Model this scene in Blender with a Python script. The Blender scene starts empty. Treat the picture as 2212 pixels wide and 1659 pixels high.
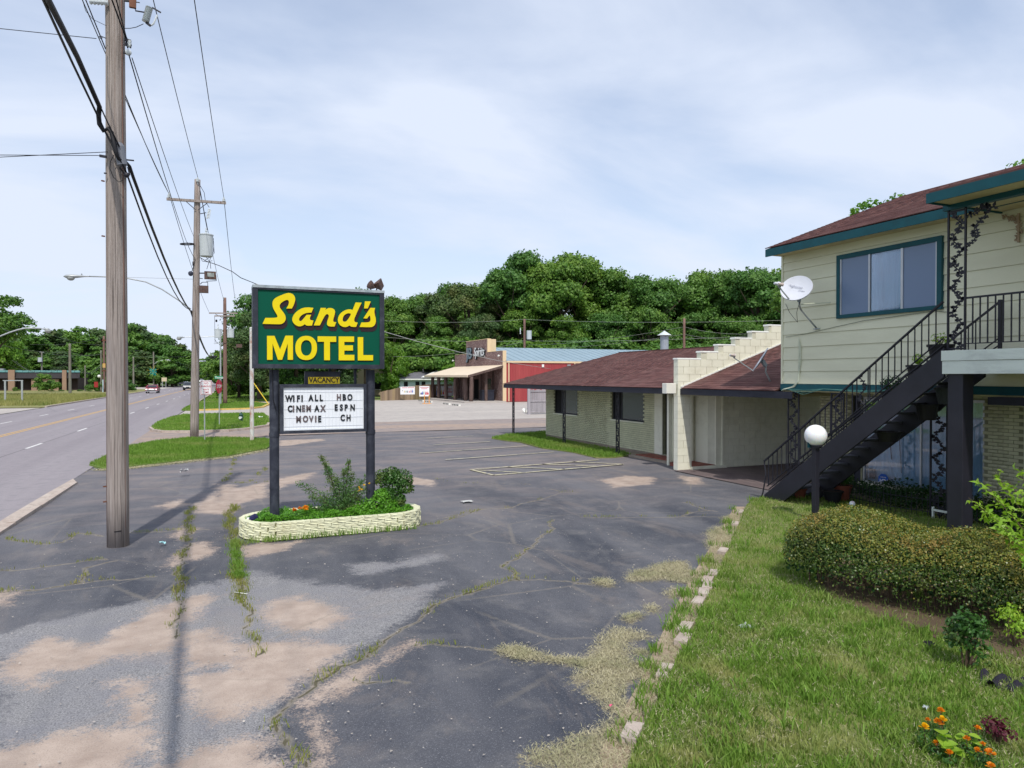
import bpy, math, random
import numpy as np
from mathutils import Vector, Matrix

scene = bpy.context.scene
COL = scene.collection
R = math.radians
random.seed(7)
# ------------------------------------------------------------------ camera, world, sun, exposure
FPX, CXP, CYP, HCAM = 1530.0, 1106.0, 829.5, 2.8
YAW = R(22.73)
PITCH = math.atan(15.5 / FPX)
cd = bpy.data.cameras.new('camera')
cam = bpy.data.objects.new('camera', cd)
COL.objects.link(cam)
cam.location = (0, 0, HCAM)
cam.rotation_euler = (math.pi / 2 - PITCH, 0, -YAW)
cd.sensor_width = 36
cd.lens = 36 * FPX / 2212
cd.clip_start = 0.1
cd.clip_end = 4000
scene.camera = cam

SUN_EL, SUN_AZ = R(54), R(13.5)          # shadows fall towards +Y and a little +X
world = bpy.data.worlds.new('World')
scene.world = world
world.use_nodes = True
wn, wl = world.node_tree.nodes, world.node_tree.links
wn.clear()


def wnode(t, **k):
    n = wn.new(t)
    for a, b in k.items():
        setattr(n, a, b)
    return n


sky = wnode('ShaderNodeTexSky', sky_type='NISHITA', sun_disc=False)
sky.sun_elevation = SUN_EL
sky.sun_rotation = math.pi + SUN_AZ
sky.air_density = 1.0
sky.dust_density = 1.4
sky.ozone_density = 2.2
tc = wnode('ShaderNodeTexCoord')
sep = wnode('ShaderNodeSeparateXYZ')
wl.new(tc.outputs['Generated'], sep.inputs[0])
# clouds lie on a plane overhead: direction divided by its height
zmx = wnode('ShaderNodeMath', operation='MAXIMUM')
wl.new(sep.outputs['Z'], zmx.inputs[0]); zmx.inputs[1].default_value = 0.0
zad = wnode('ShaderNodeMath', operation='ADD')
wl.new(zmx.outputs[0], zad.inputs[0]); zad.inputs[1].default_value = 0.30
div = wnode('ShaderNodeVectorMath', operation='DIVIDE')
cmb = wnode('ShaderNodeCombineXYZ')
for i in range(3):
    wl.new(zad.outputs[0], cmb.inputs[i])
wl.new(tc.outputs['Generated'], div.inputs[0])
wl.new(cmb.outputs[0], div.inputs[1])
mapn = wnode('ShaderNodeMapping')
mapn.inputs['Location'].default_value = (3.3, 1.9, 0)
mapn.inputs['Rotation'].default_value = (0, 0, R(-35))
mapn.inputs['Scale'].default_value = (1.0, 1.9, 1)
wl.new(div.outputs[0], mapn.inputs[0])
n1 = wnode('ShaderNodeTexNoise')
n1.inputs['Scale'].default_value = 1.15
n1.inputs['Detail'].default_value = 9
n1.inputs['Roughness'].default_value = 0.52
n1.inputs['Distortion'].default_value = 0.35
wl.new(mapn.outputs[0], n1.inputs['Vector'])
cr = wnode('ShaderNodeMapRange')
cr.inputs['From Min'].default_value = 0.36
cr.inputs['From Max'].default_value = 0.64
cr.inputs['To Min'].default_value = 0.42
cr.inputs['To Max'].default_value = 0.97
wl.new(n1.outputs['Fac'], cr.inputs['Value'])
mixw = wnode('ShaderNodeMixRGB')
mixw.inputs['Color2'].default_value = (4.5, 4.95, 5.85, 1)
hz = wnode('ShaderNodeMapRange')
wl.new(sep.outputs['Z'], hz.inputs['Value'])
hz.inputs['From Min'].default_value = 0.0; hz.inputs['From Max'].default_value = 0.35
hz.inputs['To Min'].default_value = 0.36; hz.inputs['To Max'].default_value = 0.0
hadd = wnode('ShaderNodeMath', operation='ADD', use_clamp=True)
wl.new(cr.outputs[0], hadd.inputs[0]); wl.new(hz.outputs[0], hadd.inputs[1])
hmin = wnode('ShaderNodeMath', operation='MINIMUM')
wl.new(hadd.outputs[0], hmin.inputs[0]); hmin.inputs[1].default_value = 0.97
wl.new(hmin.outputs[0], mixw.inputs['Fac'])
wl.new(sky.outputs[0], mixw.inputs['Color1'])
bg = wnode('ShaderNodeBackground')
bg.inputs['Strength'].default_value = 0.15
wl.new(mixw.outputs[0], bg.inputs['Color'])
wo = wnode('ShaderNodeOutputWorld')
wl.new(bg.outputs[0], wo.inputs['Surface'])

sd = bpy.data.lights.new('sun', 'SUN')
sd.energy = 2.8
sd.angle = R(0.9)
sd.color = (1.0, 0.95, 0.87)
sun = bpy.data.objects.new('sun', sd)
COL.objects.link(sun)
d = Vector((math.sin(SUN_AZ) * math.cos(SUN_EL), math.cos(SUN_AZ) * math.cos(SUN_EL), -math.sin(SUN_EL)))
sun.rotation_euler = d.to_track_quat('-Z', 'Y').to_euler()
sun.location = (0, -20, 40)
vs = scene.view_settings
vs.view_transform = 'Standard'
vs.look = 'None'
vs.exposure = 0.22
vs.gamma = 1.0
vs.use_curve_mapping = False

# ------------------------------------------------------------------ survey helpers: a sight line meets the ground or a wall plane
_s, _c, _sp, _cp = math.sin(YAW), math.cos(YAW), math.sin(PITCH), math.cos(PITCH)


def ray(x, y):
    a = (x - CXP) / FPX
    b = -(y - CYP) / FPX
    f = _cp + b * _sp
    z = -_sp + b * _cp
    return Vector((a * _c + f * _s, f * _c - a * _s, z))


def G(x, y, h=0.0):
    r = ray(x, y)
    t = (h - HCAM) / r.z
    return Vector((r.x * t, r.y * t, h))


def atY(x, y, u):
    r = ray(x, y)
    t = u / r.y
    return Vector((r.x * t, u, HCAM + r.z * t))


def atX(x, y, w):
    r = ray(x, y)
    t = w / r.x
    return Vector((w, r.y * t, HCAM + r.z * t))


def atD(x, y, dist):
    r = ray(x, y)
    return Vector((r.x * dist, r.y * dist, HCAM + r.z * dist))


def Z(ox, oy, s, pts):
    """survey sheets: offsets and scale of each enlarged sheet"""
    return [((ox + x / s) / 1.3888, (oy + y / s) / 1.3888) for x, y in pts]


# ------------------------------------------------------------------ object helpers
ORG = {}


def org(o):
    return ORG.get(o.name, Vector((0, 0, 0))) if o else Vector((0, 0, 0))


def tag(o, label=None, cat=None, group=None, kind=None):
    if label: o['label'] = label
    if cat: o['category'] = cat
    if group: o['group'] = group
    if kind: o['kind'] = kind
    return o


def empty(name, loc, label, cat, group=None, rz=0):
    o = bpy.data.objects.new(name, None)
    COL.objects.link(o)
    o.empty_display_size = 0.2
    o.location = loc
    o.rotation_euler = (0, 0, rz)
    ORG[o.name] = Vector(loc)
    return tag(o, label, cat, group)


def add_obj(name, me, parent=None, loc=None, rot=None):
    o = bpy.data.objects.new(name, me)
    COL.objects.link(o)
    if parent:
        o.parent = parent
        if loc is not None:
            o.location = Vector(loc) - org(parent)
            ORG[o.name] = Vector(loc)
        else:
            ORG[o.name] = org(parent)
    elif loc is not None:
        o.location = loc
        ORG[o.name] = Vector(loc)
    if rot is not None:
        o.rotation_euler = rot
    return o


def np_mesh(name, V, F, mat=None, smooth=False, attrs=None):
    """V (n,3), F (m,k) with k = 3 or 4"""
    V = np.asarray(V, dtype=np.float32)
    F = np.asarray(F, dtype=np.int32)
    me = bpy.data.meshes.new(name)
    me.vertices.add(len(V))
    me.vertices.foreach_set('co', V.ravel())
    k = F.shape[1]
    me.loops.add(F.size)
    me.loops.foreach_set('vertex_index', F.ravel())
    me.polygons.add(len(F))
    me.polygons.foreach_set('loop_start', np.arange(0, F.size, k, dtype=np.int32))
    me.polygons.foreach_set('loop_total', np.full(len(F), k, dtype=np.int32))
    if smooth:
        me.polygons.foreach_set('use_smooth', np.ones(len(F), dtype=bool))
    if attrs:
        for an, (dom, arr) in attrs.items():
            a = me.attributes.new(an, 'FLOAT', dom)
            a.data.foreach_set('value', np.asarray(arr, dtype=np.float32))
    me.update(calc_edges=True)
    if mat: me.materials.append(mat)
    return me


class MB:
    def __init__(self):
        self.v, self.f = [], []

    def add(self, vs_, fs):
        n = len(self.v)
        self.v += [tuple(p) for p in vs_]
        self.f += [tuple(i + n for i in f) for f in fs]
        return self

    def box(self, x0, x1, y0, y1, z0, z1):
        return self.add([(x0, y0, z0), (x1, y0, z0), (x1, y1, z0), (x0, y1, z0), (x0, y0, z1), (x1, y0, z1), (x1, y1, z1), (x0, y1, z1)],
                        [(0, 3, 2, 1), (4, 5, 6, 7), (0, 1, 5, 4), (1, 2, 6, 5), (2, 3, 7, 6), (3, 0, 4, 7)])

    def bar(self, p0, p1, w, h, up=(0, 0, 1)):
        p0, p1 = Vector(p0), Vector(p1)
        dz = (p1 - p0).normalized()
        up = Vector(up)
        if abs(dz.dot(up)) > 0.99: up = Vector((1, 0, 0))
        sx = dz.cross(up).normalized() * (w / 2)
        sy = sx.cross(dz).normalized() * (h / 2)
        q = [p + a * sx + b * sy for p in (p0, p1) for a, b in ((-1, -1), (1, -1), (1, 1), (-1, 1))]
        return self.add(q, [(3, 2, 1, 0), (4, 5, 6, 7), (0, 1, 5, 4), (1, 2, 6, 5), (2, 3, 7, 6), (3, 0, 4, 7)])

    def tube(self, pts, r, n=8, caps=True, flat=1.0):
        pts = [Vector(p) for p in pts]
        rs = r if isinstance(r, (list, tuple)) else [r] * len(pts)
        base = len(self.v)
        prev = None
        for i, p in enumerate(pts):
            if i == 0: t = pts[1] - p
            elif i == len(pts) - 1: t = p - pts[-2]
            else: t = (pts[i + 1] - pts[i - 1])
            t.normalize()
            if prev is None:
                a = Vector((0, 0, 1)) if abs(t.z) < 0.95 else Vector((1, 0, 0))
                prev = t.cross(a).normalized()
            u = (prev - t * prev.dot(t)).normalized()
            prev = u
            w = t.cross(u)
            for k in range(n):
                an = 2 * math.pi * k / n
                self.v.append(tuple(p + rs[i] * (math.cos(an) * u + flat * math.sin(an) * w)))
        for i in range(len(pts) - 1):
            for k in range(n):
                a, b = base + i * n + k, base + i * n + (k + 1) % n
                self.f.append((a, b, b + n, a + n))
        if caps:
            self.f.append(tuple(base + k for k in reversed(range(n))))
            self.f.append(tuple(base + (len(pts) - 1) * n + k for k in range(n)))
        return self

    def lathe(self, prof, c, n=16, axis=(0, 0, 1)):
        """prof list of (r, h) along axis from c"""
        c = Vector(c)
        ax = Vector(axis).normalized()
        a = Vector((1, 0, 0)) if abs(ax.x) < 0.9 else Vector((0, 1, 0))
        u = ax.cross(a).normalized()
        w = ax.cross(u)
        base = len(self.v)
        for r_, h_ in prof:
            for k in range(n):
                an = 2 * math.pi * k / n
                self.v.append(tuple(c + ax * h_ + r_ * (math.cos(an) * u + math.sin(an) * w)))
        for i in range(len(prof) - 1):
            for k in range(n):
                a_, b_ = base + i * n + k, base + i * n + (k + 1) % n
                self.f.append((a_, b_, b_ + n, a_ + n))
        self.f.append(tuple(base + k for k in reversed(range(n))))
        self.f.append(tuple(base + (len(prof) - 1) * n + k for k in range(n)))
        return self

    def prism(self, poly, z0, z1):
        """poly: list of (x, y)"""
        n = len(poly)
        return self.add([(x, y, z0) for x, y in poly] + [(x, y, z1) for x, y in poly],
                        [tuple(reversed(range(n))), tuple(range(n, 2 * n))] + [(i, (i + 1) % n, n + (i + 1) % n, n + i) for i in range(n)])

    def slab(self, poly3, vec):
        n = len(poly3)
        vec = Vector(vec)
        return self.add([Vector(p) for p in poly3] + [Vector(p) + vec for p in poly3],
                        [tuple(reversed(range(n))), tuple(range(n, 2 * n))] + [(i, (i + 1) % n, n + (i + 1) % n, n + i) for i in range(n)])

    def poly(self, pts):
        return self.add(pts, [tuple(range(len(pts)))])

    def ball(self, c, r, n=12, m=8, sc=(1, 1, 1)):
        c = Vector(c)
        base = len(self.v)
        for i in range(1, m):
            th = math.pi * i / m
            for k in range(n):
                an = 2 * math.pi * k / n
                self.v.append((c.x + r * sc[0] * math.sin(th) * math.cos(an), c.y + r * sc[1] * math.sin(th) * math.sin(an), c.z + r * sc[2] * math.cos(th)))
        t = len(self.v); self.v.append((c.x, c.y, c.z + r * sc[2]))
        b = len(self.v); self.v.append((c.x, c.y, c.z - r * sc[2]))
        for k in range(n):
            self.f.append((t, base + k, base + (k + 1) % n))
            self.f.append((b, base + (m - 2) * n + (k + 1) % n, base + (m - 2) * n + k))
        for i in range(m - 2):
            for k in range(n):
                a_, b_ = base + i * n + k, base + i * n + (k + 1) % n
                self.f.append((a_, a_ + n, b_ + n, b_))
        return self

    def mesh(self, name, mat, origin=Vector((0, 0, 0)), smooth=False):
        me = bpy.data.meshes.new(name)
        me.from_pydata([(x - origin.x, y - origin.y, z - origin.z) for x, y, z in self.v], [], self.f)
        if smooth:
            me.polygons.foreach_set('use_smooth', [True] * len(me.polygons))
        me.update()
        if mat: me.materials.append(mat)
        return me

    def build(self, name, mat, parent=None, smooth=False, origin=None, bevel=0, fix=True, **tags):
        if parent is not None:
            og = org(parent)
            me = self.mesh(name, mat, og, smooth)
            o = add_obj(name, me, parent)
        else:
            og = Vector(origin) if origin is not None else Vector((0, 0, 0))
            me = self.mesh(name, mat, og, smooth)
            o = add_obj(name, me, None, og)
        if fix and len(me.polygons) < 60000:
            import bmesh
            bm = bmesh.new(); bm.from_mesh(me)
            bmesh.ops.recalc_face_normals(bm, faces=bm.faces)
            bm.to_mesh(me); bm.free()
        if bevel:
            md = o.modifiers.new('bevel', 'BEVEL'); md.width = bevel; md.segments = 2; md.limit_method = 'ANGLE'
        if tags: tag(o, **tags)
        return o


def fr_x(m, x0, x1, y0, y1, z0, z1, t, tb=None, tt=None, ty1=None):
    """rectangular frame standing in a plane of constant X, butt joints"""
    tb, tt, ty1 = tb or t, tt or t, ty1 or t
    m.box(x0, x1, y0, y1, z0, z0 + tb); m.box(x0, x1, y0, y1, z1 - tt, z1)
    m.box(x0, x1, y0, y0 + t, z0 + tb, z1 - tt); m.box(x0, x1, y1 - ty1, y1, z0 + tb, z1 - tt)
    return m


def fr_y(m, y0, y1, x0, x1, z0, z1, t, tb=None, tt=None, tx1=None):
    tb, tt, tx1 = tb or t, tt or t, tx1 or t
    m.box(x0, x1, y0, y1, z0, z0 + tb); m.box(x0, x1, y0, y1, z1 - tt, z1)
    m.box(x0, x0 + t, y0, y1, z0 + tb, z1 - tt); m.box(x1 - tx1, x1, y0, y1, z0 + tb, z1 - tt)
    return m


def box(name, mat, parent, x0, x1, y0, y1, z0, z1, bevel=0, **t):
    return MB().box(x0, x1, y0, y1, z0, z1).build(name, mat, parent, bevel=bevel, fix=False, **t)


def pieces(name, mat, parent, size, frames, limit=300, me=None, jit=0.0):
    """alike pieces: nearest `limit` as parts sharing one mesh, the rest joined into one stuff part.
    frames: list of 4x4 matrices (world) for a box of `size` centred at the origin"""
    if me is None:
        m = MB(); a, b, c = size
        m.box(-a / 2, a / 2, -b / 2, b / 2, -c / 2, c / 2)
        me = m.mesh(name, mat)
    camp = Vector((0, 0, HCAM))
    frames = sorted(frames, key=lambda M_: (M_.translation - camp).length)
    og = org(parent)
    inv = Matrix.Translation(-og)
    for M_ in frames[:limit]:
        o = bpy.data.objects.new(name, me)
        COL.objects.link(o)
        o.parent = parent
        o.matrix_local = inv @ M_
    rest = frames[limit:]
    if rest:
        nv = len(me.vertices)
        co = np.empty(nv * 3, dtype=np.float32); me.vertices.foreach_get('co', co)
        co = np.c_[co.reshape(-1, 3), np.ones(nv)]
        Fs = np.array([list(p.vertices) for p in me.polygons], dtype=np.int32)
        V = np.concatenate([(co @ np.array(inv @ M_).T)[:, :3] for M_ in rest])
        F = np.concatenate([Fs + i * nv for i in range(len(rest))])
        o = bpy.data.objects.new(name + '_field', np_mesh(name + '_field', V, F, mat))
        COL.objects.link(o)
        o.parent = parent
        o['kind'] = 'stuff'


def copy_thing(src, name_label, loc, rz=0.0, sc=1.0, group=None):
    c = src.copy(); COL.objects.link(c)
    c.location = loc; c.rotation_euler = (0, 0, rz); c.scale = (sc, sc, sc) if not isinstance(sc, tuple) else sc
    c['label'] = name_label
    if group: c['group'] = group
    ORG[c.name] = Vector(loc)
    for ch in list(src.children):
        k = ch.copy(); COL.objects.link(k); k.parent = c
        for g2 in list(ch.children):
            g_ = g2.copy(); COL.objects.link(g_); g_.parent = k
    return c


# ------------------------------------------------------------------ materials
class NT:
    def __init__(self, name):
        self.m = bpy.data.materials.new(name)
        self.m.use_nodes = True
        self.n, self.l = self.m.node_tree.nodes, self.m.node_tree.links
        self.n.clear()
        self.out = self.n.new('ShaderNodeOutputMaterial')

    def new(self, t, ins=None, **k):
        n = self.n.new(t)
        for a, b in k.items(): setattr(n, a, b)
        for a, b in (ins or {}).items(): self.set(n, a, b)
        return n

    def set(self, n, key, val):
        s = n.inputs[key]
        if isinstance(val, bpy.types.NodeSocket): self.l.new(val, s)
        else:
            if isinstance(val, tuple) and len(val) == 3 and s.type == 'RGBA': val = (*val, 1)
            s.default_value = val

    def math(self, op, a, b=0.0, clamp=False):
        n = self.new('ShaderNodeMath', {0: a, 1: b}, operation=op, use_clamp=clamp)
        return n.outputs[0]

    def mix(self, f, a, b, mode='MIX'):
        n = self.new('ShaderNodeMixRGB', {0: f, 1: a, 2: b}, blend_type=mode)
        return n.outputs[0]

    def pos(self, scale=(1, 1, 1), rot=(0, 0, 0), obj=False):
        if obj: g = self.new('ShaderNodeTexCoord').outputs['Object']
        else: g = self.new('ShaderNodeNewGeometry').outputs['Position']
        m = self.new('ShaderNodeMapping', {'Vector': g, 'Scale': scale, 'Rotation': rot})
        return m.outputs[0]

    def noise(self, vec, scale, detail=4, rough=0.55, dist=0.0):
        n = self.new('ShaderNodeTexNoise', {'Vector': vec, 'Scale': scale, 'Detail': detail, 'Roughness': rough, 'Distortion': dist})
        return n.outputs['Fac']

    def ramp(self, v, lo, hi, a=0.0, b=1.0):
        n = self.new('ShaderNodeMapRange', {'Value': v, 'From Min': lo, 'From Max': hi, 'To Min': a, 'To Max': b})
        return n.outputs[0]

    def bump(self, h, strength, dist=0.02):
        return self.new('ShaderNodeBump', {'Height': h, 'Strength': strength, 'Distance': dist}).outputs[0]

    def attr(self, name):
        return self.new('ShaderNodeAttribute', attribute_name=name).outputs['Fac']

    def bsdf(self, color, rough=0.8, spec=0.3, metal=0.0, normal=None, **k):
        b = self.new('ShaderNodeBsdfPrincipled', {'Base Color': color, 'Roughness': rough, 'Metallic': metal, 'Specular IOR Level': spec})
        if normal is not None: self.l.new(normal, b.inputs['Normal'])
        for a, v in k.items(): self.set(b, a.replace('_', ' '), v)
        self.l.new(b.outputs[0], self.out.inputs['Surface'])
        return b


def scal(c, k):
    return tuple(min(1, x * k) for x in c)


def M(name, base, rough=0.75, spec=0.3, metal=0.0, var=0.18, scale=3.0, stretch=(1, 1, 1), dirt=None, dirt_amt=0.5, dirt_scale=1.5,
      bump=0.15, bscale=60, bdist=0.01, piece=0.0, obj=False, detail=5):
    """painted / plain surface: base colour with soft variation, optional grime colour, fine relief, per-piece variation"""
    t = NT(name)
    p = t.pos(stretch, obj=obj)
    n = t.noise(p, scale, detail)
    col = t.mix(t.ramp(n, 0.3, 0.7), scal(base, 1 - var), scal(base, 1 + var * 0.6))
    if dirt:
        dn = t.noise(p, dirt_scale, 7, 0.65, 0.4)
        col = t.mix(t.math('MULTIPLY', t.ramp(dn, 0.48, 0.68), dirt_amt), col, dirt)
    if piece:
        r1 = t.new('ShaderNodeObjectInfo').outputs['Random']
        r2 = t.new('ShaderNodeNewGeometry').outputs['Random Per Island']
        rr = t.math('FRACT', t.math('ADD', r1, r2))
        col = t.mix(1.0, col, t.new('ShaderNodeCombineColor', {0: t.ramp(rr, 0, 1, 1 - piece, 1 + piece), 1: t.ramp(rr, 0, 1, 1 - piece, 1 + piece), 2: t.ramp(rr, 0, 1, 1 - piece, 1 + piece)}).outputs[0], 'MULTIPLY')
    nm = t.bump(t.noise(t.pos(obj=obj), bscale, 3), bump, bdist) if bump else None
    t.bsdf(col, rough, spec, metal, nm)
    return t.m


def leafmat(name, c0, c1, c2, trans=0.35, rough=0.5, spec=0.25, tone=None, ob=0.25):
    """foliage: three leaf colours picked leaf by leaf and clump by clump, light passing through"""
    t = NT(name)
    r2 = t.new('ShaderNodeNewGeometry').outputs['Random Per Island']
    r1 = t.new('ShaderNodeObjectInfo').outputs['Random']
    col = t.mix(t.ramp(r2, 0, 1), c0, c1)
    big = t.noise(t.pos(obj=True), tone or 0.6, 3)
    col = t.mix(t.math('MULTIPLY', t.ramp(big, 0.5, 0.72), 0.85), col, c2)
    col = t.mix(1.0, col, t.new('ShaderNodeCombineColor', {0: t.ramp(r1, 0, 1, 1 - ob, 1 + ob), 1: t.ramp(r1, 0, 1, 1 - ob * .5, 1 + ob * .5), 2: t.ramp(r1, 0, 1, 1, 1 - ob * .4)}).outputs[0], 'MULTIPLY')
    b = t.new('ShaderNodeBsdfPrincipled', {'Base Color': col, 'Roughness': rough, 'Specular IOR Level': spec})
    tr = t.new('ShaderNodeBsdfTranslucent', {'Color': t.mix(1.0, col, (1.0, 1.1, 0.55), 'MULTIPLY')})
    mx = t.new('ShaderNodeMixShader', {0: trans, 1: b.outputs[0], 2: tr.outputs[0]})
    t.l.new(mx.outputs[0], t.out.inputs['Surface'])
    return t.m


def inside(poly, X, Y):
    c = np.zeros(X.shape, dtype=bool)
    n = len(poly)
    for i in range(n):
        x0, y0 = poly[i][0], poly[i][1]
        x1, y1 = poly[(i + 1) % n][0], poly[(i + 1) % n][1]
        if y0 == y1: continue
        m = ((y0 > Y) != (y1 > Y)) & (X < (x1 - x0) * (Y - y0) / (y1 - y0) + x0)
        c ^= m
    return c


def segdist(pts, X, Y, closed=False):
    dmin = np.full(X.shape, 1e9, dtype=np.float32)
    n = len(pts)
    for i in range(n if closed else n - 1):
        x0, y0 = pts[i][0], pts[i][1]
        x1, y1 = pts[(i + 1) % n][0], pts[(i + 1) % n][1]
        dx, dy = x1 - x0, y1 - y0
        L = dx * dx + dy * dy + 1e-9
        t = np.clip(((X - x0) * dx + (Y - y0) * dy) / L, 0, 1)
        dd = np.hypot(X - x0 - t * dx, Y - y0 - t * dy)
        dmin = np.minimum(dmin, dd)
    return dmin


def sdist(poly, X, Y):
    dd = segdist(poly, X, Y, True)
    return np.where(inside(poly, X, Y), dd, -dd)
# ------------------------------------------------------------------ ground: parking lot with its stains, cracks and dirt
z4 = lambda pts: [G(x, y) for x, y in Z(700, 1500, 2.064, pts)]
z3 = lambda pts: [G(x, y) for x, y in Z(1500, 1500, 2.064, pts)]
z5 = lambda pts: [G(x, y) for x, y in Z(0, 1200, 2.765, pts)]
z6 = lambda pts: [G(x, y) for x, y in Z(0, 1700, 2.746, pts)]
z7 = lambda pts: [G(x, y) for x, y in Z(1300, 1280, 2.765, pts)]
za = lambda pts: [G(x, y) for x, y in Z(650, 1250, 3.403, pts)]

DIRT = [
    z6([(0, 760), (250, 650), (400, 570), (480, 600), (650, 620), (830, 600), (1000, 500), (1150, 400), (1400, 290), (1700, 230), (1750, 250), (1620, 340), (1680, 430), (1500, 480), (1460, 600), (1450, 700), (1300, 705), (1220, 720), (900, 740), (750, 800), (600, 840), (400, 860), (320, 900), (330, 960), (200, 1000), (120, 900), (80, 860), (0, 850)]),
    z6([(1500, 560), (1700, 510), (1880, 590), (1960, 700), (2050, 790), (1800, 830), (1560, 840), (1470, 760), (1450, 680)]),
    z6([(1560, 900), (1750, 880), (1900, 830), (2090, 820), (2300, 830), (2330, 1000), (2197, 1090), (2050, 1130), (1950, 1200), (1850, 1250), (1600, 1200), (1540, 1050)]),
    z6([(870, 930), (1000, 920), (1230, 930), (1200, 1060), (1190, 1250), (1210, 1350), (1150, 1450), (1100, 1760), (-100, 1760), (-100, 1530), (300, 1400), (500, 1330), (1030, 1330), (1030, 1150), (1040, 1000)]),
    z6([(1650, 1480), (1900, 1420), (2197, 1400), (2300, 1760), (1180, 1760), (1250, 1530), (1350, 1640), (1500, 1560)]),
    z4([(200, 620), (420, 600), (560, 660), (700, 700), (640, 780), (400, 820), (300, 800), (230, 760), (190, 690)]),
    z4([(0, 900), (150, 870), (400, 870), (700, 900), (620, 980), (560, 1060), (440, 1120), (330, 1230), (200, 1240), (0, 1300)]),
    z4([(330, 1240), (500, 1170), (700, 1090), (900, 980), (1050, 890), (1100, 880), (1000, 980), (760, 1110), (640, 1180), (520, 1260), (480, 1320), (540, 1450), (560, 1600), (540, 1640), (500, 1500), (450, 1310), (380, 1270)]),
    z4([(50, 280), (200, 260), (400, 250), (300, 300), (120, 350), (50, 340)]),
    z5([(1600, 880), (1750, 790), (1900, 800), (2000, 720), (2212, 680), (2212, 800), (2000, 860), (1900, 940), (1620, 930)]),
    z5([(1420, 1100), (1540, 1040), (1590, 1060), (1540, 1150), (1430, 1130)]),
    z5([(1550, 1200), (1700, 1170), (1790, 1240), (1650, 1310), (1500, 1330), (1400, 1400), (1420, 1360)]),
    z5([(-100, 1600), (60, 1570), (140, 1600), (60, 1680), (-100, 1700)]),
    z5([(1300, 870), (1500, 820), (1560, 860), (1420, 900)]),
    z7([(1380, 440), (1600, 400), (1820, 410), (1800, 470), (1500, 500)]),
    z7([(2040, 400), (2212, 420), (2212, 480), (2100, 470)]),
    za([(560, 650), (780, 600), (1000, 560), (960, 610), (700, 700), (560, 760)]),
    za([(1700, 640), (1900, 600), (2212, 640), (2212, 700), (1900, 680)]),
    za([(640, 240), (800, 235), (1080, 225), (1090, 245), (900, 270), (760, 290), (640, 300)]),
    za([(0, 680), (200, 700), (330, 780), (200, 900), (100, 900), (0, 860)]),
]
LIGHT = [
    z6([(-100, 560), (400, 430), (900, 330), (1300, 260), (1500, 180), (1700, 130), (1930, 150), (2000, 350), (2100, 560), (2197, 800), (2250, 1760), (-100, 1760)]),
    z4([(60, 430), (300, 480), (600, 520), (900, 560), (1200, 520), (1300, 500), (1100, 700), (900, 850), (700, 950), (500, 1100), (300, 1250), (200, 1400), (150, 1700), (-100, 1700), (-100, 500)]),
    z4([(700, 400), (1000, 380), (1250, 330), (1300, 360), (1000, 430), (800, 450)]),
]
CLIP = [
    z3([(150, 1580), (230, 1540), (380, 1520), (480, 1460), (600, 1430), (700, 1340), (640, 1270), (540, 1170), (620, 1110), (480, 1130), (460, 1090), (560, 1000), (560, 960), (620, 860), (720, 790), (850, 820), (930, 840), (880, 860), (780, 880), (790, 950), (830, 1000), (1000, 1000), (1050, 950), (1000, 880), (1080, 800), (1120, 700), (1200, 600), (1240, 520), (1090, 510), (1000, 490), (900, 500), (780, 500), (820, 440), (920, 430), (1000, 390), (1130, 380), (1160, 420), (1200, 450), (1280, 430), (1330, 330), (1290, 290), (1290, 200), (1340, 170), (1410, 160), (1380, 110), (1500, 80), (1560, 30), (1600, 110), (1560, 180), (1500, 300), (1440, 380), (1370, 560), (1290, 720), (1250, 860), (1150, 1030), (1050, 1200), (950, 1300), (920, 1400), (870, 1500), (840, 1760), (420, 1760), (300, 1640), (220, 1640)]),
    z3([(570, 500), (640, 490), (700, 505), (690, 530), (600, 525)]),
    z3([(910, 660), (960, 655), (980, 680), (930, 690)]),
    z3([(770, 735), (860, 700), (880, 710), (800, 750)]),
    z3([(1030, 570), (1100, 545), (1140, 580), (1060, 600)]),
    z3([(-20, 925), (80, 905), (200, 940), (250, 965), (560, 995), (700, 1010), (560, 1040), (350, 1000), (110, 985), (0, 945)]),
    z3([(830, 940), (900, 935), (915, 960), (850, 965)]),
]
CLIPHOLE = [z3([(780, 1130), (930, 1090), (850, 1240), (780, 1280)])]
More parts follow.
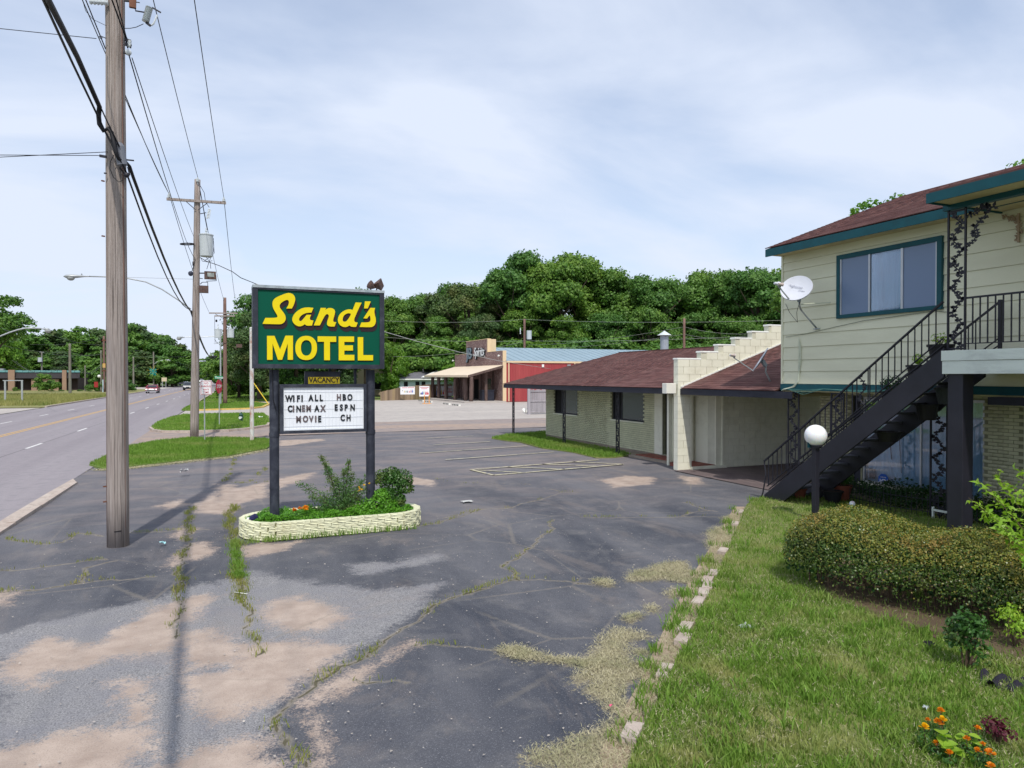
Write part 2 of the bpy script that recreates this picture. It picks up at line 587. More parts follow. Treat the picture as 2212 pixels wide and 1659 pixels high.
CRACKS = [  # (points, grass amount)
    (z5([(1950, 870), (1900, 950), (1910, 1050), (1960, 1160), (1950, 1250), (1970, 1350), (1970, 1480), (1990, 1560), (2030, 1659)]), 1.6),
    (z6([(1990, 200), (2020, 320), (2060, 450), (2100, 600), (2120, 720)]), .7),
    (z5([(1590, 890), (1560, 1000), (1570, 1100), (1540, 1250), (1490, 1350), (1490, 1450), (1490, 1600)]), .9),
    (z6([(1490, 0), (1480, 260), (1460, 500), (1440, 600)]), .5),
    (z5([(-100, 1600), (0, 1590), (300, 1560), (620, 1520), (760, 1380), (940, 1330)]), .7),
    (z5([(620, 1520), (800, 1500), (1000, 1490), (1300, 1450)]), .3),
    (z5([(-100, 1420), (0, 1415), (400, 1380), (850, 1320)]), .4),
    (z5([(50, 1150), (300, 1200), (500, 1180), (650, 1100), (880, 1130)]), .5),
    (z5([(1940, 490), (1900, 620), (1850, 680), (2100, 690), (2212, 680), (2350, 690)]), .6),
    (z5([(2212, 560), (2080, 680)]), .5),
    (z5([(1070, 1095), (1450, 1080), (1700, 1070)]), .4),
    (z4([(1651, 505), (1500, 550), (1380, 600), (1280, 640), (1150, 740), (980, 840), (900, 880), (780, 970), (650, 1040), (500, 1120), (350, 1230), (290, 1280), (300, 1400), (350, 1520), (400, 1659)]), .7),
    (z3([(0, 510), (110, 490), (300, 487), (450, 495), (570, 510)]), .5),
    (z3([(110, 490), (60, 430), (20, 400), (100, 340), (230, 270), (300, 190), (330, 120)]), .35),
    (z3([(480, 100), (700, 105), (920, 100), (1150, 100), (1400, 105)]), .25),
    (z3([(1150, 100), (1200, 70), (1280, 60)]), .1),
    (z3([(1120, 10), (1250, 45), (1330, 70)]), .1),
    (z7([(100, 760), (250, 710), (420, 680), (600, 670), (700, 650), (930, 580), (1060, 545), (1200, 540)]), .2),
    (z7([(0, 430), (300, 475), (600, 470), (800, 480), (1060, 530)]), .1),
    (z4([(1100, 170), (1250, 150), (1400, 100), (1540, 55)]), .4),
    (z4([(1100, 895), (1250, 895), (1400, 905), (1550, 925), (1651, 938)]), .4),
    (z4([(740, 1120), (900, 1125), (1090, 1110)]), .1),
]


def field(polys, X, Y, holes=()):
    s = np.full(X.shape, -1e9)
    for p in polys:
        x0, x1 = min(q[0] for q in p) - 1, max(q[0] for q in p) + 1
        y0, y1 = min(q[1] for q in p) - 1, max(q[1] for q in p) + 1
        m = (X > x0) & (X < x1) & (Y > y0) & (Y < y1)
        if m.any():
            s[m] = np.maximum(s[m], sdist(p, X[m], Y[m]))
    for p in holes:
        s = np.minimum(s, -sdist(p, X, Y))
    return np.clip(s, -.5, .5) + .5


def grid(name, x0, x1, y0, y1, st, z, mat, masks=False):
    xs = np.arange(x0, x1 + st * .5, st); ys = np.arange(y0, y1 + st * .5, st)
    X, Y = np.meshgrid(xs, ys)
    nx, ny = len(xs), len(ys)
    V = np.c_[X.ravel(), Y.ravel(), np.full(X.size, z)]
    i = np.arange((ny - 1) * (nx - 1)); r_, c_ = i // (nx - 1), i % (nx - 1)
    a = r_ * nx + c_
    F = np.c_[a, a + 1, a + nx + 1, a + nx]
    at = None
    if masks:
        X, Y = X.ravel(), Y.ravel()
        ck = np.full(X.shape, 1e9)
        Xw = X + .045 * np.sin(Y * 5.3 + 1.3 * np.sin(X * 3.1)) + .022 * np.sin(Y * 14.1 + X * 9) + .012 * np.sin(Y * 31 + X * 17)
        Yw = Y + .045 * np.sin(X * 4.7 + 1.1 * np.sin(Y * 2.7)) + .022 * np.sin(X * 12.7 - Y * 11) + .012 * np.sin(X * 29 - Y * 13)
        for pts, w in CRACKS:
            ck = np.minimum(ck, segdist(pts, Xw, Yw) / (.42 + w * .34))
        at = {'dirt': ('POINT', field(DIRT, X, Y)), 'light': ('POINT', field(LIGHT, X, Y)),
              'clip': ('POINT', field(CLIP, X, Y, CLIPHOLE)), 'crack': ('POINT', np.clip(1 - ck / .3, 0, 1))}
        V[:, 2] += 0.012 * np.sin(X * .9 + 1) * np.cos(Y * .7) - .012
    me = np_mesh(name, V, F, mat, smooth=True, attrs=at)
    return me


def asphalt_lot():
    t = NT('old_asphalt')
    p = t.pos()
    wob = t.noise(p, 2.2, 8, .68)
    wob2 = t.noise(p, 14, 5, .7)
    edge = t.math('ADD', t.math('MULTIPLY', t.math('SUBTRACT', wob, .5), .85), t.math('MULTIPLY', t.math('SUBTRACT', wob2, .5), .42))
    grit = t.math('MULTIPLY', t.math('SUBTRACT', t.noise(p, 48, 3, .8), .5), 1.15)

    def mask(an, soft, amp=1.0, off=0.0, grit_amp=.55):
        s = t.math('ADD', t.math('SUBTRACT', t.attr(an), .5 - off), t.math('MULTIPLY', edge, amp))
        s = t.math('ADD', s, t.math('MULTIPLY', grit, grit_amp))
        return t.ramp(s, -soft * .45, soft * .45)
    # sealed dark surface, worn and mottled
    m1 = t.noise(t.pos((.55, .16, 1), (0, 0, R(20))), 1.0, 8, .62, .6)
    m2 = t.noise(p, 1.7, 8, .65, .3)
    base = t.mix(t.ramp(m1, .36, .66), (.046, .051, .066), (.135, .135, .148))
    base = t.mix(t.math('MULTIPLY', t.ramp(m2, .50, .72), .5), base, (.20, .19, .185))
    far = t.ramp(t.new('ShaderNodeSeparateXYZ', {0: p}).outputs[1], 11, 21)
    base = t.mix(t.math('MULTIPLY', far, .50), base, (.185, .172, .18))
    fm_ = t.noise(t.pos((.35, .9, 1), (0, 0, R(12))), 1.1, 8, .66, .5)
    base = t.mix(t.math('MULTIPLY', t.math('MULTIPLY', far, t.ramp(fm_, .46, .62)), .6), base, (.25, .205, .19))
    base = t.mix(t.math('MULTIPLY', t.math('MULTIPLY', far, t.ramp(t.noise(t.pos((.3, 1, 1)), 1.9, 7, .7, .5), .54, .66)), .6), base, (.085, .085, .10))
    # aggregate: fine light chips
    v = t.new('ShaderNodeTexVoronoi', {'Vector': p, 'Scale': 55.0}, feature='F1')
    chips = t.ramp(v.outputs['Distance'], .10, .26, 1, 0)
    cn = t.noise(p, 30, 4, .7)
    chipm = t.math('MULTIPLY', chips, t.ramp(cn, .44, .62))
    base = t.mix(t.math('MULTIPLY', chipm, .62), base, (.42, .42, .44))
    fg = t.noise(p, 85, 3, .8)
    base = t.mix(t.ramp(fg, .30, .48, .45, 0), base, (.028, .030, .038))
    base = t.mix(t.ramp(fg, .56, .72, 0, .5), base, (.30, .31, .34))
    v2 = t.new('ShaderNodeTexVoronoi', {'Vector': p, 'Scale': 7.0}, feature='F1')
    sp = t.math('MULTIPLY', t.ramp(v2.outputs['Distance'], .03, .06, 1, 0), t.ramp(t.noise(p, 3, 2), .5, .6))
    base = t.mix(t.math('MULTIPLY', sp, .8), base, (.5, .47, .43))
    # bare grey stones where the seal has gone
    lg = t.mix(t.ramp(t.noise(p, 70, 5, .75), .36, .64), (.095, .095, .102), (.385, .375, .375))
    lg = t.mix(t.math('MULTIPLY', t.ramp(m2, .45, .7), .5), lg, (.18, .18, .21))
    base = t.mix(t.math('MULTIPLY', mask('light', .22, 1.0), .92), base, lg)
    # sandy washed dirt
    sn = t.noise(p, 3.1, 7, .6)
    sand = t.mix(t.ramp(sn, .3, .7), (.35, .265, .21), (.52, .415, .34))
    sand = t.mix(t.math('MULTIPLY', t.ramp(t.noise(p, 95, 4, .7), .52, .70), .6), sand, (.15, .12, .105))
    sand = t.mix(t.math('MULTIPLY', t.ramp(v.outputs['Distance'], .08, .2, 1, 0), .35), sand, (.62, .56, .52))
    base = t.mix(t.math('MULTIPLY', mask('dirt', .20, .9), .86), base, sand)
    # scattered dirt veils
    dv = t.noise(t.pos((1, .45, 1), (0, 0, R(-30))), .9, 9, .66, .8)
    dvm = t.ramp(t.math('ADD', dv, t.math('MULTIPLY', grit, .07)), .55, .64)
    base = t.mix(t.math('MULTIPLY', dvm, .20), base, (.30, .245, .205))
    # dry cut grass
    cl = t.mix(t.ramp(t.noise(p, 60, 5, .7), .35, .65), (.13, .11, .07), (.36, .32, .22))
    base = t.mix(mask('clip', .07, .55), base, cl)
    # cracks: soil-filled line in a pale verge
    ck = t.math('ADD', t.attr('crack'), t.math('MULTIPLY', edge, .22))
    base = t.mix(t.math('MULTIPLY', t.ramp(ck, .72, .92), .60), base, (.30, .26, .20))
    base = t.mix(t.math('MULTIPLY', t.ramp(ck, .905, .945), .85), base, (.075, .068, .035))
    # fine crazing
    v3 = t.new('ShaderNodeTexVoronoi', {'Vector': t.pos((1, 1, 1)), 'Scale': .42, 'Randomness': 1.0}, feature='DISTANCE_TO_EDGE')
    dd = t.math('ADD', v3.outputs['Distance'], t.math('MULTIPLY', t.math('SUBTRACT', wob2, .5), .03))
    craze = t.math('MULTIPLY', t.ramp(dd, .003, .010, 1, 0), t.ramp(t.noise(p, .35, 3), .46, .56))
    base = t.mix(t.math('MULTIPLY', craze, .35), base, (.25, .22, .18))
    h = t.math('ADD', t.math('MULTIPLY', t.noise(p, 120, 3, .7), .5), t.math('MULTIPLY', t.ramp(ck, .85, .95, 1, 0), 2.0))
    t.bsdf(base, .88, .25, 0, t.bump(h, .55, .012))
    return t.m


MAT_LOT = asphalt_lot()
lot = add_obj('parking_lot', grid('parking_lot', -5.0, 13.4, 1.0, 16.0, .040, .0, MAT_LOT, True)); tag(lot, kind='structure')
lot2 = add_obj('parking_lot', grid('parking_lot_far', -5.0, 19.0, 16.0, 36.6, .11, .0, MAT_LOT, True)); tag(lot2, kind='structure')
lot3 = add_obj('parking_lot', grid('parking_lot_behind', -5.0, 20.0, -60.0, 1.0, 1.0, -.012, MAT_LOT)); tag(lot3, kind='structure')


def simple_ground(name, base, c2, c3=None, s1=.5, s2=8, fine=60, bump=.4, stretch=(1, 1, 1), f3=.5, rough=.9, lo3=.5, hi3=.68):
    t = NT(name)
    p = t.pos(stretch)
    q = t.pos()
    col = t.mix(t.ramp(t.noise(p, s1, 8, .62, .4), .35, .65), base, c2)
    if c3: col = t.mix(t.math('MULTIPLY', t.ramp(t.noise(q, s2, 6, .65), lo3, hi3), f3), col, c3)
    g = t.ramp(t.noise(q, fine, 4, .7), .3, .7, .82, 1.14)
    col = t.mix(1.0, col, t.new('ShaderNodeCombineColor', {0: g, 1: g, 2: g}).outputs[0], 'MULTIPLY')
    t.bsdf(col, rough, .2, 0, t.bump(t.noise(q, fine, 4, .7), bump, .015))
    return t.m


MAT_GRASSBED = simple_ground('lawn_soil', (.13, .165, .045), (.19, .21, .07), (.30, .26, .13), .8, 3.0, 40)
MAT_FIELD = simple_ground('field_soil', (.20, .20, .075), (.27, .25, .10), (.10, .16, .04), .12, .6, 9, .5)
MAT_FARGRASS = simple_ground('far_grass', (.13, .20, .045), (.19, .26, .065), (.28, .26, .11), .09, .9, 12)
MAT_ROAD = simple_ground('road_asphalt', (.245, .220, .235), (.300, .272, .285), (.20, .19, .205), .35, 3, 50, .3, (1.5, .05, 1), .6)
MAT_STREET = simple_ground('side_street_asphalt', (.27, .235, .225), (.38, .285, .225), (.17, .165, .18), .3, 2.2, 30, .3, (.25, 1, 1), .7)
MAT_CONC = simple_ground('concrete_paving', (.40, .365, .335), (.47, .43, .39), (.27, .24, .24), .22, 1.3, 30, .2, (.15, 1, 1), .55)
MAT_KERB = simple_ground('kerb_concrete', (.42, .34, .29), (.52, .45, .39), (.24, .20, .17), 2, 6, 60, .4, f3=.6)
MAT_KERBY = simple_ground('kerb_yellow_paint', (.62, .42, .10), (.72, .52, .17), (.42, .33, .24), 1.5, 5, 60, .4, f3=.6)
MAT_BASE = simple_ground('open_ground', (.10, .15, .045), (.16, .19, .07), (.22, .20, .11), .03, .25, 6)


def sheet(name, mat, pts, z, kind='structure', nm=None):
    m = MB().poly([(p[0], p[1], z) for p in pts])
    o = m.build(name, mat, None)
    return tag(o, kind=kind)


sheet('ground', MAT_BASE, [(-1800, -800), (1800, -800), (1800, 2600), (-1800, 2600)], -.06)
rx = lambda a, y: a + .029 * y
sheet('road', MAT_ROAD, [(rx(-4.24, -80), -80), (rx(-4.24, 900), 900), (rx(-16.5, 900), 900), (rx(-16.5, -80), -80)], .004)
sheet('side_street', MAT_STREET, [(-3.3, 33.0), (1.0, 34.7), (2.6, 35.4), (6, 35.6), (40, 35.6), (90, 36), (90, 43.6), (-3.1, 43.6)], .008)
sheet('concrete_forecourt', MAT_CONC, [(-3.05, 43.4), (90, 43.4), (90, 72.4), (24.5, 72.4), (24.5, 84), (1, 84), (-1.9, 80), (-2.3, 63)], .012)
sheet('driveway_apron', MAT_CONC, [(-15.0, 58), (-14.5, 75), (-19, 75), (-60, 77), (-60, 60), (-24, 60)], .008)
sheet('far_parking', MAT_CONC, [(-11.2, 180), (-60, 190), (-60, 250), (-9, 250)], .006)

# road paint
MAT_WHITE = M('road_white_paint', (.72, .71, .69), .8, var=.15, dirt=(.35, .32, .33), dirt_amt=.6, dirt_scale=4, bump=0)
MAT_YEL = M('road_yellow_paint', (.60, .36, .10), .8, var=.12, dirt=(.36, .29, .24), dirt_amt=.6, dirt_scale=3, bump=0)
MAT_FADED = M('faded_stall_paint', (.55, .50, .34), .85, var=.15, dirt=(.16, .16, .18), dirt_amt=.95, dirt_scale=6, bump=0)


def strip(m, p, q, w, z):
    p, q = Vector((p[0], p[1], 0)), Vector((q[0], q[1], 0))
    n = (q - p).normalized().cross(Vector((0, 0, 1))) * (w / 2)
    m.poly([(p.x - n.x, p.y - n.y, z), (p.x + n.x, p.y + n.y, z), (q.x + n.x, q.y + n.y, z), (q.x - n.x, q.y - n.y, z)])


for dx in (-.12, .12):
    m = MB(); strip(m, (rx(-10.5 + dx, -60), -60), (rx(-10.5 + dx, 700), 700), .11, .0085)
    tag(m.build('centre_line', MAT_YEL), kind='structure')
k = 0
for a, y0 in ((-7.75, 32.7 - 9.4 * 8), (-13.3, 50.6 - 9.0 * 9)):
    for i in range(40):
        y = y0 + i * (9.4 if a > -10 else 9.0)
        m = MB(); strip(m, (rx(a, y), y), (rx(a, y + 2.4), y + 2.4), .11, .0085)
        tag(m.build('lane_dash', MAT_WHITE), kind='structure')
m = MB(); strip(m, (rx(-7.75, -50), -50), (rx(-7.75, 160), 160), .03, .0065)
tag(m.build('lane_joint', M('tar_joint', (.10, .095, .10), .8, bump=0)), kind='structure')
# stall lines and the hatched bay
for a, b, w in [((0, 152), (470, 125), .09), ((-120, 222), (780, 160), .09), ((100, 275), (1000, 212), .10), ((310, 358), (1370, 278), .11), ((310, 358), (500, 405), .11),
                ((500, 405), (1575, 313), .11), ((370, 362), (740, 383), .10), ((620, 335), (1090, 355), .10), ((900, 312), (1350, 328), .10), ((1150, 292), (1575, 313), .10),
                ((-60, 98), (330, 78), .08)]:
    p, q = z7([a, b])
    m = MB(); strip(m, p, q, w, .012)
    tag(m.build('stall_line', MAT_FADED), kind='structure')

# kerbs --------------------------------------------------------------


def kerbline(name, mat, pts, w=.16, h=.13, seg=None, kind='structure', z0=-.05, jit=0.0):
    m = MB()
    for i in range(len(pts) - 1):
        p, q = Vector((pts[i][0], pts[i][1], 0)), Vector((pts[i + 1][0], pts[i + 1][1], 0))
        L = (q - p).length
        n = max(1, int(L / seg)) if seg else 1
        for j in range(n):
            a, b = p.lerp(q, j / n + .004), p.lerp(q, (j + 1) / n - .004)
            hh = h + random.uniform(-jit, jit)
            m.bar((a.x, a.y, (z0 + hh) / 2), (b.x, b.y, (z0 + hh) / 2), w, hh - z0)
    return tag(m.build(name, mat), kind=kind)


GUT = z5([(0, 1010), (300, 815), (560, 660)]); INN = z5([(0, 1085), (300, 900), (620, 690)])
sheet('kerb_gutter', MAT_KERB, [(-3.98, 3)] + [(-3.93, 12), (-3.83, 17), (-3.72, 20), (-3.6, 22.5), (-3.42, 21.8), (-3.5, 18), (-3.6, 14), (-3.68, 3)], .016)
kerbline('kerb', MAT_KERB, [(-3.72, 2), (-3.64, 14), (-3.52, 18), (-3.42, 21.6)], .14, .05, 2.0, jit=.01)
kerbline('kerb', MAT_KERB, [(rx(-16.55, -60), -60), (rx(-16.55, 57), 57)], .2, .13)
kerbline('kerb', MAT_KERB, [(rx(-16.55, 76), 76), (rx(-16.55, 178), 178)], .2, .13)
kerbline('kerb', MAT_KERB, [(rx(-4.18, 83), 83), (rx(-4.18, 500), 500)], .2, .13)


# grass ----------------------------------------------------------------
def samp(poly, n, rng, dens=None):
    P = np.array([(p[0], p[1]) for p in poly])
    lo, hi = P.min(0), P.max(0)
    out = []
    got = 0
    while got < n:
        q = rng.uniform(lo, hi, (n, 2))
        k_ = inside(poly, q[:, 0], q[:, 1])
        if dens is not None:
            k_ &= rng.uniform(0, 1, n) < dens(q[:, 0], q[:, 1])
        out.append(q[k_]); got += k_.sum()
    return np.concatenate(out)[:n]


def blades(name, pts, h, w, mat, z=0.0, lean=.5, seed=1, flat=False, label=None, parent=None, cat=None):
    """thin bent blades, two triangles each"""
    rng = np.random.default_rng(seed)
    n = len(pts)
    hh = h * rng.uniform(.45, 1.15, n)
    an = rng.uniform(0, 2 * np.pi, n)
    la = rng.uniform(0, 2 * np.pi, n)
    ll = lean * rng.uniform(.1, 1, n) * hh
    if flat: ll = hh; hh = rng.uniform(0.002, .03, n)
    wd = w * rng.uniform(.6, 1.3, n)
    zz = pts[:, 2] if pts.shape[1] > 2 else np.full(n, z)
    b = np.c_[pts[:, 0], pts[:, 1], zz]
    dx = np.c_[np.cos(an), np.sin(an), np.zeros(n)] * wd[:, None] / 2
    dl = np.c_[np.cos(la) * ll, np.sin(la) * ll, hh]
    mid = b + dl * np.array([.38, .38, .6])
    V = np.stack([b - dx, b + dx, mid + dx * .75, mid - dx * .75, b + dl], 1).reshape(-1, 3)
    i = np.arange(n)[:, None] * 5
    F = np.concatenate([i + np.array([0, 1, 2]), i + np.array([0, 2, 3]), i + np.array([3, 2, 4])])
    me = np_mesh(name, V, F, mat)
    if parent is not None:
        o = add_obj(name, me, parent)
        me.transform(Matrix.Translation(-org(parent)))
    else:
        o = add_obj(name, me)
    o['kind'] = 'stuff'
    if label: o['label'] = label
    if cat: o['category'] = cat
    return o


MAT_BLADE = leafmat('grass_blades', (.115, .215, .030), (.22, .33, .06), (.40, .38, .16), .3, .55, .2, tone=1.3, ob=0)
MAT_BLADE2 = leafmat('verge_blades', (.12, .235, .03), (.20, .33, .055), (.28, .33, .10), .3, .55, .2, tone=.5, ob=0)
MAT_DRY = leafmat('dry_straw', (.36, .33, .205), (.56, .51, .35), (.24, .26, .13), .15, .7, .1, tone=1.6, ob=0)
MAT_TALL = leafmat('tall_field_grass', (.26, .28, .09), (.38, .35, .14), (.14, .22, .05), .3, .6, .2, tone=.12, ob=0)
rng = np.random.default_rng(5)
KERBPTS = [G(x, y) for x, y in [(1345, 1700), (1368, 1630), (1400, 1560), (1440, 1475), (1478, 1400), (1512, 1330), (1545, 1250), (1580, 1170), (1612, 1095)]]
LAWN = [(-.8, .6)] + [(p.x, p.y) for p in KERBPTS] + [(11.3, 12.75), (12.2, 12.85), (13.2, 12.0), (15.0, 11.8), (15.0, -8), (-.8, -8)]
m = MB().prism(LAWN, -.05, .03)
tag(m.build('lawn', MAT_GRASSBED), kind='structure')


HSO = [tuple(G(*p)[:2]) for p in ((1775, 1275), (1880, 1328), (1960, 1358), (2050, 1385), (2212, 1435), (2330, 1410), (2330, 1240), (2100, 1180), (1900, 1180), (1800, 1220))]


def lawn_d(X, Y):
    dd = np.hypot(X, Y)
    return np.clip(1.25 - dd / 11.5, .16, 1) * np.where((X * .387 + Y * .922) > 2.0, 1, .0) * np.where(inside(HSO, X, Y), .12, 1) * (np.sin(X * 3.1 + np.sin(Y * 2.3)) * np.cos(Y * 2.7 + X) * .28 + .72)


q = samp(LAWN, 215000, rng, lawn_d)
blades('lawn_grass', q, .065, .0095, MAT_BLADE, .03, .9, 3, label='short mown green lawn between the parking lot and the motel')
q = samp(LAWN, 52000, rng, lambda X, Y: lawn_d(X, Y) * np.where(np.sin(X * 1.7 + 2) * np.cos(Y * 2.1 + X * .6) > .05, 1, .22))
blades('dry_thatch', q, .06, .007, MAT_DRY, .045, 1.0, 4, flat=True, label='dry mown blades lying in the lawn')
# clumps of coarser grass
cc = samp(LAWN, 700, rng, lawn_d)
q = np.repeat(cc, 34, 0) + rng.normal(0, .06, (700 * 34, 2))
blades('lawn_tufts', q, .12, .013, MAT_BLADE2, .03, 1.0, 6, label='coarser tufts of grass standing in the lawn')
# clippings on the asphalt
qs = [samp(p, max(150, int(n)), rng) for p, n in zip(CLIP, (44000, 700, 260, 500, 600, 3000, 260))]
q = np.concatenate(qs) + 0
dj = rng.normal(0, .05, q.shape); q = q + dj
keep = ~inside(CLIPHOLE[0], q[:, 0], q[:, 1]) & (q[:, 1] > 2)
blades('grass_clippings', q[keep], .05, .0055, MAT_DRY, .012, 1.0, 8, flat=True, label='dry grass clippings strewn over the asphalt beside the lawn edging')
# grass in the cracks
cs = []
for pts, am in CRACKS:
    for i in range(len(pts) - 1):
        a, b = Vector(pts[i][:2] + (0,)) if isinstance(pts[i], tuple) else pts[i], pts[i + 1]
        L = (b - a).length
        n = int(L * 260 * am)
        tt = rng.uniform(0, 1, n)
        keepm = (np.sin(tt * L * 5.1 + i * 2.3) + np.sin(tt * L * 1.9 + i) + .8 * np.sin(tt * L * 11.3 + i)) > (.9 - am * .9)
        tt = tt[keepm]
        o_ = rng.normal(0, .028 + .02 * am, (len(tt), 2))
        q_ = np.c_[a.x + (b.x - a.x) * tt, a.y + (b.y - a.y) * tt] + o_
        q_[:, 0] -= .045 * np.sin(q_[:, 1] * 5.3 + 1.3 * np.sin(q_[:, 0] * 3.1)); q_[:, 1] -= .045 * np.sin(q_[:, 0] * 4.7 + 1.1 * np.sin(q_[:, 1] * 2.7))
        cs.append(q_)
q = np.concatenate(cs)
blades('crack_grass', q, .055, .008, leafmat('crack_weeds', (.16, .21, .035), (.30, .30, .08), (.34, .29, .10), .3, .6, .2, tone=.9, ob=0), .0, .8, 9, label='weeds and dry grass growing from the cracks in the parking lot')
W1 = z5([(1960, 1165), (1940, 1230), (1965, 1330), (1975, 1440), (1990, 1480)])
q = np.concatenate([np.c_[np.full(2200, 0.), np.full(2200, 0.)]]); tt = rng.uniform(0, .999, 2200) * (len(W1) - 1)
ii = tt.astype(int); fr = tt - ii
A = np.array([(p.x, p.y) for p in W1])
q = A[ii] * (1 - fr[:, None]) + A[ii + 1] * fr[:, None] + rng.normal(0, 1, (2200, 2)) * (.035 + .03 * np.sin(tt * 9) ** 2)[:, None]
q = q[np.sin(q[:, 1] * 9 + q[:, 0] * 4) + rng.uniform(-.6, .9, len(q)) > -.35]
blades('weed_strip', q, .08, .009, MAT_BLADE2, 0, .9, 10, label='strip of green weeds in the joint left of the sign planter')

VERGE1 = z5([(740, 545), (850, 490), (1060, 395), (1300, 350), (1560, 325), (1900, 322), (2212, 332), (2300, 345), (2212, 408), (1900, 470), (1600, 500), (1330, 530), (1060, 560), (850, 575)])
ISL2 = z5([(1250, 240), (1300, 200), (1350, 175), (1430, 148), (1520, 130), (1800, 122), (2180, 118), (2230, 150), (2245, 190), (2212, 222), (2050, 248), (1900, 262), (1600, 272), (1350, 272), (1280, 262)])
zz = lambda pts: [G(x, y) for x, y in Z(400, 1050, 6.9125, pts)]
ISL3 = zz([(1000, 1262), (1090, 1200), (1200, 1150), (1370, 1115)]) + [Vector((3.9, 81, 0)), Vector((5.0, 75, 0)), Vector((3.9, 67.6, 0))] + zz([(2400, 1232), (2212, 1238), (1700, 1252), (1200, 1268)])
for nm, P_, n_, hh, ww, lb in (('verge_grass', VERGE1, 26000, .10, .022, 'mown green verge at the foot of the tall utility pole and the no parking sign'),
                               ('island_grass', ISL2, 16000, .10, .04, 'grass island with the fire hydrant beyond the side street'),
                               ('island_grass', ISL3, 9000, .10, .06, 'grass island with the yellow painted kerb')):
    m = MB().prism([(p.x, p.y) for p in P_], -.04, .05 if nm == 'verge_grass' else .09)
    tag(m.build('verge', MAT_FARGRASS), kind='structure')
    blades(nm, samp(P_, n_, rng), hh, ww, MAT_BLADE2, .05 if nm == 'verge_grass' else .09, .6, 11, label=lb)
kerbline('kerb', MAT_KERB, [(p.x, p.y) for p in ISL2[8:15]] + [(ISL2[0].x, ISL2[0].y)], .2, .12)
kerbline('kerb', MAT_KERB, [(p.x, p.y) for p in ISL2[5:9]], .16, .11)
kerbline('kerb_yellow', MAT_KERBY, [(p.x, p.y) for p in ISL3[6:11]], .25, .14)
kerbline('kerb_yellow', MAT_KERBY, [(ISL3[4].x, ISL3[4].y), (ISL3[5].x, ISL3[5].y), (ISL3[6].x, ISL3[6].y)], .25, .14)
FARV = [(-1.95, 83), (.3, 150), (2.6, 230), (12, 420), (26, 420), (30, 84.5), (24, 92), (17.7, 84.2), (6, 84.5)]
FARV = [(-1.9, 84.2), (rx(-4.1, 150), 150), (rx(-4.1, 420), 420), (60, 420), (60, 92), (17.7, 92), (17.7, 84.2)]
sheet('far_lawn', MAT_FARGRASS, FARV, .02)
blades('far_lawn_grass', samp([(-1.9, 84.2), (-.3, 130), (25, 130), (17.5, 85)], 14000, rng), .16, .08, MAT_BLADE2, .02, .6, 12, label='green lawn under the trees beyond the side street')
FIELD = [(rx(-16.7, 76), 76), (rx(-16.7, 180), 180), (-45, 180), (-90, 150), (-90, 77.5), (-19, 76.5)]
sheet('field', MAT_FIELD, FIELD, .01)
blades('field_grass', samp([(-15.3, 81), (-13.5, 125), (-42, 131), (-46, 84)], 52000, rng), .42, .055, MAT_TALL, 0, .5, 13, label='dry unmown grass of the vacant lot across the road')
sheet('left_verge', MAT_FARGRASS, [(rx(-16.7, -60), -60), (rx(-16.7, 57), 57), (-24, 58.5), (-70, 59), (-70, -60)], .006)
blades('left_verge_grass', samp([(-15.05, 48), (-14.9, 57.4), (-30, 58.5), (-28, 48)], 9000, rng), .12, .05, MAT_BLADE2, 0, .5, 14, label='grass strip along the far kerb of the road')
WINGV = z7([(480, 100), (600, 72), (740, 62), (930, 45), (935, 90), (1080, 120), (1400, 180), (1540, 205), (1640, 240), (1500, 258), (1350, 262), (1150, 215), (900, 180), (720, 130), (600, 118)])
m = MB().prism([(p.x, p.y) for p in WINGV], -.03, .02); tag(m.build('verge', MAT_GRASSBED), kind='structure')
blades('wing_verge_grass', samp(WINGV, 12000, rng), .12, .02, MAT_BLADE2, .02, .7, 15, label='strip of green grass along the front of the low motel wing')
FR_ = z5([(850, 575), (1060, 562), (1330, 532), (1600, 502), (1900, 472), (2212, 410)])
q = np.concatenate([np.c_[a.x + (b.x - a.x) * tt_, a.y + (b.y - a.y) * tt_] for a, b in zip(FR_[:-1], FR_[1:]) for tt_ in [rng.uniform(0, 1, 1500)]]) + rng.normal(0, .16, (7500, 2)) - np.array([0, .1])
blades('verge_fringe', q, .07, .02, MAT_DRY, .004, .9, 71, flat=True, label='dry tan fringe of the verge')
# tan dirt that has washed against the edging, with green tufts in it
DS = [(p.x - .02, p.y + .02) for p in KERBPTS] + [(p.x - w_, p.y + w_ * .5) for p, w_ in zip(reversed(KERBPTS), (.22, .26, .30, .30, .26, .22, .22, .22, .10))]
DS2 = []
for i in range(len(DS)):
    a_, b_ = DS[i], DS[(i + 1) % len(DS)]
    for k in range(14):
        u = k / 14; w_ = .09 if i >= len(KERBPTS) else .02
        DS2.append((a_[0] + (b_[0] - a_[0]) * u + random.uniform(-w_, w_), a_[1] + (b_[1] - a_[1]) * u + random.uniform(-w_, w_)))
sheet('edge_dirt', simple_ground('edge_dirt', (.30, .225, .165), (.40, .315, .235), (.22, .19, .11), 1.5, 6, 70, .5), DS, .006)
tt_ = samp(DS, 60, rng)
q = np.repeat(tt_, 30, 0) + rng.normal(0, .05, (1800, 2))
blades('edge_tufts', q, .11, .011, MAT_BLADE2, .004, .9, 72, label='green tufts growing in the dirt along the edging')
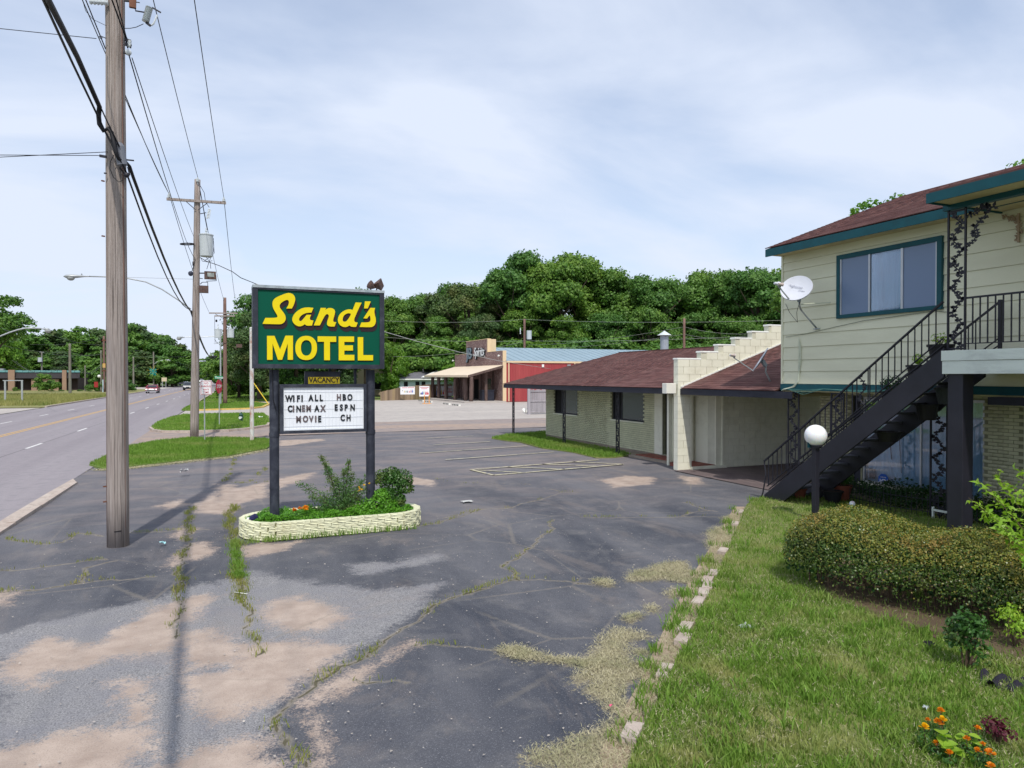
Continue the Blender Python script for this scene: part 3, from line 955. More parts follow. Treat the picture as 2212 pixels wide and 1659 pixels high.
# broken edging stones of the lawn
edg = empty('lawn_edging', (KERBPTS[4].x, KERBPTS[4].y, 0), 'broken pale concrete edging between the parking lot and the lawn', 'kerb')
me_ = MB().box(-.15, .15, -.065, .065, -.04, .05).mesh('edging_stone', MAT_KERB)
k = 0
for i in range(1, len(KERBPTS) - 1):
    a, b = KERBPTS[i], KERBPTS[i + 1]
    L = (b - a).length; n = int(L / .31)
    for j in range(n):
        if random.random() < (.4 if i > 5 else .12): continue
        p = a.lerp(b, (j + .5) / n)
        nn = (b - a).normalized()
        o = add_obj('edging_stone', me_, edg, (p.x - .06 + random.uniform(-.02, .02), p.y + .02 + random.uniform(-.02, .02), random.uniform(-.01, .015)),
                    (random.uniform(-.05, .05), random.uniform(-.04, .04), math.atan2(nn.y, nn.x) + random.uniform(-.08, .08)))
# ------------------------------------------------------------------ building materials
CREAM = (.60, .615, .42)
MAT_BRICK = M('cream_painted_brick', (.62, .62, .43), .75, var=.10, scale=1.2, bump=.35, bscale=70, bdist=.006, piece=.055, dirt=(.33, .32, .21), dirt_amt=.30, dirt_scale=2)
MAT_MORTAR = M('painted_mortar', (.27, .27, .18), .9, var=.15, scale=6, bump=.3)
MAT_BLOCK = M('cream_painted_block', (.78, .77, .64), .7, var=.05, scale=1.5, bump=.4, bscale=50, bdist=.006, piece=.03, dirt=(.45, .43, .30), dirt_amt=.3, dirt_scale=2.5)
MAT_BLOCKJ = M('block_joint', (.60, .59, .48), .85, var=.1, bump=.2)
MAT_SIDING = M('pale_green_siding', (.73, .725, .545), .62, var=.05, scale=1.0, stretch=(1, .3, 1), bump=.15, bscale=40, piece=.02, dirt=(.56, .55, .40), dirt_amt=.35, dirt_scale=1.2)
MAT_SOFFIT = M('cream_soffit', (.56, .50, .28), .8, var=.12, scale=2, dirt=(.32, .25, .12), dirt_amt=.4)
MAT_TEAL = M('teal_trim_paint', (.005, .078, .098), .55, var=.12, scale=3, bump=.1, dirt=(.008, .045, .055), dirt_amt=.4, dirt_scale=4)
MAT_DARKF = M('dark_fascia', (.022, .024, .038), .55, var=.2, bump=.1)
MAT_BLACK = M('black_painted_metal', (.018, .018, .028), .45, .4, var=.2, bump=.15, bscale=30)
MAT_IRON = M('wrought_iron', (.016, .016, .026), .5, .4, var=.25, bump=.2, bscale=40)
MAT_DECKF = M('pale_deck_board', (.66, .72, .66), .65, var=.07, scale=1.5, stretch=(1, .3, 1), bump=.25, bscale=30, dirt=(.30, .32, .32), dirt_amt=.35, dirt_scale=5)
MAT_TILE = M('red_clay_tile', (.26, .085, .06), .75, var=.25, scale=4, bump=.2, piece=.15)
MAT_SLAB = M('porch_concrete', (.30, .25, .20), .9, var=.2, scale=2, bump=.3)
MAT_DOOR = M('teal_door', (.005, .085, .095), .45, var=.1, bump=.05)
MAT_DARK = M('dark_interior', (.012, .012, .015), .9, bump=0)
MAT_ALU = M('aluminium_frame', (.50, .52, .55), .4, metal=.6, var=.1, bump=0)
MAT_WHITEP = M('white_paint', (.80, .81, .78), .5, var=.05, dirt=(.5, .5, .45), dirt_amt=.3)
MAT_CABLE = M('black_cable', (.012, .012, .016), .6, bump=0)
MAT_PALEW = M('pale_cable', (.62, .66, .52), .6, bump=0)


def shingle_mat(name, a, b, c_):
    t = NT(name)
    p = t.pos()
    r1 = t.new('ShaderNodeObjectInfo').outputs['Random']
    r2 = t.new('ShaderNodeNewGeometry').outputs['Random Per Island']
    rr = t.math('FRACT', t.math('ADD', r1, r2))
    col = t.mix(rr, a, b)
    col = t.mix(t.math('MULTIPLY', t.ramp(t.noise(p, 1.1, 6, .65), .45, .7), .5), col, c_)
    g = t.ramp(t.noise(p, 160, 3, .8), .3, .7, .75, 1.25)
    col = t.mix(1.0, col, t.new('ShaderNodeCombineColor', {0: g, 1: g, 2: g}).outputs[0], 'MULTIPLY')
    t.bsdf(col, .92, .15, 0, t.bump(t.noise(p, 160, 3, .8), .4, .006))
    return t.m


MAT_SHING = shingle_mat('brown_shingle', (.150, .072, .066), (.092, .043, .041), (.185, .11, .098))


def glassmat(name, tint, rough=.06, alpha=.35):
    t = NT(name)
    g = t.new('ShaderNodeBsdfGlossy', {'Color': (.9, .93, 1, 1), 'Roughness': rough})
    d_ = t.new('ShaderNodeBsdfDiffuse', {'Color': (*tint, 1)})
    tr = t.new('ShaderNodeBsdfTransparent', {'Color': (.85, .9, .95, 1)})
    m1 = t.new('ShaderNodeMixShader', {0: alpha, 1: d_.outputs[0], 2: tr.outputs[0]})
    fr = t.new('ShaderNodeFresnel', {'IOR': 1.5})
    m2 = t.new('ShaderNodeMixShader', {0: t.math('ADD', fr.outputs[0], .03), 1: m1.outputs[0], 2: g.outputs[0]})
    t.l.new(m2.outputs[0], t.out.inputs['Surface'])
    return t.m


MAT_GLASS = glassmat('window_glass', (.03, .04, .045), .03, .93)
MAT_SCREEN = glassmat('window_screen', (.15, .22, .36), .35, .12)
MAT_MURK = glassmat('murky_glass', (.10, .13, .13), .18, .45)
MAT_SCREEN2 = glassmat('dark_window_screen', (.05, .06, .065), .3, .25)


def curtain_mat(name, a, b, sc=14):
    t = NT(name)
    p = t.pos((1, 1, .05))
    col = t.mix(t.ramp(t.noise(p, sc, 4, .6), .35, .65), a, b)
    q = t.noise(t.pos((1, 1, .4)), 1.8, 5, .6, .6)
    col = t.mix(t.math('MULTIPLY', t.ramp(q, .56, .7), .6), col, scal(b, .55))
    t.bsdf(col, .9, .1)
    return t.m


MAT_CURT = curtain_mat('pale_blue_curtain', (.78, .92, .98), (.55, .76, .88))
MAT_CURT2 = curtain_mat('blue_curtain', (.26, .56, .72), (.16, .42, .60), 22)


def brickwall(parent, x, y0, y1, z0, z1, holes=(), mat=None, limit=300, L=.2, Hc=.075, proud=.012, name='brick', th=.03):
    """running-bond bricks on a wall that faces -X at plane x"""
    fr = []
    n = int(round((z1 - z0) / Hc))
    for r in range(n):
        zc = z0 + (r + .5) * Hc
        off = (r % 2) * (L + .01) / 2
        y = y0 - off
        while y < y1:
            a, b = max(y, y0), min(y + L, y1)
            y += L + .01
            if b - a < .05: continue
            yc = (a + b) / 2
            cut = False
            for (h0, h1, g0, g1) in holes:
                if yc > h0 - .03 and yc < h1 + .03 and zc > g0 and zc < g1: cut = True
            if cut: continue
            M_ = Matrix.Translation((x - proud / 2 + th / 2 + random.uniform(-.0015, .0015) - proud / 2, yc, zc))
            if b - a < L - .002: M_ = M_ @ Matrix.Diagonal((1, (b - a) / L, 1, 1))
            fr.append(M_)
    pieces(name, mat or MAT_BRICK, parent, (th, L - .004, Hc - .012), fr, limit)


def wall_holes(name, mat, parent, x0, x1, y0, y1, z0, z1, holes):
    """wall slab facing -X with rectangular openings"""
    m = MB()
    ys = sorted({y0, y1, *[h[0] for h in holes], *[h[1] for h in holes]})
    for a, b in zip(ys[:-1], ys[1:]):
        c = (a + b) / 2
        hs = sorted([h for h in holes if h[0] < c < h[1]], key=lambda h: h[2])
        z = z0
        for h in hs:
            if h[2] > z + .001: m.box(x0, x1, a, b, z, h[2])
            z = h[3]
        if z < z1 - .001: m.box(x0, x1, a, b, z, z1)
    return m.build(name, mat, parent, fix=False)


def shingles(parent, x0, z0, slope, y0, y1, xr, cutfn=None, w=.33, ex=.15, limit=300, name='shingle'):
    """courses on a roof plane rising towards +X from the eave (x0, z0)"""
    an = math.atan(slope)
    Ls = (xr - x0) / math.cos(an)
    n = int(Ls / ex)
    fr = []
    rot = Matrix.Rotation(-an + .05, 4, 'Y')
    for r in range(n + 1):
        s_ = r * ex + ex * .5
        if s_ > Ls - .03: continue
        x = x0 + s_ * math.cos(an); z = z0 + s_ * math.sin(an) + .014
        y = y0 - random.uniform(.02, w - .08)
        while y < y1 + .01:
            a, b = max(y, y0), min(y + w - .003, y1)
            y += w
            if b - a < .06: continue
            yc = (a + b) / 2
            if cutfn and not cutfn(x, yc): continue
            fr.append(Matrix.Translation((x, yc, z + random.uniform(-.001, .002))) @ rot @ Matrix.Diagonal((1, (b - a) / (w - .003), 1, 1)))
    pieces(name, MAT_SHING, parent, (ex + .016, w - .003, .021), fr, limit)


def vine(m, p0, p1, wdir, width, seed=0, leaf=.035, step=.11):
    """cast leafy vine between p0 and p1, waving along wdir"""
    rnd = random.Random(seed)
    p0, p1, wdir = Vector(p0), Vector(p1), Vector(wdir)
    L = (p1 - p0).length; t = (p1 - p0).normalized(); nrm = t.cross(wdir).normalized()
    N = max(4, int(L / .05)); pts = []
    for i in range(N + 1):
        u = i / N * L
        pts.append(p0 + t * u + wdir * (math.sin(u * 2 * math.pi / .42 + seed) * width * .32))
    m.tube(pts, .011, 4)
    k = int(L / step * 5.2)
    for i in range(k):
        u = (i + rnd.random() * .5) / k * L
        c0 = p0 + t * u + wdir * (math.sin(u * 2 * math.pi / .42 + seed) * width * .30)
        sd_ = 1 if i % 2 else -1
        dirn = (wdir * sd_ * rnd.uniform(.5, 1) + t * rnd.uniform(-.7, .9)).normalized()
        pr_ = nrm.cross(dirn).normalized()
        l = leaf * rnd.uniform(.8, 1.45)
        tip = c0 + dirn * l * 2
        a = c0 + dirn * l * .9 + pr_ * l * .62; b = c0 + dirn * l * .9 - pr_ * l * .62
        e = nrm * .008
        m.slab([c0 - e, a - e, tip - e, b - e], e * 2)


def iron_post(parent, x, y, z0, z1, w=.30, name='iron_post', seed=0, wd=(0, 1, 0)):
    wd = Vector(wd)
    m = MB()
    c = Vector((x, y, 0))
    for s_ in (-1, 1):
        q = c + wd * (s_ * w / 2)
        m.bar((q.x, q.y, z0), (q.x, q.y, z1), .030, .030, wd)
    for z in (z0 + .03, z1 - .03):
        m.bar(c - wd * w / 2 + Vector((0, 0, z)), c + wd * w / 2 + Vector((0, 0, z)), .02, .03)
    p = m.build(name, MAT_IRON, parent)
    v = MB(); vine(v, (x, y, z0 + .05), (x, y, z1 - .05), wd, w - .05, seed)
    v.build('vine_casting', MAT_IRON, p)
    return p


# ------------------------------------------------------------------ low motel wing with its stepped block wall
WX = 14.3
wing = empty('motel_wing', (WX, 24, 0), 'low brick motel wing with brown hip roof, porch posts and stepped block end wall', 'building')
box('foundation', MAT_SLAB, wing, WX - .02, 21.0, 17.9, 30.02, -.05, .10)
HO = [(26.89, 29.13, 1.15, 2.32), (21.79, 24.03, 1.15, 2.32), (19.2, 20.62, .12, 2.22)]
wall_holes('wall', MAT_MORTAR, wing, WX + .005, WX + .2, 18.0, 30.0, .10, 2.40, HO)
box('wall', MAT_BRICK, wing, WX + .2, 20.8, 29.8, 30.0, .1, 2.4)
box('wall', MAT_BRICK, wing, 20.6, 20.8, 17.9, 29.8, .1, 2.4)
brickwall(wing, WX, 21.1, 30.0, .10, 2.38, HO)
box('door_surround', MAT_BLOCK, wing, WX - .02, WX + .01, 20.62, 21.09, .1, 2.38)
for (a, b, c_, d_) in HO[:2]:
    wf = fr_x(MB(), WX + .06, WX + .10, a, b, c_, d_, .05)
    wf.box(WX + .062, WX + .098, b - .66, b - .60, c_ + .05, d_ - .05)
    w = wf.build('window', MAT_DARKF, wing, fix=False)
    box('pane', MAT_MURK, w, WX + .075, WX + .085, a + .05, b - .66, c_ + .05, d_ - .05)
    box('pane', MAT_DARK, w, WX + .075, WX + .085, b - .60, b - .05, c_ + .05, d_ - .05)
    box('curtain', M('grey_curtain', (.19, .22, .22), .9, var=.3, scale=5, stretch=(1, 1, .1), bump=0), w, WX + .18, WX + .195, a, b - .62, c_, d_)
    box('sill', MAT_BLOCK, w, WX - .05, WX + .08, a - .03, b + .03, c_ - .05, c_)
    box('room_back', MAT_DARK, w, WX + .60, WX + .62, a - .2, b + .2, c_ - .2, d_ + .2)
dr = box('door', MAT_DOOR, wing, WX + .14, WX + .18, 19.25, 20.25, .14, 2.18)
for (a, b, c_, d_) in ((19.35, 19.70, .3, .95), (19.80, 20.15, .3, .95)):
    box('door_panel', MAT_DOOR, dr, WX + .125, WX + .14, a, b, c_, d_)
for k in range(3):
    box('pane', MAT_GLASS, dr, WX + .12, WX + .142, 19.38, 20.12, 1.1 + k * .33, 1.38 + k * .33)
dr2 = box('door_frame', MAT_DARK, wing, WX + .13, WX + .2, 20.25, 20.62, .12, 2.22)
box('door_frame', MAT_DARK, wing, WX + .45, WX + .47, 19, 20.8, .1, 2.3)
# porch floor
box('porch_floor', MAT_SLAB, wing, 13.5, WX - .022, 21.4, 29.9, -.05, .035)
fr = [Matrix.Translation((13.5 + .19 + i * .205, 18.25 + j * .205, .075)) for i in range(3) for j in range(15)]
box('porch_step', MAT_SLAB, wing, 13.42, WX - .022, 18.05, 21.4, -.05, .06)
pieces('floor_tile', MAT_TILE, wing, (.2, .2, .03), fr)
# roof: hip slopes
EX, EZ, SL, RX, HY = 12.85, 2.44, .355, 16.9, 31.65
RZ = EZ + SL * (RX - EX)
FX2 = 2 * RX - EX
SP = 17.84
rm = MB()
A0, A1 = (EX, SP, EZ), (EX, HY, EZ)
Rr, Rf = (RX, SP, RZ), (RX, HY - (RX - EX), RZ)
B0, B1 = (FX2, SP, EZ), (FX2, HY, EZ)
rm.poly([A0, Rr, Rf, A1]); rm.poly([B0, B1, Rf, Rr]); rm.poly([A1, Rf, B1])
rm.poly([(p[0], p[1], EZ - .02) for p in (A0, A1, B1, B0)])
rm.poly([A0, (EX, SP, EZ - .02), (FX2, SP, EZ - .02), B0, Rr])
rm.build('roof', MAT_SHING, wing, fix=False)
fm = MB()
fm.box(EX - .03, EX - .002, SP, HY + .03, EZ - .17, EZ + .0)
fm.box(EX - .002, FX2, HY, HY + .03, EZ - .17, EZ + .0)
fm.build('fascia', MAT_DARKF, wing, fix=False)
box('porch_ceiling', MAT_SOFFIT, wing, EX, WX + .3, SP, HY, EZ - .10, EZ - .03)
shingles(wing, EX - .04, EZ + .004, SL, SP + .02, HY, RX, lambda x, y: (HY - y) > (x - EX) - .05)
tr = MB().bar((EX - .03, HY + .03, EZ + .02), (RX, HY - (RX - EX), RZ + .03), .12, .02)
tr.build('hip_flashing', MAT_SHING, wing)
rc = MB().bar((RX, SP, RZ + .02), (RX, HY - (RX - EX), RZ + .02), .28, .03); rc.build('ridge_cap', MAT_SHING, wing)
for i, (px, py) in enumerate([(13.19, 31.31), (13.24, 26.05), (13.28, 21.91)]):
    iron_post(wing, px, py, .0, EZ - .1, .20, seed=i * 3, wd=(0, 1, 0))
vp = MB().lathe([(.17, -.5), (.17, .55)], (17.0, 24.4, 3.95), 16).build('vent_pipe', M('galvanised_steel', (.42, .46, .52), .45, metal=.5, var=.15, bump=0), wing, smooth=False)
MB().lathe([(.30, .55), (.28, .56), (.01, .74)], (17.0, 24.4, 3.95), 16).build('vent_cap', M('pale_metal', (.66, .72, .72), .5, metal=.2, bump=0), vp)
# stepped block wall in plane Y = 17.6
PW0, PW1 = 17.6, 17.82
steps = [(12.74, 3.33), (13.58, 3.55), (14.23, 3.77), (14.88, 3.99), (15.54, 4.21), (16.20, 4.43), (17.6, 4.21), (18.26, 3.99), (18.9, 3.77), (19.6, 3.55), (20.2, 3.33)]


def ptop(x):
    z = 0
    for a, b in steps:
        if x >= a - .01: z = b
    return z


core = MB()
for i, (a, zt) in enumerate(steps):
    b = steps[i + 1][0] if i + 1 < len(steps) else 20.9
    zb = 2.28 if a < 14.2 else 0
    core.box(a + .015, b + (.015 if i < 5 else -.015), PW0 + .012, PW1, zb, zt - .02)
core.box(12.755, 13.24, PW0 + .012, PW1, 0, 2.28)
core.box(14.16, 14.24, PW0 + .012, 18.0, 0, 2.28)
core.build('block_wall_core', MAT_BLOCKJ, wing, fix=False)
fr = []
Hb = .2215
nr = 20
for r in range(nr):
    zc = .0 + (r + .5) * Hb - .001
    xs = [12.74 + .42 * i - (.21 if r % 2 else 0) for i in range(22)]
    for x in xs:
        a, b = max(x, 12.74), x + .41
        if b - a < .1: continue
        if zc > ptop(a + .02) + .02: continue
        while b - a > .12 and zc > ptop(b - .03) + .02: b -= .05
        if zc < 2.28:
            if a < 13.245 and b > 13.245: b = 13.245
            elif a >= 13.2 and b <= 14.47: continue
            elif a < 14.45 < b: a = 14.455
        if b - a < .06 or b > 20.9: continue
        fr.append(Matrix.Translation(((a + b) / 2, PW0 + .1, zc)) @ Matrix.Diagonal(((b - a - .005) / .4, 1, 1, 1)))
pieces('block', MAT_BLOCK, wing, (.4, .21, Hb - .006), fr)
# end blocks of the pillar towards the road, and coping
for i, (a, zt) in enumerate(steps[:8]):
    b = steps[i + 1][0] if i + 1 < len(steps) else 20.9
    MB().prism([(a - .015, PW0 - .01), (b if i >= 5 else b + .01, PW0 - .01), (b if i >= 5 else b + .01, PW1 + .02), (a - .015, PW1 + .02)], zt - .02, zt + .035).build('coping', MAT_WHITEP, wing, bevel=.015)
# alcove with boarded door
box('alcove_floor', MAT_TILE, wing, 13.245, 14.155, 17.62, 18.7, -.02, .10)
box('alcove_curb', MAT_BLOCK, wing, 13.20, 14.5, 17.50, 17.60, -.02, .09)
box('alcove_back', MAT_BLOCK, wing, 13.2, 14.3, 18.7, 18.8, 0, 2.4)
box('alcove_side', MAT_BLOCK, wing, 14.16, 14.28, 18.0, 18.7, 0, 2.4)
ad = box('boarded_door', M('pale_board', (.66, .66, .50), .7, var=.06, bump=.1), wing, 13.30, 13.95, 18.62, 18.68, .14, 2.15)
box('door_trim', MAT_BLOCK, ad, 13.95, 14.05, 18.58, 18.68, .12, 2.2)
box('corner_trim', MAT_BLOCK, wing, 14.15, 14.45, 17.60, 17.64, 0, 2.30)
box('corner_trim', MAT_BLOCK, wing, 14.36, 14.44, 17.55, 17.598, 0, 2.30)
mA, mB_ = atY(1440, 828, 17.62), atY(1460.8, 850, 17.62)
box('meter_box', M('white_plastic_box', (.80, .78, .70), .5, var=.04, bump=0), wing, mA.x, mB_.x, 17.62, 17.85, mB_.z, mA.z, bevel=.01)
# breezeway roof between the block wall and the two-storey block
BY0, BY1 = 13.70, 17.585
bm_ = MB()
bm_.poly([(EX, BY0, EZ), (RX, BY0, RZ), (RX, BY1, RZ), (EX, BY1, EZ)])
bm_.poly([(RX, BY0, RZ), (FX2, BY0, EZ), (FX2, BY1, EZ), (RX, BY1, RZ)])
bm_.poly([(EX, BY0, EZ - .04), (EX, BY1, EZ - .04), (FX2, BY1, EZ - .04), (FX2, BY0, EZ - .04)])
bm_.build('breezeway_roof', MAT_SHING, wing, fix=False)
shingles(wing, EX - .04, EZ + .004, SL, BY0, BY1 - .01, RX, limit=260, name='breezeway_shingle')
box('fascia', MAT_DARKF, wing, EX - .03, EX - .002, 13.15, BY1, EZ - .17, EZ)
box('breezeway_ceiling', MAT_SOFFIT, wing, EX, 20.5, BY0, BY1, EZ - .14, EZ - .06)
MB().bar((EX, BY1 - .01, EZ + .03), (RX, BY1 - .01, RZ + .03), .02, .10).build('flashing', MAT_WHITEP, wing)
sheet('breezeway_floor', simple_ground('breezeway_paving', (.13, .10, .10), (.19, .15, .145), (.10, .09, .09), .8, 4, 40), [(12.6, 13.3), (21, 13.3), (21, 17.6), (12.6, 17.6)], .010)

# ------------------------------------------------------------------ two-storey motel block
FX = 13.0
BLK = empty('motel_block', (FX, 9, 0), 'two storey motel block with pale green siding above and cream brick below', 'building')
YE, YN = 13.65, 3.0
box('upper_body', MAT_SIDING, BLK, FX + .02, 21.4, YN, YE, 2.62, 5.86)
zs = [2.63, 2.93, 3.21, 3.52, 3.83, 4.15, 4.46, 4.77, 5.09, 5.40, 5.60, 5.80]
for a, b in zip(zs[:-1], zs[1:]):
    m = MB()
    m.add([(FX - .016, YN, a + .004), (FX - .016, YE - .04, a + .004), (FX + .02, YE - .04, a + .004), (FX + .02, YN, a + .004),
           (FX + .004, YN, b), (FX + .004, YE - .04, b), (FX + .02, YE - .04, b), (FX + .02, YN, b)],
          [(0, 1, 2, 3), (4, 7, 6, 5), (0, 4, 5, 1), (0, 3, 7, 4), (1, 5, 6, 2)])
    m.build('siding_board', MAT_SIDING, BLK, fix=True)
box('corner_trim', MAT_SIDING, BLK, FX - .022, FX + .02, YE - .038, YE + .02, 2.62, 5.80)
box('sill_trim', MAT_TEAL, BLK, FX - .03, FX + .02, YN, YE + .03, 2.47, 2.625)
box('walkway_soffit', MAT_SOFFIT, BLK, FX + .02, 15.0, YN, YE, 2.44, 2.47)
# upper window
W0, W1, V0, V1 = 9.42, 11.93, 4.11, 5.53
wn_ = fr_x(MB(), FX - .075, FX + .01, W0, W1, V0, V1, .10, .08, .10, .09)
win = wn_.build('window', MAT_TEAL, BLK, fix=False)
for q in ((11.05, 11.09, V0 + .08, V1 - .1), (10.26, 10.31, V0 + .08, V1 - .1), (11.80, 11.84, V0 + .08, V1 - .1), (9.52, 9.55, V0 + .08, V1 - .1)):
    box('sash', MAT_ALU, win, FX - .062, FX - .03, *q)
box('pane', MAT_SCREEN, win, FX - .045, FX - .035, 11.09, 11.84, V0 + .08, V1 - .10)
box('pane', MAT_SCREEN, win, FX - .045, FX - .035, 9.52, 10.26, V0 + .08, V1 - .10)
box('pane', MAT_GLASS, win, FX - .040, FX - .034, 10.31, 11.05, V0 + .08, V1 - .10)


def drape(name, mat, parent, x, y0, y1, z0, z1, amp=.03, wl_=.17, seed=0):
    n = int((y1 - y0) / .02)
    rnd = random.Random(seed)
    V, F = [], []
    ph = rnd.uniform(0, 6)
    for i in range(n + 1):
        y = y0 + (y1 - y0) * i / n
        for j in range(5):
            z = z0 + (z1 - z0) * j / 4
            xx = x + amp * math.sin(y * 2 * math.pi / wl_ + ph + .5 * math.sin(z * 2.1 + y)) * (1.1 - .12 * j) + .4 * amp * math.sin(y * 31 + z)
            V.append((xx, y, z))
    for i in range(n):
        for j in range(4):
            a = i * 5 + j
            F.append((a, a + 1, a + 6, a + 5))
    m = MB(); m.v, m.f = V, F
    o = m.build(name, mat, parent, smooth=True, fix=False)
    return o


drape('curtain', MAT_CURT2, win, FX - .028, 10.31, 11.05, V0 + .05, V1 - .08, .003, .12, 3)
box('curtain', M('dull_blind', (.17, .20, .28), .9, var=.15, stretch=(1, 1, .1), bump=0), win, FX - .03, FX - .018, 11.09, 11.84, V0 + .05, V1 - .08)
box('curtain', M('dull_blind_b', (.17, .21, .32), .9, var=.15, stretch=(1, 1, .1), bump=0), win, FX - .03, FX - .018, 9.52, 10.26, V0 + .05, V1 - .08)
# main roof, gable towards the breezeway
MX, MZ, MS, MR = 12.5, 5.93, .37, 17.3
MRZ = MZ + MS * (MR - MX)
rm = MB()
rm.slab([(MX, YN - .3, MZ - .03), (MR, YN - .3, MRZ - .03), (MR, YE + .02, MRZ - .03), (MX, YE + .02, MZ - .03)], (0, 0, .03))
rm.slab([(MR, YN - .3, MRZ - .03), (2 * MR - MX, YN - .3, MZ - .03), (2 * MR - MX, YE + .02, MZ - .03), (MR, YE + .02, MRZ - .03)], (0, 0, .03))
rm.build('roof', MAT_SHING, BLK)
gm = MB().slab([(FX + .02, YE, 5.86), (21.4, YE, 5.86), (MR, YE, MRZ - .05)], (0, -.1, 0)); gm.build('gable_wall', MAT_SIDING, BLK)
shingles(BLK, MX - .02, MZ + .004, MS, 7.4, YE + .03, MR, limit=300)
box('fascia', MAT_TEAL, BLK, MX - .03, MX, YN, YE + .02, MZ - .19, MZ - .01)
box('soffit', MAT_SOFFIT, BLK, MX, FX, YN, YE + .01, MZ - .15, MZ - .12)
# porch roof over the balcony
PX, PZ, PY = 11.1, 5.92, 8.32
pm = MB().slab([(PX, YN - .3, PZ - .035), (MX + 1.2, YN - .3, PZ + .52), (MX + 1.2, PY, PZ + .52), (PX, PY, PZ - .035)], (0, 0, .035))
pm.build('porch_roof', MAT_SHING, BLK)
box('porch_fascia', MAT_TEAL, BLK, PX - .03, PX, YN - .3, PY, PZ - .20, PZ - .035)
MB().slab([(PX - .03, PY, PZ - .20), (MX + .5, PY, PZ - .20), (MX + .5, PY, PZ + .28), (PX - .03, PY, PZ - .035)], (0, .03, 0)).build('porch_end_fascia', MAT_TEAL, BLK)
box('porch_ceiling', MAT_SOFFIT, BLK, PX, FX - .02, YN, PY, PZ - .17, PZ - .13)
box('porch_beam', MAT_TEAL, BLK, 11.62, 11.76, YN, 8.45, 5.66, 5.79)
# balcony deck
dk = box('balcony_deck', MAT_SLAB, BLK, 11.64, FX - .03, YN, 8.40, 2.90, 3.22)
box('deck_board', MAT_DECKF, BLK, 11.585, 11.635, YN, 8.44, 3.075, 3.25, bevel=.004)
box('deck_board', MAT_DECKF, BLK, 11.597, 11.635, YN, 8.43, 2.85, 3.070, bevel=.004)
box('deck_end_board', MAT_BLACK, BLK, 11.64, FX - .03, 8.405, 8.45, 2.86, 3.2)
box('deck_soffit', MAT_SOFFIT, BLK, 11.64, FX - .03, YN, 8.40, 2.86, 2.895)
box('deck_beam', MAT_DARKF, BLK, 12.75, 13.3, YN, 8.4, 2.30, 2.44)
box('deck_post', MAT_BLACK, BLK, 11.66, 11.93, 8.10, 8.37, -.02, 2.85, bevel=.008)
box('deck_post', MAT_BLACK, BLK, 11.66, 11.93, 3.9, 4.17, -.02, 2.85, bevel=.008)
ip = iron_post(BLK, 11.69, 8.24, 3.25, 5.66, .30, seed=5)
# bracket casting beside the post head
bk = MB()
vine(bk, (11.69, 8.06, 4.95), (11.69, 7.72, 5.63), (0, 1, 0), .16, 2, leaf=.032)
vine(bk, (11.69, 8.06, 5.55), (11.69, 7.60, 5.60), (0, 0, 1), .12, 4, leaf=.032)
bk.build('corner_bracket', MAT_IRON, BLK)
bk = MB(); M_PL = M('pale_casting', (.36, .27, .18), .7, var=.2)
vine(bk, (12.96, 8.30, 5.62), (12.96, 8.03, 5.58), (0, 0, 1), .12, 7, leaf=.028)
vine(bk, (12.96, 8.05, 5.60), (12.96, 8.02, 5.18), (0, 1, 0), .12, 8, leaf=.028)
bk.bar((12.96, 8.02, 5.15), (12.96, 8.02, 5.66), .03, .03); bk.build('wall_bracket', M_PL, BLK)
# balcony railing
RLX = 11.69
rl = MB().bar((RLX, YN, 4.13), (RLX, 8.08, 4.13), .045, .03)
rail = rl.build('balcony_rail', MAT_IRON, BLK)
MB().bar((RLX, YN, 3.36), (RLX, 8.08, 3.36), .03, .015).build('bottom_rail', MAT_IRON, rail)
me_ = MB().box(-.009, .009, -.009, .009, -.38, .38).mesh('baluster', MAT_IRON)
for i in range(40):
    y = 7.96 - i * .125
    if y < YN: break
    o = add_obj('baluster', me_, rail, (RLX, y, 3.74))
# lower storey
LX = 15.0
HL = [(9.95, 13.02, .16, 2.30), (13.06, 13.31, .10, 2.32), (7.2, 9.15, .75, 2.30)]
wall_holes('wall', MAT_MORTAR, BLK, LX + .004, LX + .2, YN, 14.35, .08, 2.46, HL)
box('wall', MAT_BRICK, BLK, LX + .2, 21.2, 14.15, 14.35, .08, 2.46)
box('wall', MAT_BRICK, BLK, 21.0, 21.2, YN, 14.15, .08, 2.46)
box('room_floor', MAT_DARK, BLK, LX + .2, 21, YN, 14.1, .0, .05)
box('walkway_slab', MAT_SLAB, BLK, 13.45, LX, YN, 14.35, -.05, .06)
brickwall(BLK, LX, 6.2, 14.35, .08, 2.45, HL)
pw = fr_x(MB(), LX + .03, LX + .08, 9.95, 13.02, .16, 2.3, .05, .05, .06)
pw.box(LX + .032, LX + .078, 11.42, 11.46, .21, 2.24)
pwin = pw.build('picture_window', MAT_ALU, BLK, fix=False)
box('pane', MAT_GLASS, pwin, LX + .05, LX + .056, 10.0, 11.42, .21, 2.24)
box('pane', MAT_GLASS, pwin, LX + .05, LX + .056, 11.46, 12.97, .21, 2.24)
box('sill', MAT_BLOCK, pwin, LX - .06, LX + .05, 9.92, 13.05, .08, .155)
drape('curtain', MAT_CURT, pwin, LX + .17, 9.9, 13.05, .12, 2.32, .028, .21, 1)
cf = MB()
cf.tube([(LX + .125, 12.35, 1.5), (LX + .12, 12.30, 1.1), (LX + .125, 12.27, .8)], .012, 5)
cf.tube([(LX + .125, 12.02, 1.9), (LX + .12, 12.06, 1.3), (LX + .12, 12.0, .5)], .010, 5)
cf.build('curtain_gap', MAT_DARK, pwin)
box('paper_notice', M('white_paper', (.78, .80, .86), .7, bump=0, var=.03), pwin, LX + .060, LX + .066, 12.25, 12.86, 1.72, 2.16)
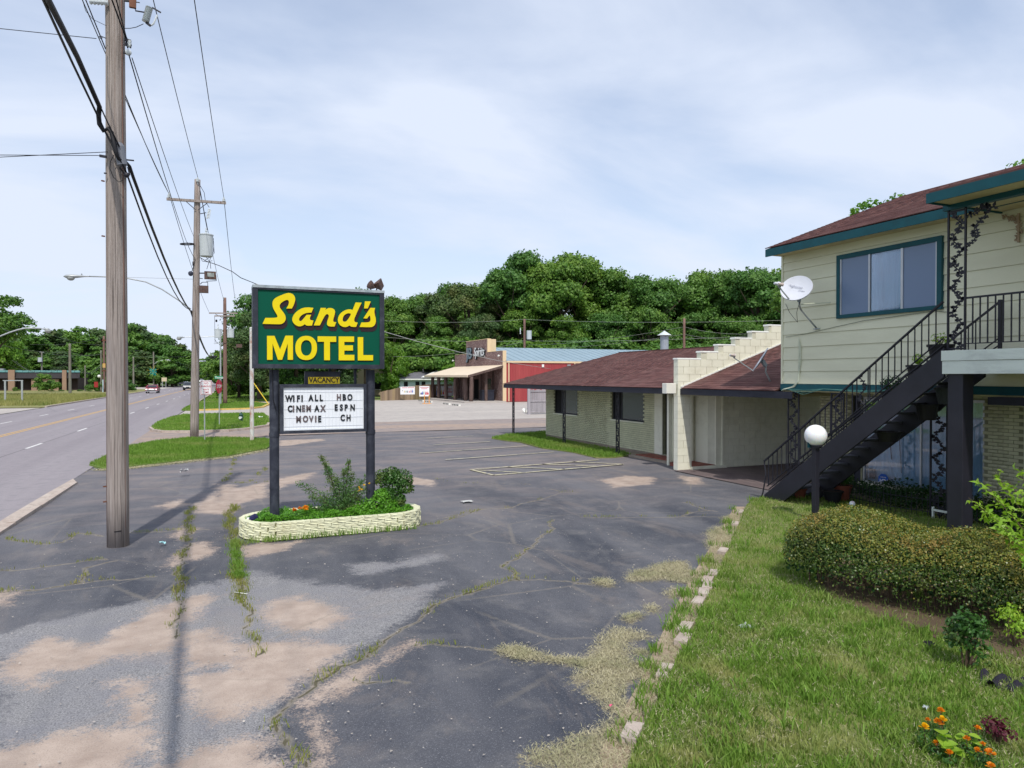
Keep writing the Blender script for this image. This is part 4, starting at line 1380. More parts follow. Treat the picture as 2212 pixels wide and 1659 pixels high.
box('note_card', MAT_DARK, pwin, LX + .060, LX + .066, 12.68, 12.86, .26, .52)
# alarm sticker, hung upside down
stk = MB(); c0 = atX(1908, 1036, LX + .045)
oc = [(c0.y + .15 * math.cos(R(22.5 + 45 * i)), c0.z + .15 * math.sin(R(22.5 + 45 * i))) for i in range(8)]
stk.slab([(LX + .044, y, z) for y, z in oc], (.004, 0, 0))
stick = stk.build('alarm_sticker', M('blue_sticker', (.02, .10, .42), .4, bump=0, var=.03), pwin)


def text_mesh(body, size, extrude=.002, offset=0.0, align='CENTER', sx=1.0, shear=0.0):
    c = bpy.data.curves.new('lettering', 'FONT')
    c.body = body; c.size = size; c.extrude = extrude; c.offset = offset; c.align_x = align; c.align_y = 'CENTER'; c.shear = shear
    c.resolution_u = 4
    o = bpy.data.objects.new('lettering', c)
    me = bpy.data.meshes.new_from_object(o)
    bpy.data.objects.remove(o); bpy.data.curves.remove(c)
    if sx != 1.0: me.transform(Matrix.Diagonal((sx, 1, 1, 1)))
    return me


def put_text(name, body, size, mat, parent, M_, **k):
    me = text_mesh(body, size, **k)
    me.materials.clear(); me.materials.append(mat)
    o = bpy.data.objects.new(name, me); COL.objects.link(o); o.parent = parent
    o.matrix_local = Matrix.Translation(-org(parent)) @ M_
    return o


# frames for lettering: on a wall that faces -X, and one that faces -Y
FACE_NX = Matrix(((0, 0, -1, 0), (-1, 0, 0, 0), (0, 1, 0, 0), (0, 0, 0, 1)))
FACE_NY = Matrix(((1, 0, 0, 0), (0, 0, -1, 0), (0, 1, 0, 0), (0, 0, 0, 1)))
MAT_LETW = M('white_lettering', (.8, .8, .8), .5, bump=0, var=.02)
put_text('sticker_lettering', 'ADT', .12, MAT_LETW, stick, Matrix.Translation((LX + .040, c0.y, c0.z - .03)) @ FACE_NX @ Matrix.Rotation(math.pi, 4, 'Z'), offset=.004)
put_text('sticker_lettering', 'SECURITY', .035, MAT_LETW, stick, Matrix.Translation((LX + .040, c0.y, c0.z + .06)) @ FACE_NX @ Matrix.Rotation(math.pi, 4, 'Z'))
dfm = box('door_frame', MAT_DARKF, BLK, LX + .06, LX + .12, 13.06, 13.31, .10, 2.32)
w2 = fr_x(MB(), LX - .015, LX + .08, 7.2, 9.15, .75, 2.3, .06)
w2o = w2.build('window', MAT_SIDING, BLK, fix=False)
box('pane', MAT_GLASS, w2o, LX + .04, LX + .046, 7.26, 9.09, .81, 2.24)
drape('curtain', MAT_CURT, w2o, LX + .16, 7.2, 9.15, .75, 2.3, .02, .2, 5)
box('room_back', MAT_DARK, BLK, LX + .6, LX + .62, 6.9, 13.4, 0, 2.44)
for i, y in enumerate((13.32, 11.99, 9.54)):
    iron_post(BLK, 13.05, y, .0, 2.45, .34, seed=20 + i)

# wires stapled along the siding
wr = empty('siding_cable', (FX - .03, 12, 3.7), 'pale cable sagging along the green siding below the upper window', 'cable')
MB().tube([(FX - .03, 13.5, 3.78), (FX - .03, 12.9, 3.82), (FX - .03, 12.0, 3.93), (FX - .035, 11.2, 4.02), (FX - .03, 10.4, 4.05), (FX - .03, 9.6, 4.09), (FX - .03, 9.2, 4.02)], .006, 5).build('cable', M('grey_cable', (.20, .22, .16), .7, bump=0), wr)
wr = empty('corner_cables', (FX - .03, 13.2, 2.8), 'bundle of pale yellowish cables hanging at the lower corner of the siding', 'cable')
for k in range(4):
    y = 13.08 - k * .02
    MB().tube([(FX - .03, y, 3.75 - k * .05), (FX - .035, y - .01, 3.2), (FX - .04, y + .02 * k, 2.7), (FX - .05, y + .10 + .05 * k, 2.56), (FX - .06, 13.45 + .03 * k, 2.50), (FX - .05, 13.62, 2.46)], .006, 5).build('cable', MAT_PALEW, wr)
for k in range(3):
    MB().tube([(FX - .05, 13.5, 2.52), (FX - .06, 12.9, 2.48 - .05 * k), (FX - .05, 12.3, 2.52), (FX - .05, 11.2, 2.50 - .02 * k), (FX - .05, 10.2, 2.55)], .005, 5).build('cable', M('teal_cable', (.12, .30, .26), .6, bump=0), wr)
# ------------------------------------------------------------------ outside staircase to the balcony
SX0, SX1 = 11.60, 12.70
STY0, STY1 = 12.72, 8.40
st = empty('staircase', (12.15, 12.7, 0), 'black steel outside staircase with open treads rising to the balcony', 'staircase')
sl = (3.24 - .08) / (STY0 - STY1)


def strz(y):
    return .10 + (STY0 - y) * sl


for x in (SX0, SX1 - .05):
    pts = [(x, STY0, .0), (x, STY0, .10), (x, STY1, 3.30), (x, STY1, 2.80), (x, 12.19, .0)]
    MB().slab(pts, (.05, 0, 0)).build('stringer', MAT_BLACK, st)
me_ = MB().box(-.50, .50, -.14, .14, -.022, .022).mesh('tread', M('worn_tread', (.075, .078, .095), .6, var=.3, bump=.1))
NT_ = 16
for i in range(NT_):
    z = .20 * (i + 1)
    y = STY0 - .22 - i * (4.15 / NT_)
    if z > 3.2: break
    add_obj('tread', me_, st, (12.15, y, min(z * .985, 3.2) - .08))


def hand(x, name, y_top, zt, seed):
    m = MB()
    z0 = .86
    k = (zt - z0) / (12.76 - y_top)
    m.bar((x, 12.76, z0), (x, y_top, zt), .042, .028)
    m.tube([(x, 12.76, z0), (x, 12.70, .55), (x, 12.80, .12), (x, 12.86, 0)], .016, 6)
    r = m.build(name, MAT_IRON, st)
    MB().bar((x, 12.66, .30), (x, y_top, .30 + k * (12.66 - y_top)), .03, .015).build('lower_rail', MAT_IRON, r)
    MB().bar((x, 12.60, .24), (x, y_top, .24 + k * (12.60 - y_top) - .02), .03, .015).build('lower_rail', MAT_IRON, r)
    n = 31
    for i in range(n):
        y = 12.62 - i * .135
        if y < y_top + .05: break
        za = .30 + k * (12.66 - y); zb = z0 + k * (12.76 - y)
        if 9.95 < y < 10.25: continue
        MB().bar((x, y, za), (x, y, zb), .016, .016).build('baluster', MAT_IRON, r)
    v = MB()
    for yy in (10.22, 9.96):
        za = .30 + k * (12.66 - yy); zb = z0 + k * (12.76 - yy)
        v.bar((x, yy, za), (x, yy, zb), .016, .016)
    yc = 10.09
    vine(v, (x, yc, .34 + k * (12.66 - yc)), (x, yc, z0 - .04 + k * (12.76 - yc)), (0, 1, 0), .20, seed, leaf=.026)
    v.build('leaf_casting', MAT_IRON, r)
    return r


hand(SX0 + .03, 'outer_handrail', 8.44, 4.10, 31)
ih = hand(SX1 - .03, 'inner_handrail', 8.14, 4.12, 32)
MB().bar((SX1 - .03, 8.14, 3.2), (SX1 - .03, 8.14, 4.15), .05, .05).build('newel', MAT_IRON, st)

# ------------------------------------------------------------------ flower pots on the stairs and by their foot
MAT_POT = M('black_plastic_pot', (.014, .014, .018), .5, var=.2, bump=0)
MAT_POTR = M('terracotta_pot', (.20, .06, .035), .75, var=.2, bump=.1)
MAT_POTG = M('dark_grey_pot', (.045, .055, .065), .6, var=.2, bump=0)
MAT_SOIL = M('potting_soil', (.04, .028, .018), .95, bump=.4)
MAT_LEAF = leafmat('shrub_leaves', (.03, .095, .016), (.06, .15, .028), (.13, .15, .035), .25, .4, .35, tone=2.5, ob=.1)
MAT_LEAFL = leafmat('light_green_leaves', (.24, .44, .035), (.40, .56, .07), (.20, .38, .03), .45, .4, .35, tone=2.5, ob=.05)
MAT_LEAFG = leafmat('ground_cover_leaves', (.10, .29, .02), (.16, .38, .035), (.07, .22, .02), .35, .45, .35, tone=3, ob=.05)
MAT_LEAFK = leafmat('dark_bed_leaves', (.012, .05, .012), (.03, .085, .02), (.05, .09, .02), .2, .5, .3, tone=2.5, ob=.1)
MAT_HEDGE = leafmat('hedge_leaves', (.045, .10, .016), (.10, .15, .025), (.17, .14, .035), .2, .35, .45, tone=1.6, ob=0)
MAT_HEDGE2 = leafmat('hedge_tip_leaves', (.30, .25, .05), (.18, .24, .045), (.34, .20, .055), .3, .4, .4, tone=2.4, ob=0)
MAT_STEM = M('woody_stem', (.11, .075, .05), .85, bump=.3)
MAT_ORANGE = leafmat('marigold_petals', (.75, .24, .01), (.85, .34, .015), (.5, .08, .01), .3, .5, .2, tone=20, ob=0)
MAT_YELP = leafmat('yellow_petals', (.85, .50, .01), (.9, .6, .02), (.8, .4, .01), .3, .5, .2, tone=20, ob=0)


def leaves_mesh(name, C, Nn, size, mat, seed=0, aspect=.55, jitter=.6, upb=.35, fold=False):
    """leaf quads at centres C facing roughly along Nn"""
    rng_ = np.random.default_rng(seed)
    n = len(C)
    N_ = Nn + rng_.normal(0, jitter, (n, 3)); N_[:, 2] += upb
    N_ /= np.linalg.norm(N_, axis=1)[:, None] + 1e-9
    a = rng_.normal(0, 1, (n, 3))
    u = np.cross(N_, a); u /= np.linalg.norm(u, axis=1)[:, None] + 1e-9
    v = np.cross(N_, u)
    s = (size * rng_.uniform(.6, 1.35, n))[:, None]
    dn = N_ * s * .18
    P0 = C - u * s * .5 - dn; P1 = C + v * s * aspect * .5; P2 = C + u * s * .5 - dn; P3 = C - v * s * aspect * .5
    V = np.stack([P0, P1, P2, P3], 1).reshape(-1, 3)
    i = np.arange(n)[:, None] * 4
    F = np.concatenate([i + np.array([0, 1, 3]), i + np.array([1, 2, 3])])
    return np_mesh(name, V, F, mat)


def ell(n, seed, shell=.35, low=-1.0):
    rng_ = np.random.default_rng(seed)
    d_ = rng_.normal(0, 1, (n * 2, 3)); d_ /= np.linalg.norm(d_, axis=1)[:, None]
    d_ = d_[d_[:, 2] > low][:n]
    r = 1 - shell * rng_.uniform(0, 1, len(d_)) ** 1.5
    return d_ * r[:, None], d_


def pot(x, y, z, r, h, mat, label, plant=None, seed=0, group='flower pots on and beside the stairs'):
    p = empty('flower_pot', (x, y, z), label, 'flower pot', group)
    b = MB().lathe([(r * .68, 0), (r * .95, h * .88), (r * 1.06, h * .88), (r * 1.08, h), (r * .92, h), (r * .90, h * .9), (.01, h * .88)], (x, y, z), 18).build('pot', mat, p, smooth=False)
    MB().lathe([(r * .9, h * .86), (r * .9, h * .92)], (x, y, z), 18).build('soil', MAT_SOIL, p)
    if plant:
        n, pr, ph, lm, ls = plant
        C, d_ = ell(n, seed)
        C = C * np.array([pr, pr, ph * .5]) + np.array([x, y, z + h + ph * .45])
        o = add_obj('plant', leaves_mesh('plant', C - np.array(org(p)), d_, ls, lm, seed), p)
        s_ = MB()
        for k in range(5):
            a = k * 1.26
            s_.tube([(x, y, z + h * .9), (x + pr * .3 * math.cos(a), y + pr * .3 * math.sin(a), z + h + ph * .35), (x + pr * .7 * math.cos(a), y + pr * .7 * math.sin(a), z + h + ph * .75)], [.008, .006, .003], 4)
        s_.build('stem', MAT_STEM, p)
    return p


pot(12.0, 8.75, 3.02, .21, .36, MAT_POT, 'black pot with sprouts on the topmost steps under the balcony post', (60, .18, .25, MAT_LEAFL, .06), 1)
pot(12.05, 9.22, 2.66, .20, .36, MAT_POT, 'black pot with a green sprout three steps below the balcony', (50, .12, .25, MAT_LEAFL, .07), 2)
pot(12.0, 9.72, 2.22, .22, .30, MAT_POT, 'black pot with dark bushy plant beside the leaf casting of the handrail', (260, .25, .34, MAT_LEAFK, .06), 3)
pot(12.1, 10.25, 1.80, .14, .18, MAT_POTG, 'small grey pot with grassy blades halfway up the stairs', (50, .10, .34, MAT_LEAFL, .10), 4)
pot(12.45, 8.95, 2.30, .20, .30, MAT_POTG, 'grey tapered pot seen under the upper treads', None, 5)
pot(12.5, 9.38, 1.98, .21, .30, MAT_POT, 'black round pot hanging low under the upper treads', None, 6)
pot(12.3, 10.05, 1.52, .24, .20, MAT_POT, 'wide black tub on the middle treads', None, 7)
pot(12.95, 11.75, .04, .20, .34, MAT_POTR, 'reddish pot with a leafy plant behind the foot of the stairs', (420, .26, .46, MAT_LEAF, .07), 8)
pot(12.55, 11.65, .03, .21, .26, MAT_POT, 'squat dark urn on the grass beside the lowest treads', None, 9)
pot(12.25, 12.30, .05, .15, .22, MAT_POTR, 'small brown pot with an orange bloom under the lowest tread', (40, .1, .1, MAT_ORANGE, .05), 10)

# ------------------------------------------------------------------ globe lamp, little things on the lawn
gl = empty('globe_lamp', (10.66, 10.31, .03), 'white globe lamp on a square black post at the lawn corner', 'lamp post')
box('post', MAT_BLACK, gl, 10.61, 10.71, 10.26, 10.36, 0, 1.46, bevel=.004)
t = NT('white_globe')
b = t.bsdf((.86, .87, .88), .18, .5); t.set(b, 'Subsurface Weight', .15)
MB().lathe([(.06, -.20)] + [(.208 * math.sin(a), -.208 * math.cos(a)) for a in [R(x) for x in range(35, 176, 7)]] + [(.002, .208)], (10.66, 10.31, 1.67), 40).build('globe', t.m, gl, smooth=True)
MB().lathe([(.10, 0), (.10, .03), (.13, .04), (.13, .055)], (10.66, 10.31, 1.43), 24).build('fitter', MAT_BLACK, gl)
box('number_plate', MAT_TEAL, gl, 10.50, 10.60, 10.33, 10.36, 1.44, 1.56)
sm = empty('garden_globe', G(1841, 1106), 'small white globe light low in the lawn behind the hedge', 'garden light')
q = org(sm)
MB().ball((q.x, q.y, .17), .06, 16, 10).build('globe', t.m, sm, smooth=True)
MB().tube([(q.x, q.y, 0), (q.x, q.y, .12)], .012, 6).build('stake', MAT_BLACK, sm)

# picket edging of the bed below the picture window
pk = empty('garden_fence', (12.95, 11.7, 0), 'low black picket edging in front of the planting bed', 'fence')
fp = [Vector(p) for p in ((12.95, 11.55, .02), (12.80, 10.4, .02), (12.98, 9.6, .02), (13.1, 8.9, .02), (12.9, 8.0, .02), (12.7, 7.0, .02))]
meP = MB().tube([(0, 0, 0), (0, 0, .46)], .007, 4).mesh('picket', MAT_IRON)
for a, b in zip(fp[:-1], fp[1:]):
    L = (b - a).length; n = int(L / .095)
    for zc in (.12, .36):
        MB().bar(a + Vector((0, 0, zc)), b + Vector((0, 0, zc)), .012, .012).build('rail', MAT_IRON, pk)
    for i in range(n):
        p = a.lerp(b, i / n)
        add_obj('picket', meP, pk, p)
stool = empty('plant_stand', (12.95, 9.42, .02), 'little pale stand on the grass beside the iron post', 'stand')
for dx in (-.16, .16):
    MB().bar((12.95, 9.42 + dx, .02), (12.95, 9.42 + dx, .26), .03, .04).build('leg', MAT_DECKF, stool)
MB().bar((12.95, 9.24, .20), (12.95, 9.60, .20), .03, .04).build('crossbar', MAT_DECKF, stool)
# planting bed
rng = np.random.default_rng(77)
nb = 9000
bx = rng.uniform(13.15, 14.85, nb); by = rng.uniform(6.5, 12.4, nb)
hz_ = .28 + .16 * np.sin(by * 3.1) * np.cos(bx * 4)
C = np.c_[bx, by, rng.uniform(.05, 1, nb) ** .6 * hz_ + .03]
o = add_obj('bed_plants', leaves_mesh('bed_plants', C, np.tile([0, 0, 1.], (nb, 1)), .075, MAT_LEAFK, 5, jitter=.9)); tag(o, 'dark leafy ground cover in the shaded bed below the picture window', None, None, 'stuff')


# ------------------------------------------------------------------ clipped hedge
HSOIL_SHADE = [tuple(G(*p)[:2]) for p in ((1760, 1268), (1800, 1300), (1880, 1335), (1960, 1365), (2050, 1395), (2212, 1450), (2330, 1420), (2330, 1240), (2100, 1180), (1900, 1180), (1800, 1215))]
m = MB().poly([(x, y, .036) for x, y in HSOIL_SHADE]); tag(m.build('hedge_soil_shade', simple_ground('hedge_soil_shade', (.085, .06, .04), (.13, .095, .06), (.17, .14, .07), 2, 7, 60, .6)), kind='structure')  # bare brown soil, coloured darker to include the shadow below the undercut hedge


def hedge():
    h = empty('clipped_hedge', (7.9, 6.2, .03), 'rounded clipped hedge with reddish brown tips on the lawn', 'hedge')
    rng_ = np.random.default_rng(12)
    # centre line runs back to front along the lawn; a domed cross section
    A_, B_ = np.array([7.74, 6.90]), np.array([9.15, 3.4])
    ax_ = (B_ - A_) / np.linalg.norm(B_ - A_); nx_ = np.array([ax_[1], -ax_[0]])
    L = np.linalg.norm(B_ - A_)

    def surf(u, th, r=1.0):
        """u 0..1 along (with rounded end), th 0..pi over the top"""
        s = u * (L + .75) - .75
        end = np.sqrt(np.clip(1 - (np.minimum(s, 0) / .75) ** 2, 0, 1))
        w = .78 * (.93 + .07 * np.sin(s * 4.1)) * (.35 + .65 * end)
        hh = (.965 + .085 * np.exp(-((s + .05) / .42) ** 2) - .05 * np.exp(-((s - .75) / .3) ** 2) + .02 * np.sin(s * 5.1) - .02 * np.clip(s, 0, 3))
        top = (.58 + .42 * end ** .7)
        cx = np.sign(np.cos(th)) * np.abs(np.cos(th)) ** .62 * w * r
        cz = .16 + np.abs(np.sin(th)) ** .62 * (hh * top - .16) * (1 - (1 - r) * .9)
        x = A_[0] + ax_[0] * s + nx_[0] * cx; y = A_[1] + ax_[1] * s + nx_[1] * cx
        return np.c_[x, y, cz]
    n = 62000
    u = rng_.uniform(0, 1, n) ** .9; th = rng_.uniform(0, np.pi, n)
    r = 1 - .16 * rng_.uniform(0, 1, n) ** 2 + .035 * np.sin(u * 61 + th * 9) * np.cos(th * 11 + u * 23)
    C = surf(u, th, r)
    e = .01
    t1 = surf(u + e, th, r) - C; t2 = surf(u, th + e, r) - C
    N_ = np.cross(t2, t1); N_ /= np.linalg.norm(N_, axis=1)[:, None] + 1e-9
    cen = np.c_[A_[0] + ax_[0] * (u * (L + .75) - .75), A_[1] + ax_[1] * (u * (L + .75) - .75), np.full(n, .5)]
    sg = np.sign(((C - cen) * N_).sum(1)); N_ *= sg[:, None]
    C += rng_.normal(0, .018, C.shape)
    keep_ = ~((C[:, 2] < .34) & (rng_.uniform(0, 1, n) < .75))
    C, N_ = C[keep_], N_[keep_]
    O = np.array(org(h))
    tip = (N_[:, 2] > .35) & (rng_.uniform(0, 1, len(C)) < .62) | (rng_.uniform(0, 1, len(C)) < .10)
    o = add_obj('foliage', leaves_mesh('foliage', C[~tip] - O, N_[~tip], .030, MAT_HEDGE, 1, .6, .75, .25), h); o['kind'] = 'stuff'
    o = add_obj('foliage_tips', leaves_mesh('foliage_tips', C[tip] - O + np.array([0, 0, .012]), N_[tip], .030, MAT_HEDGE2, 2, .6, .8, .3), h); o['kind'] = 'stuff'
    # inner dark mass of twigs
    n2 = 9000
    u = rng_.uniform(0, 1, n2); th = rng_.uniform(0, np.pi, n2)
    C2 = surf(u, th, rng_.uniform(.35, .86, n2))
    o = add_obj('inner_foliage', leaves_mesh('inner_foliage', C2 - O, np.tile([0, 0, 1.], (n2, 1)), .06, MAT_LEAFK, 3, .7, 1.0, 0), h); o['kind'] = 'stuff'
    s_ = MB()
    for k in range(26):
        s = k / 26 * L - .35
        for j in range(3):
            bx_, by_ = A_ + ax_ * (s + rng_.uniform(-.1, .1)) + nx_ * rng_.uniform(-.32, .32)
            s_.tube([(bx_, by_, 0), (bx_ + rng_.uniform(-.06, .06), by_ + rng_.uniform(-.06, .06), .25), (bx_ + rng_.uniform(-.2, .2), by_ + rng_.uniform(-.2, .2), .6)], [.014, .010, .005], 5)
    s_.build('stems', MAT_STEM, h, fix=False)['kind'] = 'stuff'


hedge()


def shrub(name, label, cat, loc, rad, n, leaf, mat, stems=6, seed=0, low=-.5, group=None, shell=.6, aspect=.55, blobs=None):
    s = empty(name, loc, label, cat, group)
    rnd = random.Random(seed); rng_ = np.random.default_rng(seed)
    loc = Vector(loc)
    if blobs is None:
        blobs = [((rnd.uniform(-.55, .55) * rad[0], rnd.uniform(-.55, .55) * rad[1], rad[2] * rnd.uniform(.6, 1.45)), rnd.uniform(.35, .6)) for _ in range(9)]
    Cs, Ns = [], []
    for (bx_, by_, bz_), br in blobs:
        C, d_ = ell(n // len(blobs), rnd.randint(0, 9999), shell, low)
        Cs.append(C * np.array(rad) * br + np.array([bx_, by_, bz_])); Ns.append(d_)
    o = add_obj('foliage', leaves_mesh('foliage', np.concatenate(Cs), np.concatenate(Ns), leaf, mat, seed, aspect), s); o['kind'] = 'stuff'
    m = MB()
    for (bx_, by_, bz_), br in blobs[:max(stems, 3)]:
        m.tube([loc + Vector((bx_ * .15, by_ * .15, -.02)), loc + Vector((bx_ * .6, by_ * .6, bz_ * .5)), loc + Vector((bx_, by_, bz_))], [.012 + .006 * rad[2], .010, .004], 5)
    m.build('stems', MAT_STEM, s, fix=False)['kind'] = 'stuff'
    return s


# rose-like shrub in front of the hedge, leafy sprays at the frame's right, marigolds and others in the lawn
shrub('leafy_shrub', 'dark green leafy shrub with reddish shoots in front of the hedge', 'shrub', G(2085, 1450), (.22, .22, .33), 900, .052, MAT_LEAF, seed=3)
shrub('leafy_shrub', 'thin shrub with small yellowish leaves at the hedge foot by the right frame edge', 'shrub', G(2190, 1400), (.24, .24, .26), 600, .04, MAT_LEAFL, seed=4)
# bright sprays reaching in from the right
sp_ = empty('bright_bush', (8.75, 5.35, .03), 'bright yellow green bush with narrow leaves reaching over the hedge', 'shrub')
rnd = random.Random(11)
LC, LN = [], []
bm2 = MB()
tips = [G(2092, 1075, 1.45), G(2110, 1035, 1.55), G(2150, 1020, 1.55), G(2195, 1010, 1.6), G(2120, 1100, 1.35), G(2160, 1135, 1.2), G(2190, 1170, 1.1), G(2205, 1060, 1.45), G(2140, 1060, 1.45), G(2215, 1100, 1.3), G(2180, 1040, 1.5), G(2212, 1210, 1.0), G(2240, 1020, 1.6), G(2260, 1080, 1.4), G(2240, 1160, 1.2)]
base_ = Vector((8.9, 4.9, .03))
for tp in tips:
    mid = base_.lerp(tp, .55) + Vector((rnd.uniform(-.05, .05), rnd.uniform(-.05, .05), .22))
    bm2.tube([base_, base_.lerp(mid, .6) + Vector((0, 0, .1)), mid, tp], [.016, .010, .007, .003], 5)
    for k in range(64):
        u = .25 + .75 * k / 64
        p = (base_.lerp(mid, u * 2) if u < .5 else mid.lerp(tp, u * 2 - 1)) + Vector([rnd.gauss(0, .035) for _ in range(3)])
        LC.append(tuple(p - org(sp_))); LN.append((rnd.gauss(0, .6), rnd.gauss(0, .6), .6))
add_obj('leaves', leaves_mesh('leaves', np.array(LC), np.array(LN), .105, MAT_LEAFL, 4, .34, .4, .3), sp_)['kind'] = 'stuff'
bm2.build('branches', MAT_STEM, sp_, fix=False)['kind'] = 'stuff'


def flowerhead(m, c, r, rnd, n=26):
    for k in range(n):
        a = rnd.uniform(0, 6.28); el = rnd.uniform(.1, 1.5)
        d_ = Vector((math.cos(a) * math.cos(el), math.sin(a) * math.cos(el), math.sin(el)))
        s_ = d_.cross(Vector((0, 0, 1.01))).normalized() * r * .30
        p = Vector(c) + d_ * r * .35
        m.add([p - s_, p + s_, p + d_ * r * .75 + s_ * .8, p + d_ * r * .75 - s_ * .8], [(0, 1, 2, 3)])


def marigold(px, py, h, r, mat, label, seed, group='marigolds in the lawn near the camera'):
    q = G(px, py, h)
    f = empty('marigold', (q.x, q.y, .03), label, 'flower', group)
    m = MB(); flowerhead(m, q, r, random.Random(seed)); m.build('bloom', mat, f, fix=False)
    MB().tube([(q.x, q.y, .0), (q.x + .01, q.y, h * .5), q], .004, 4).build('stalk', MAT_LEAF.name and MAT_STEM, f)
    C, d_ = ell(70, seed); C = C * np.array([.07, .07, h * .35]) + np.array([0, 0, h * .42])
    add_obj('leaves', leaves_mesh('leaves', C, d_, .035, MAT_LEAF, seed, .35), f)['kind'] = 'stuff'


z9 = lambda x, y: Z(2640, 2000, 5.12, [(x, y)])[0]
mg = [((930, 690), .22, .030, MAT_ORANGE, 'orange marigold bloom, topmost of the group'), ((955, 830), .22, .034, MAT_YELP, 'yellow and orange marigold head in the middle of the group'),
      ((905, 865), .20, .034, MAT_ORANGE, 'dark orange marigold head touching the yellow one'), ((680, 940), .20, .034, MAT_YELP, 'leftmost yellow marigold head'),
      ((735, 825), .18, .020, MAT_ORANGE, 'small orange marigold bud above the leftmost head'), ((865, 1190), .14, .026, MAT_ORANGE, 'orange marigold left of the broad yellow green leaves'),
      ((1335, 1115), .18, .024, MAT_ORANGE, 'small orange marigold above the rounded leaves'), ((1505, 960), .22, .026, MAT_ORANGE, 'orange marigold standing behind the rounded leaves'),
      ((1690, 1345), .18, .036, MAT_ORANGE, 'largest bright orange marigold near the frame corner'), ((1500, 1300), .15, .026, MAT_ORANGE, 'orange marigold left of the largest one'),
      ((1580, 1200), .17, .022, MAT_ORANGE, 'small orange marigold above the largest one'), ((1065, 1340), .12, .028, MAT_ORANGE, 'red orange marigold under the broad leaves'),
      ((1700, 1540), .16, .030, MAT_ORANGE, 'orange marigold at the very bottom of the photo')]
for i, (p, h, r, mt, lb) in enumerate(mg):
    marigold(*z9(*p), h, r, mt, lb, 40 + i)


def broadleaf(label, pts, mat, size, seed):
    rnd = random.Random(seed)
    b0 = G(*z9(*pts[0]), 0.0)
    f = empty('broadleaf_plant', (b0.x, b0.y, .03), label, 'plant')
    for (x, y, h) in pts[1:]:
        q = G(*z9(x, y), h)
        a = rnd.uniform(0, 6.28)
        u = Vector((math.cos(a), math.sin(a), rnd.uniform(-.25, .35))).normalized(); v = Vector((-math.sin(a), math.cos(a), rnd.uniform(-.2, .2))).normalized()
        s_ = size * rnd.uniform(.7, 1.15)
        n_ = u.cross(v) * s_ * .12
        m = MB()
        ring = [q + u * s_ * cx_ + v * s_ * cy_ + n_ * abs(cy_) * 3 for cx_, cy_ in ((-.5, 0), (-.35, .28), (0, .40), (.35, .26), (.55, 0), (.35, -.26), (0, -.40), (-.35, -.28))]
        m.add([q - n_ * .2] + ring, [(0, i + 1, (i + 1) % 8 + 1) for i in range(8)])
        m.build('leaf', mat, f, smooth=True, fix=False)
        MB().tube([(b0.x, b0.y, 0), (b0.x * .4 + q.x * .6, b0.y * .4 + q.y * .6, h * .7), q], .004, 4).build('stalk', MAT_LEAFL, f)


broadleaf('plant with broad glossy yellow green leaves among the marigolds', [(1060, 1350), (950, 1010, .22), (1000, 1070, .20), (1030, 1230, .15), (1090, 1200, .16), (1180, 1290, .12), (1210, 1340, .10), (970, 1160, .16)], MAT_LEAFL, .11, 5)
broadleaf('plant with rounded pale green leaves right of the broadleaf plant', [(1400, 1350), (1240, 1050, .18), (1230, 1090, .16), (1460, 1080, .18), (1480, 1180, .14), (1340, 1210, .13), (1440, 1330, .10), (1400, 1400, .08), (1300, 1000, .16)], MAT_LEAFL, .075, 6)
MAT_COLEUS = leafmat('purple_leaves', (.09, .014, .03), (.13, .02, .04), (.09, .06, .03), .3, .5, .3, tone=4, ob=0)
q = G(*z9(1800, 1250))
shrub('purple_plant', 'dark purple leaved plant in the lawn at the lower right corner', 'plant', (q.x, q.y, .03), (.16, .16, .13), 260, .035, MAT_COLEUS, seed=9)
# dark cloth, plastic bags, small debris
cl = MB(); q0 = G(2150, 1478); n = 14
Vc, Fc = [], []
for i in range(n):
    for j in range(6):
        p = G(2118 + i * 9, 1466 + j * 5.0 + i * 1.6)
        Vc.append((p.x, p.y, .05 + .035 * math.sin(i * 1.3 + j) + .03 * math.cos(j * 2.1 + i * .7)))
for i in range(n - 1):
    for j in range(5):
        a = i * 6 + j; Fc.append((a, a + 6, a + 7, a + 1))
cl.v, cl.f = Vc, Fc
o = cl.build('dark_cloth', M('black_fabric', (.02, .018, .03), .9, bump=.3), None, origin=(q0.x, q0.y, 0), smooth=True, fix=False)
tag(o, 'crumpled black landscape cloth lying on the lawn', 'cloth')
MAT_PLAST = M('clear_plastic_film', (.40, .45, .46), .25, .6, bump=0, var=.2)


def litter(px, py, s_, label, seed, mat=MAT_PLAST, cat='litter', z=.02, name='plastic_scrap', flat=.5):
    q = G(px, py); rnd = random.Random(seed); m = MB()
    n = 5
    for i in range(n):
        for j in range(n):
            m.v.append((q.x + (i / (n - 1) - .5) * s_ * rnd.uniform(.7, 1.2), q.y + (j / (n - 1) - .5) * s_ * rnd.uniform(.5, 1.1), z + rnd.uniform(0, s_ * flat)))
    for i in range(n - 1):
        for j in range(n - 1):
            a = i * n + j; m.f.append((a, a + 1, a + n + 1, a + n))
    return tag(m.build(name, mat, None, origin=(q.x, q.y, 0), fix=False), label, cat)


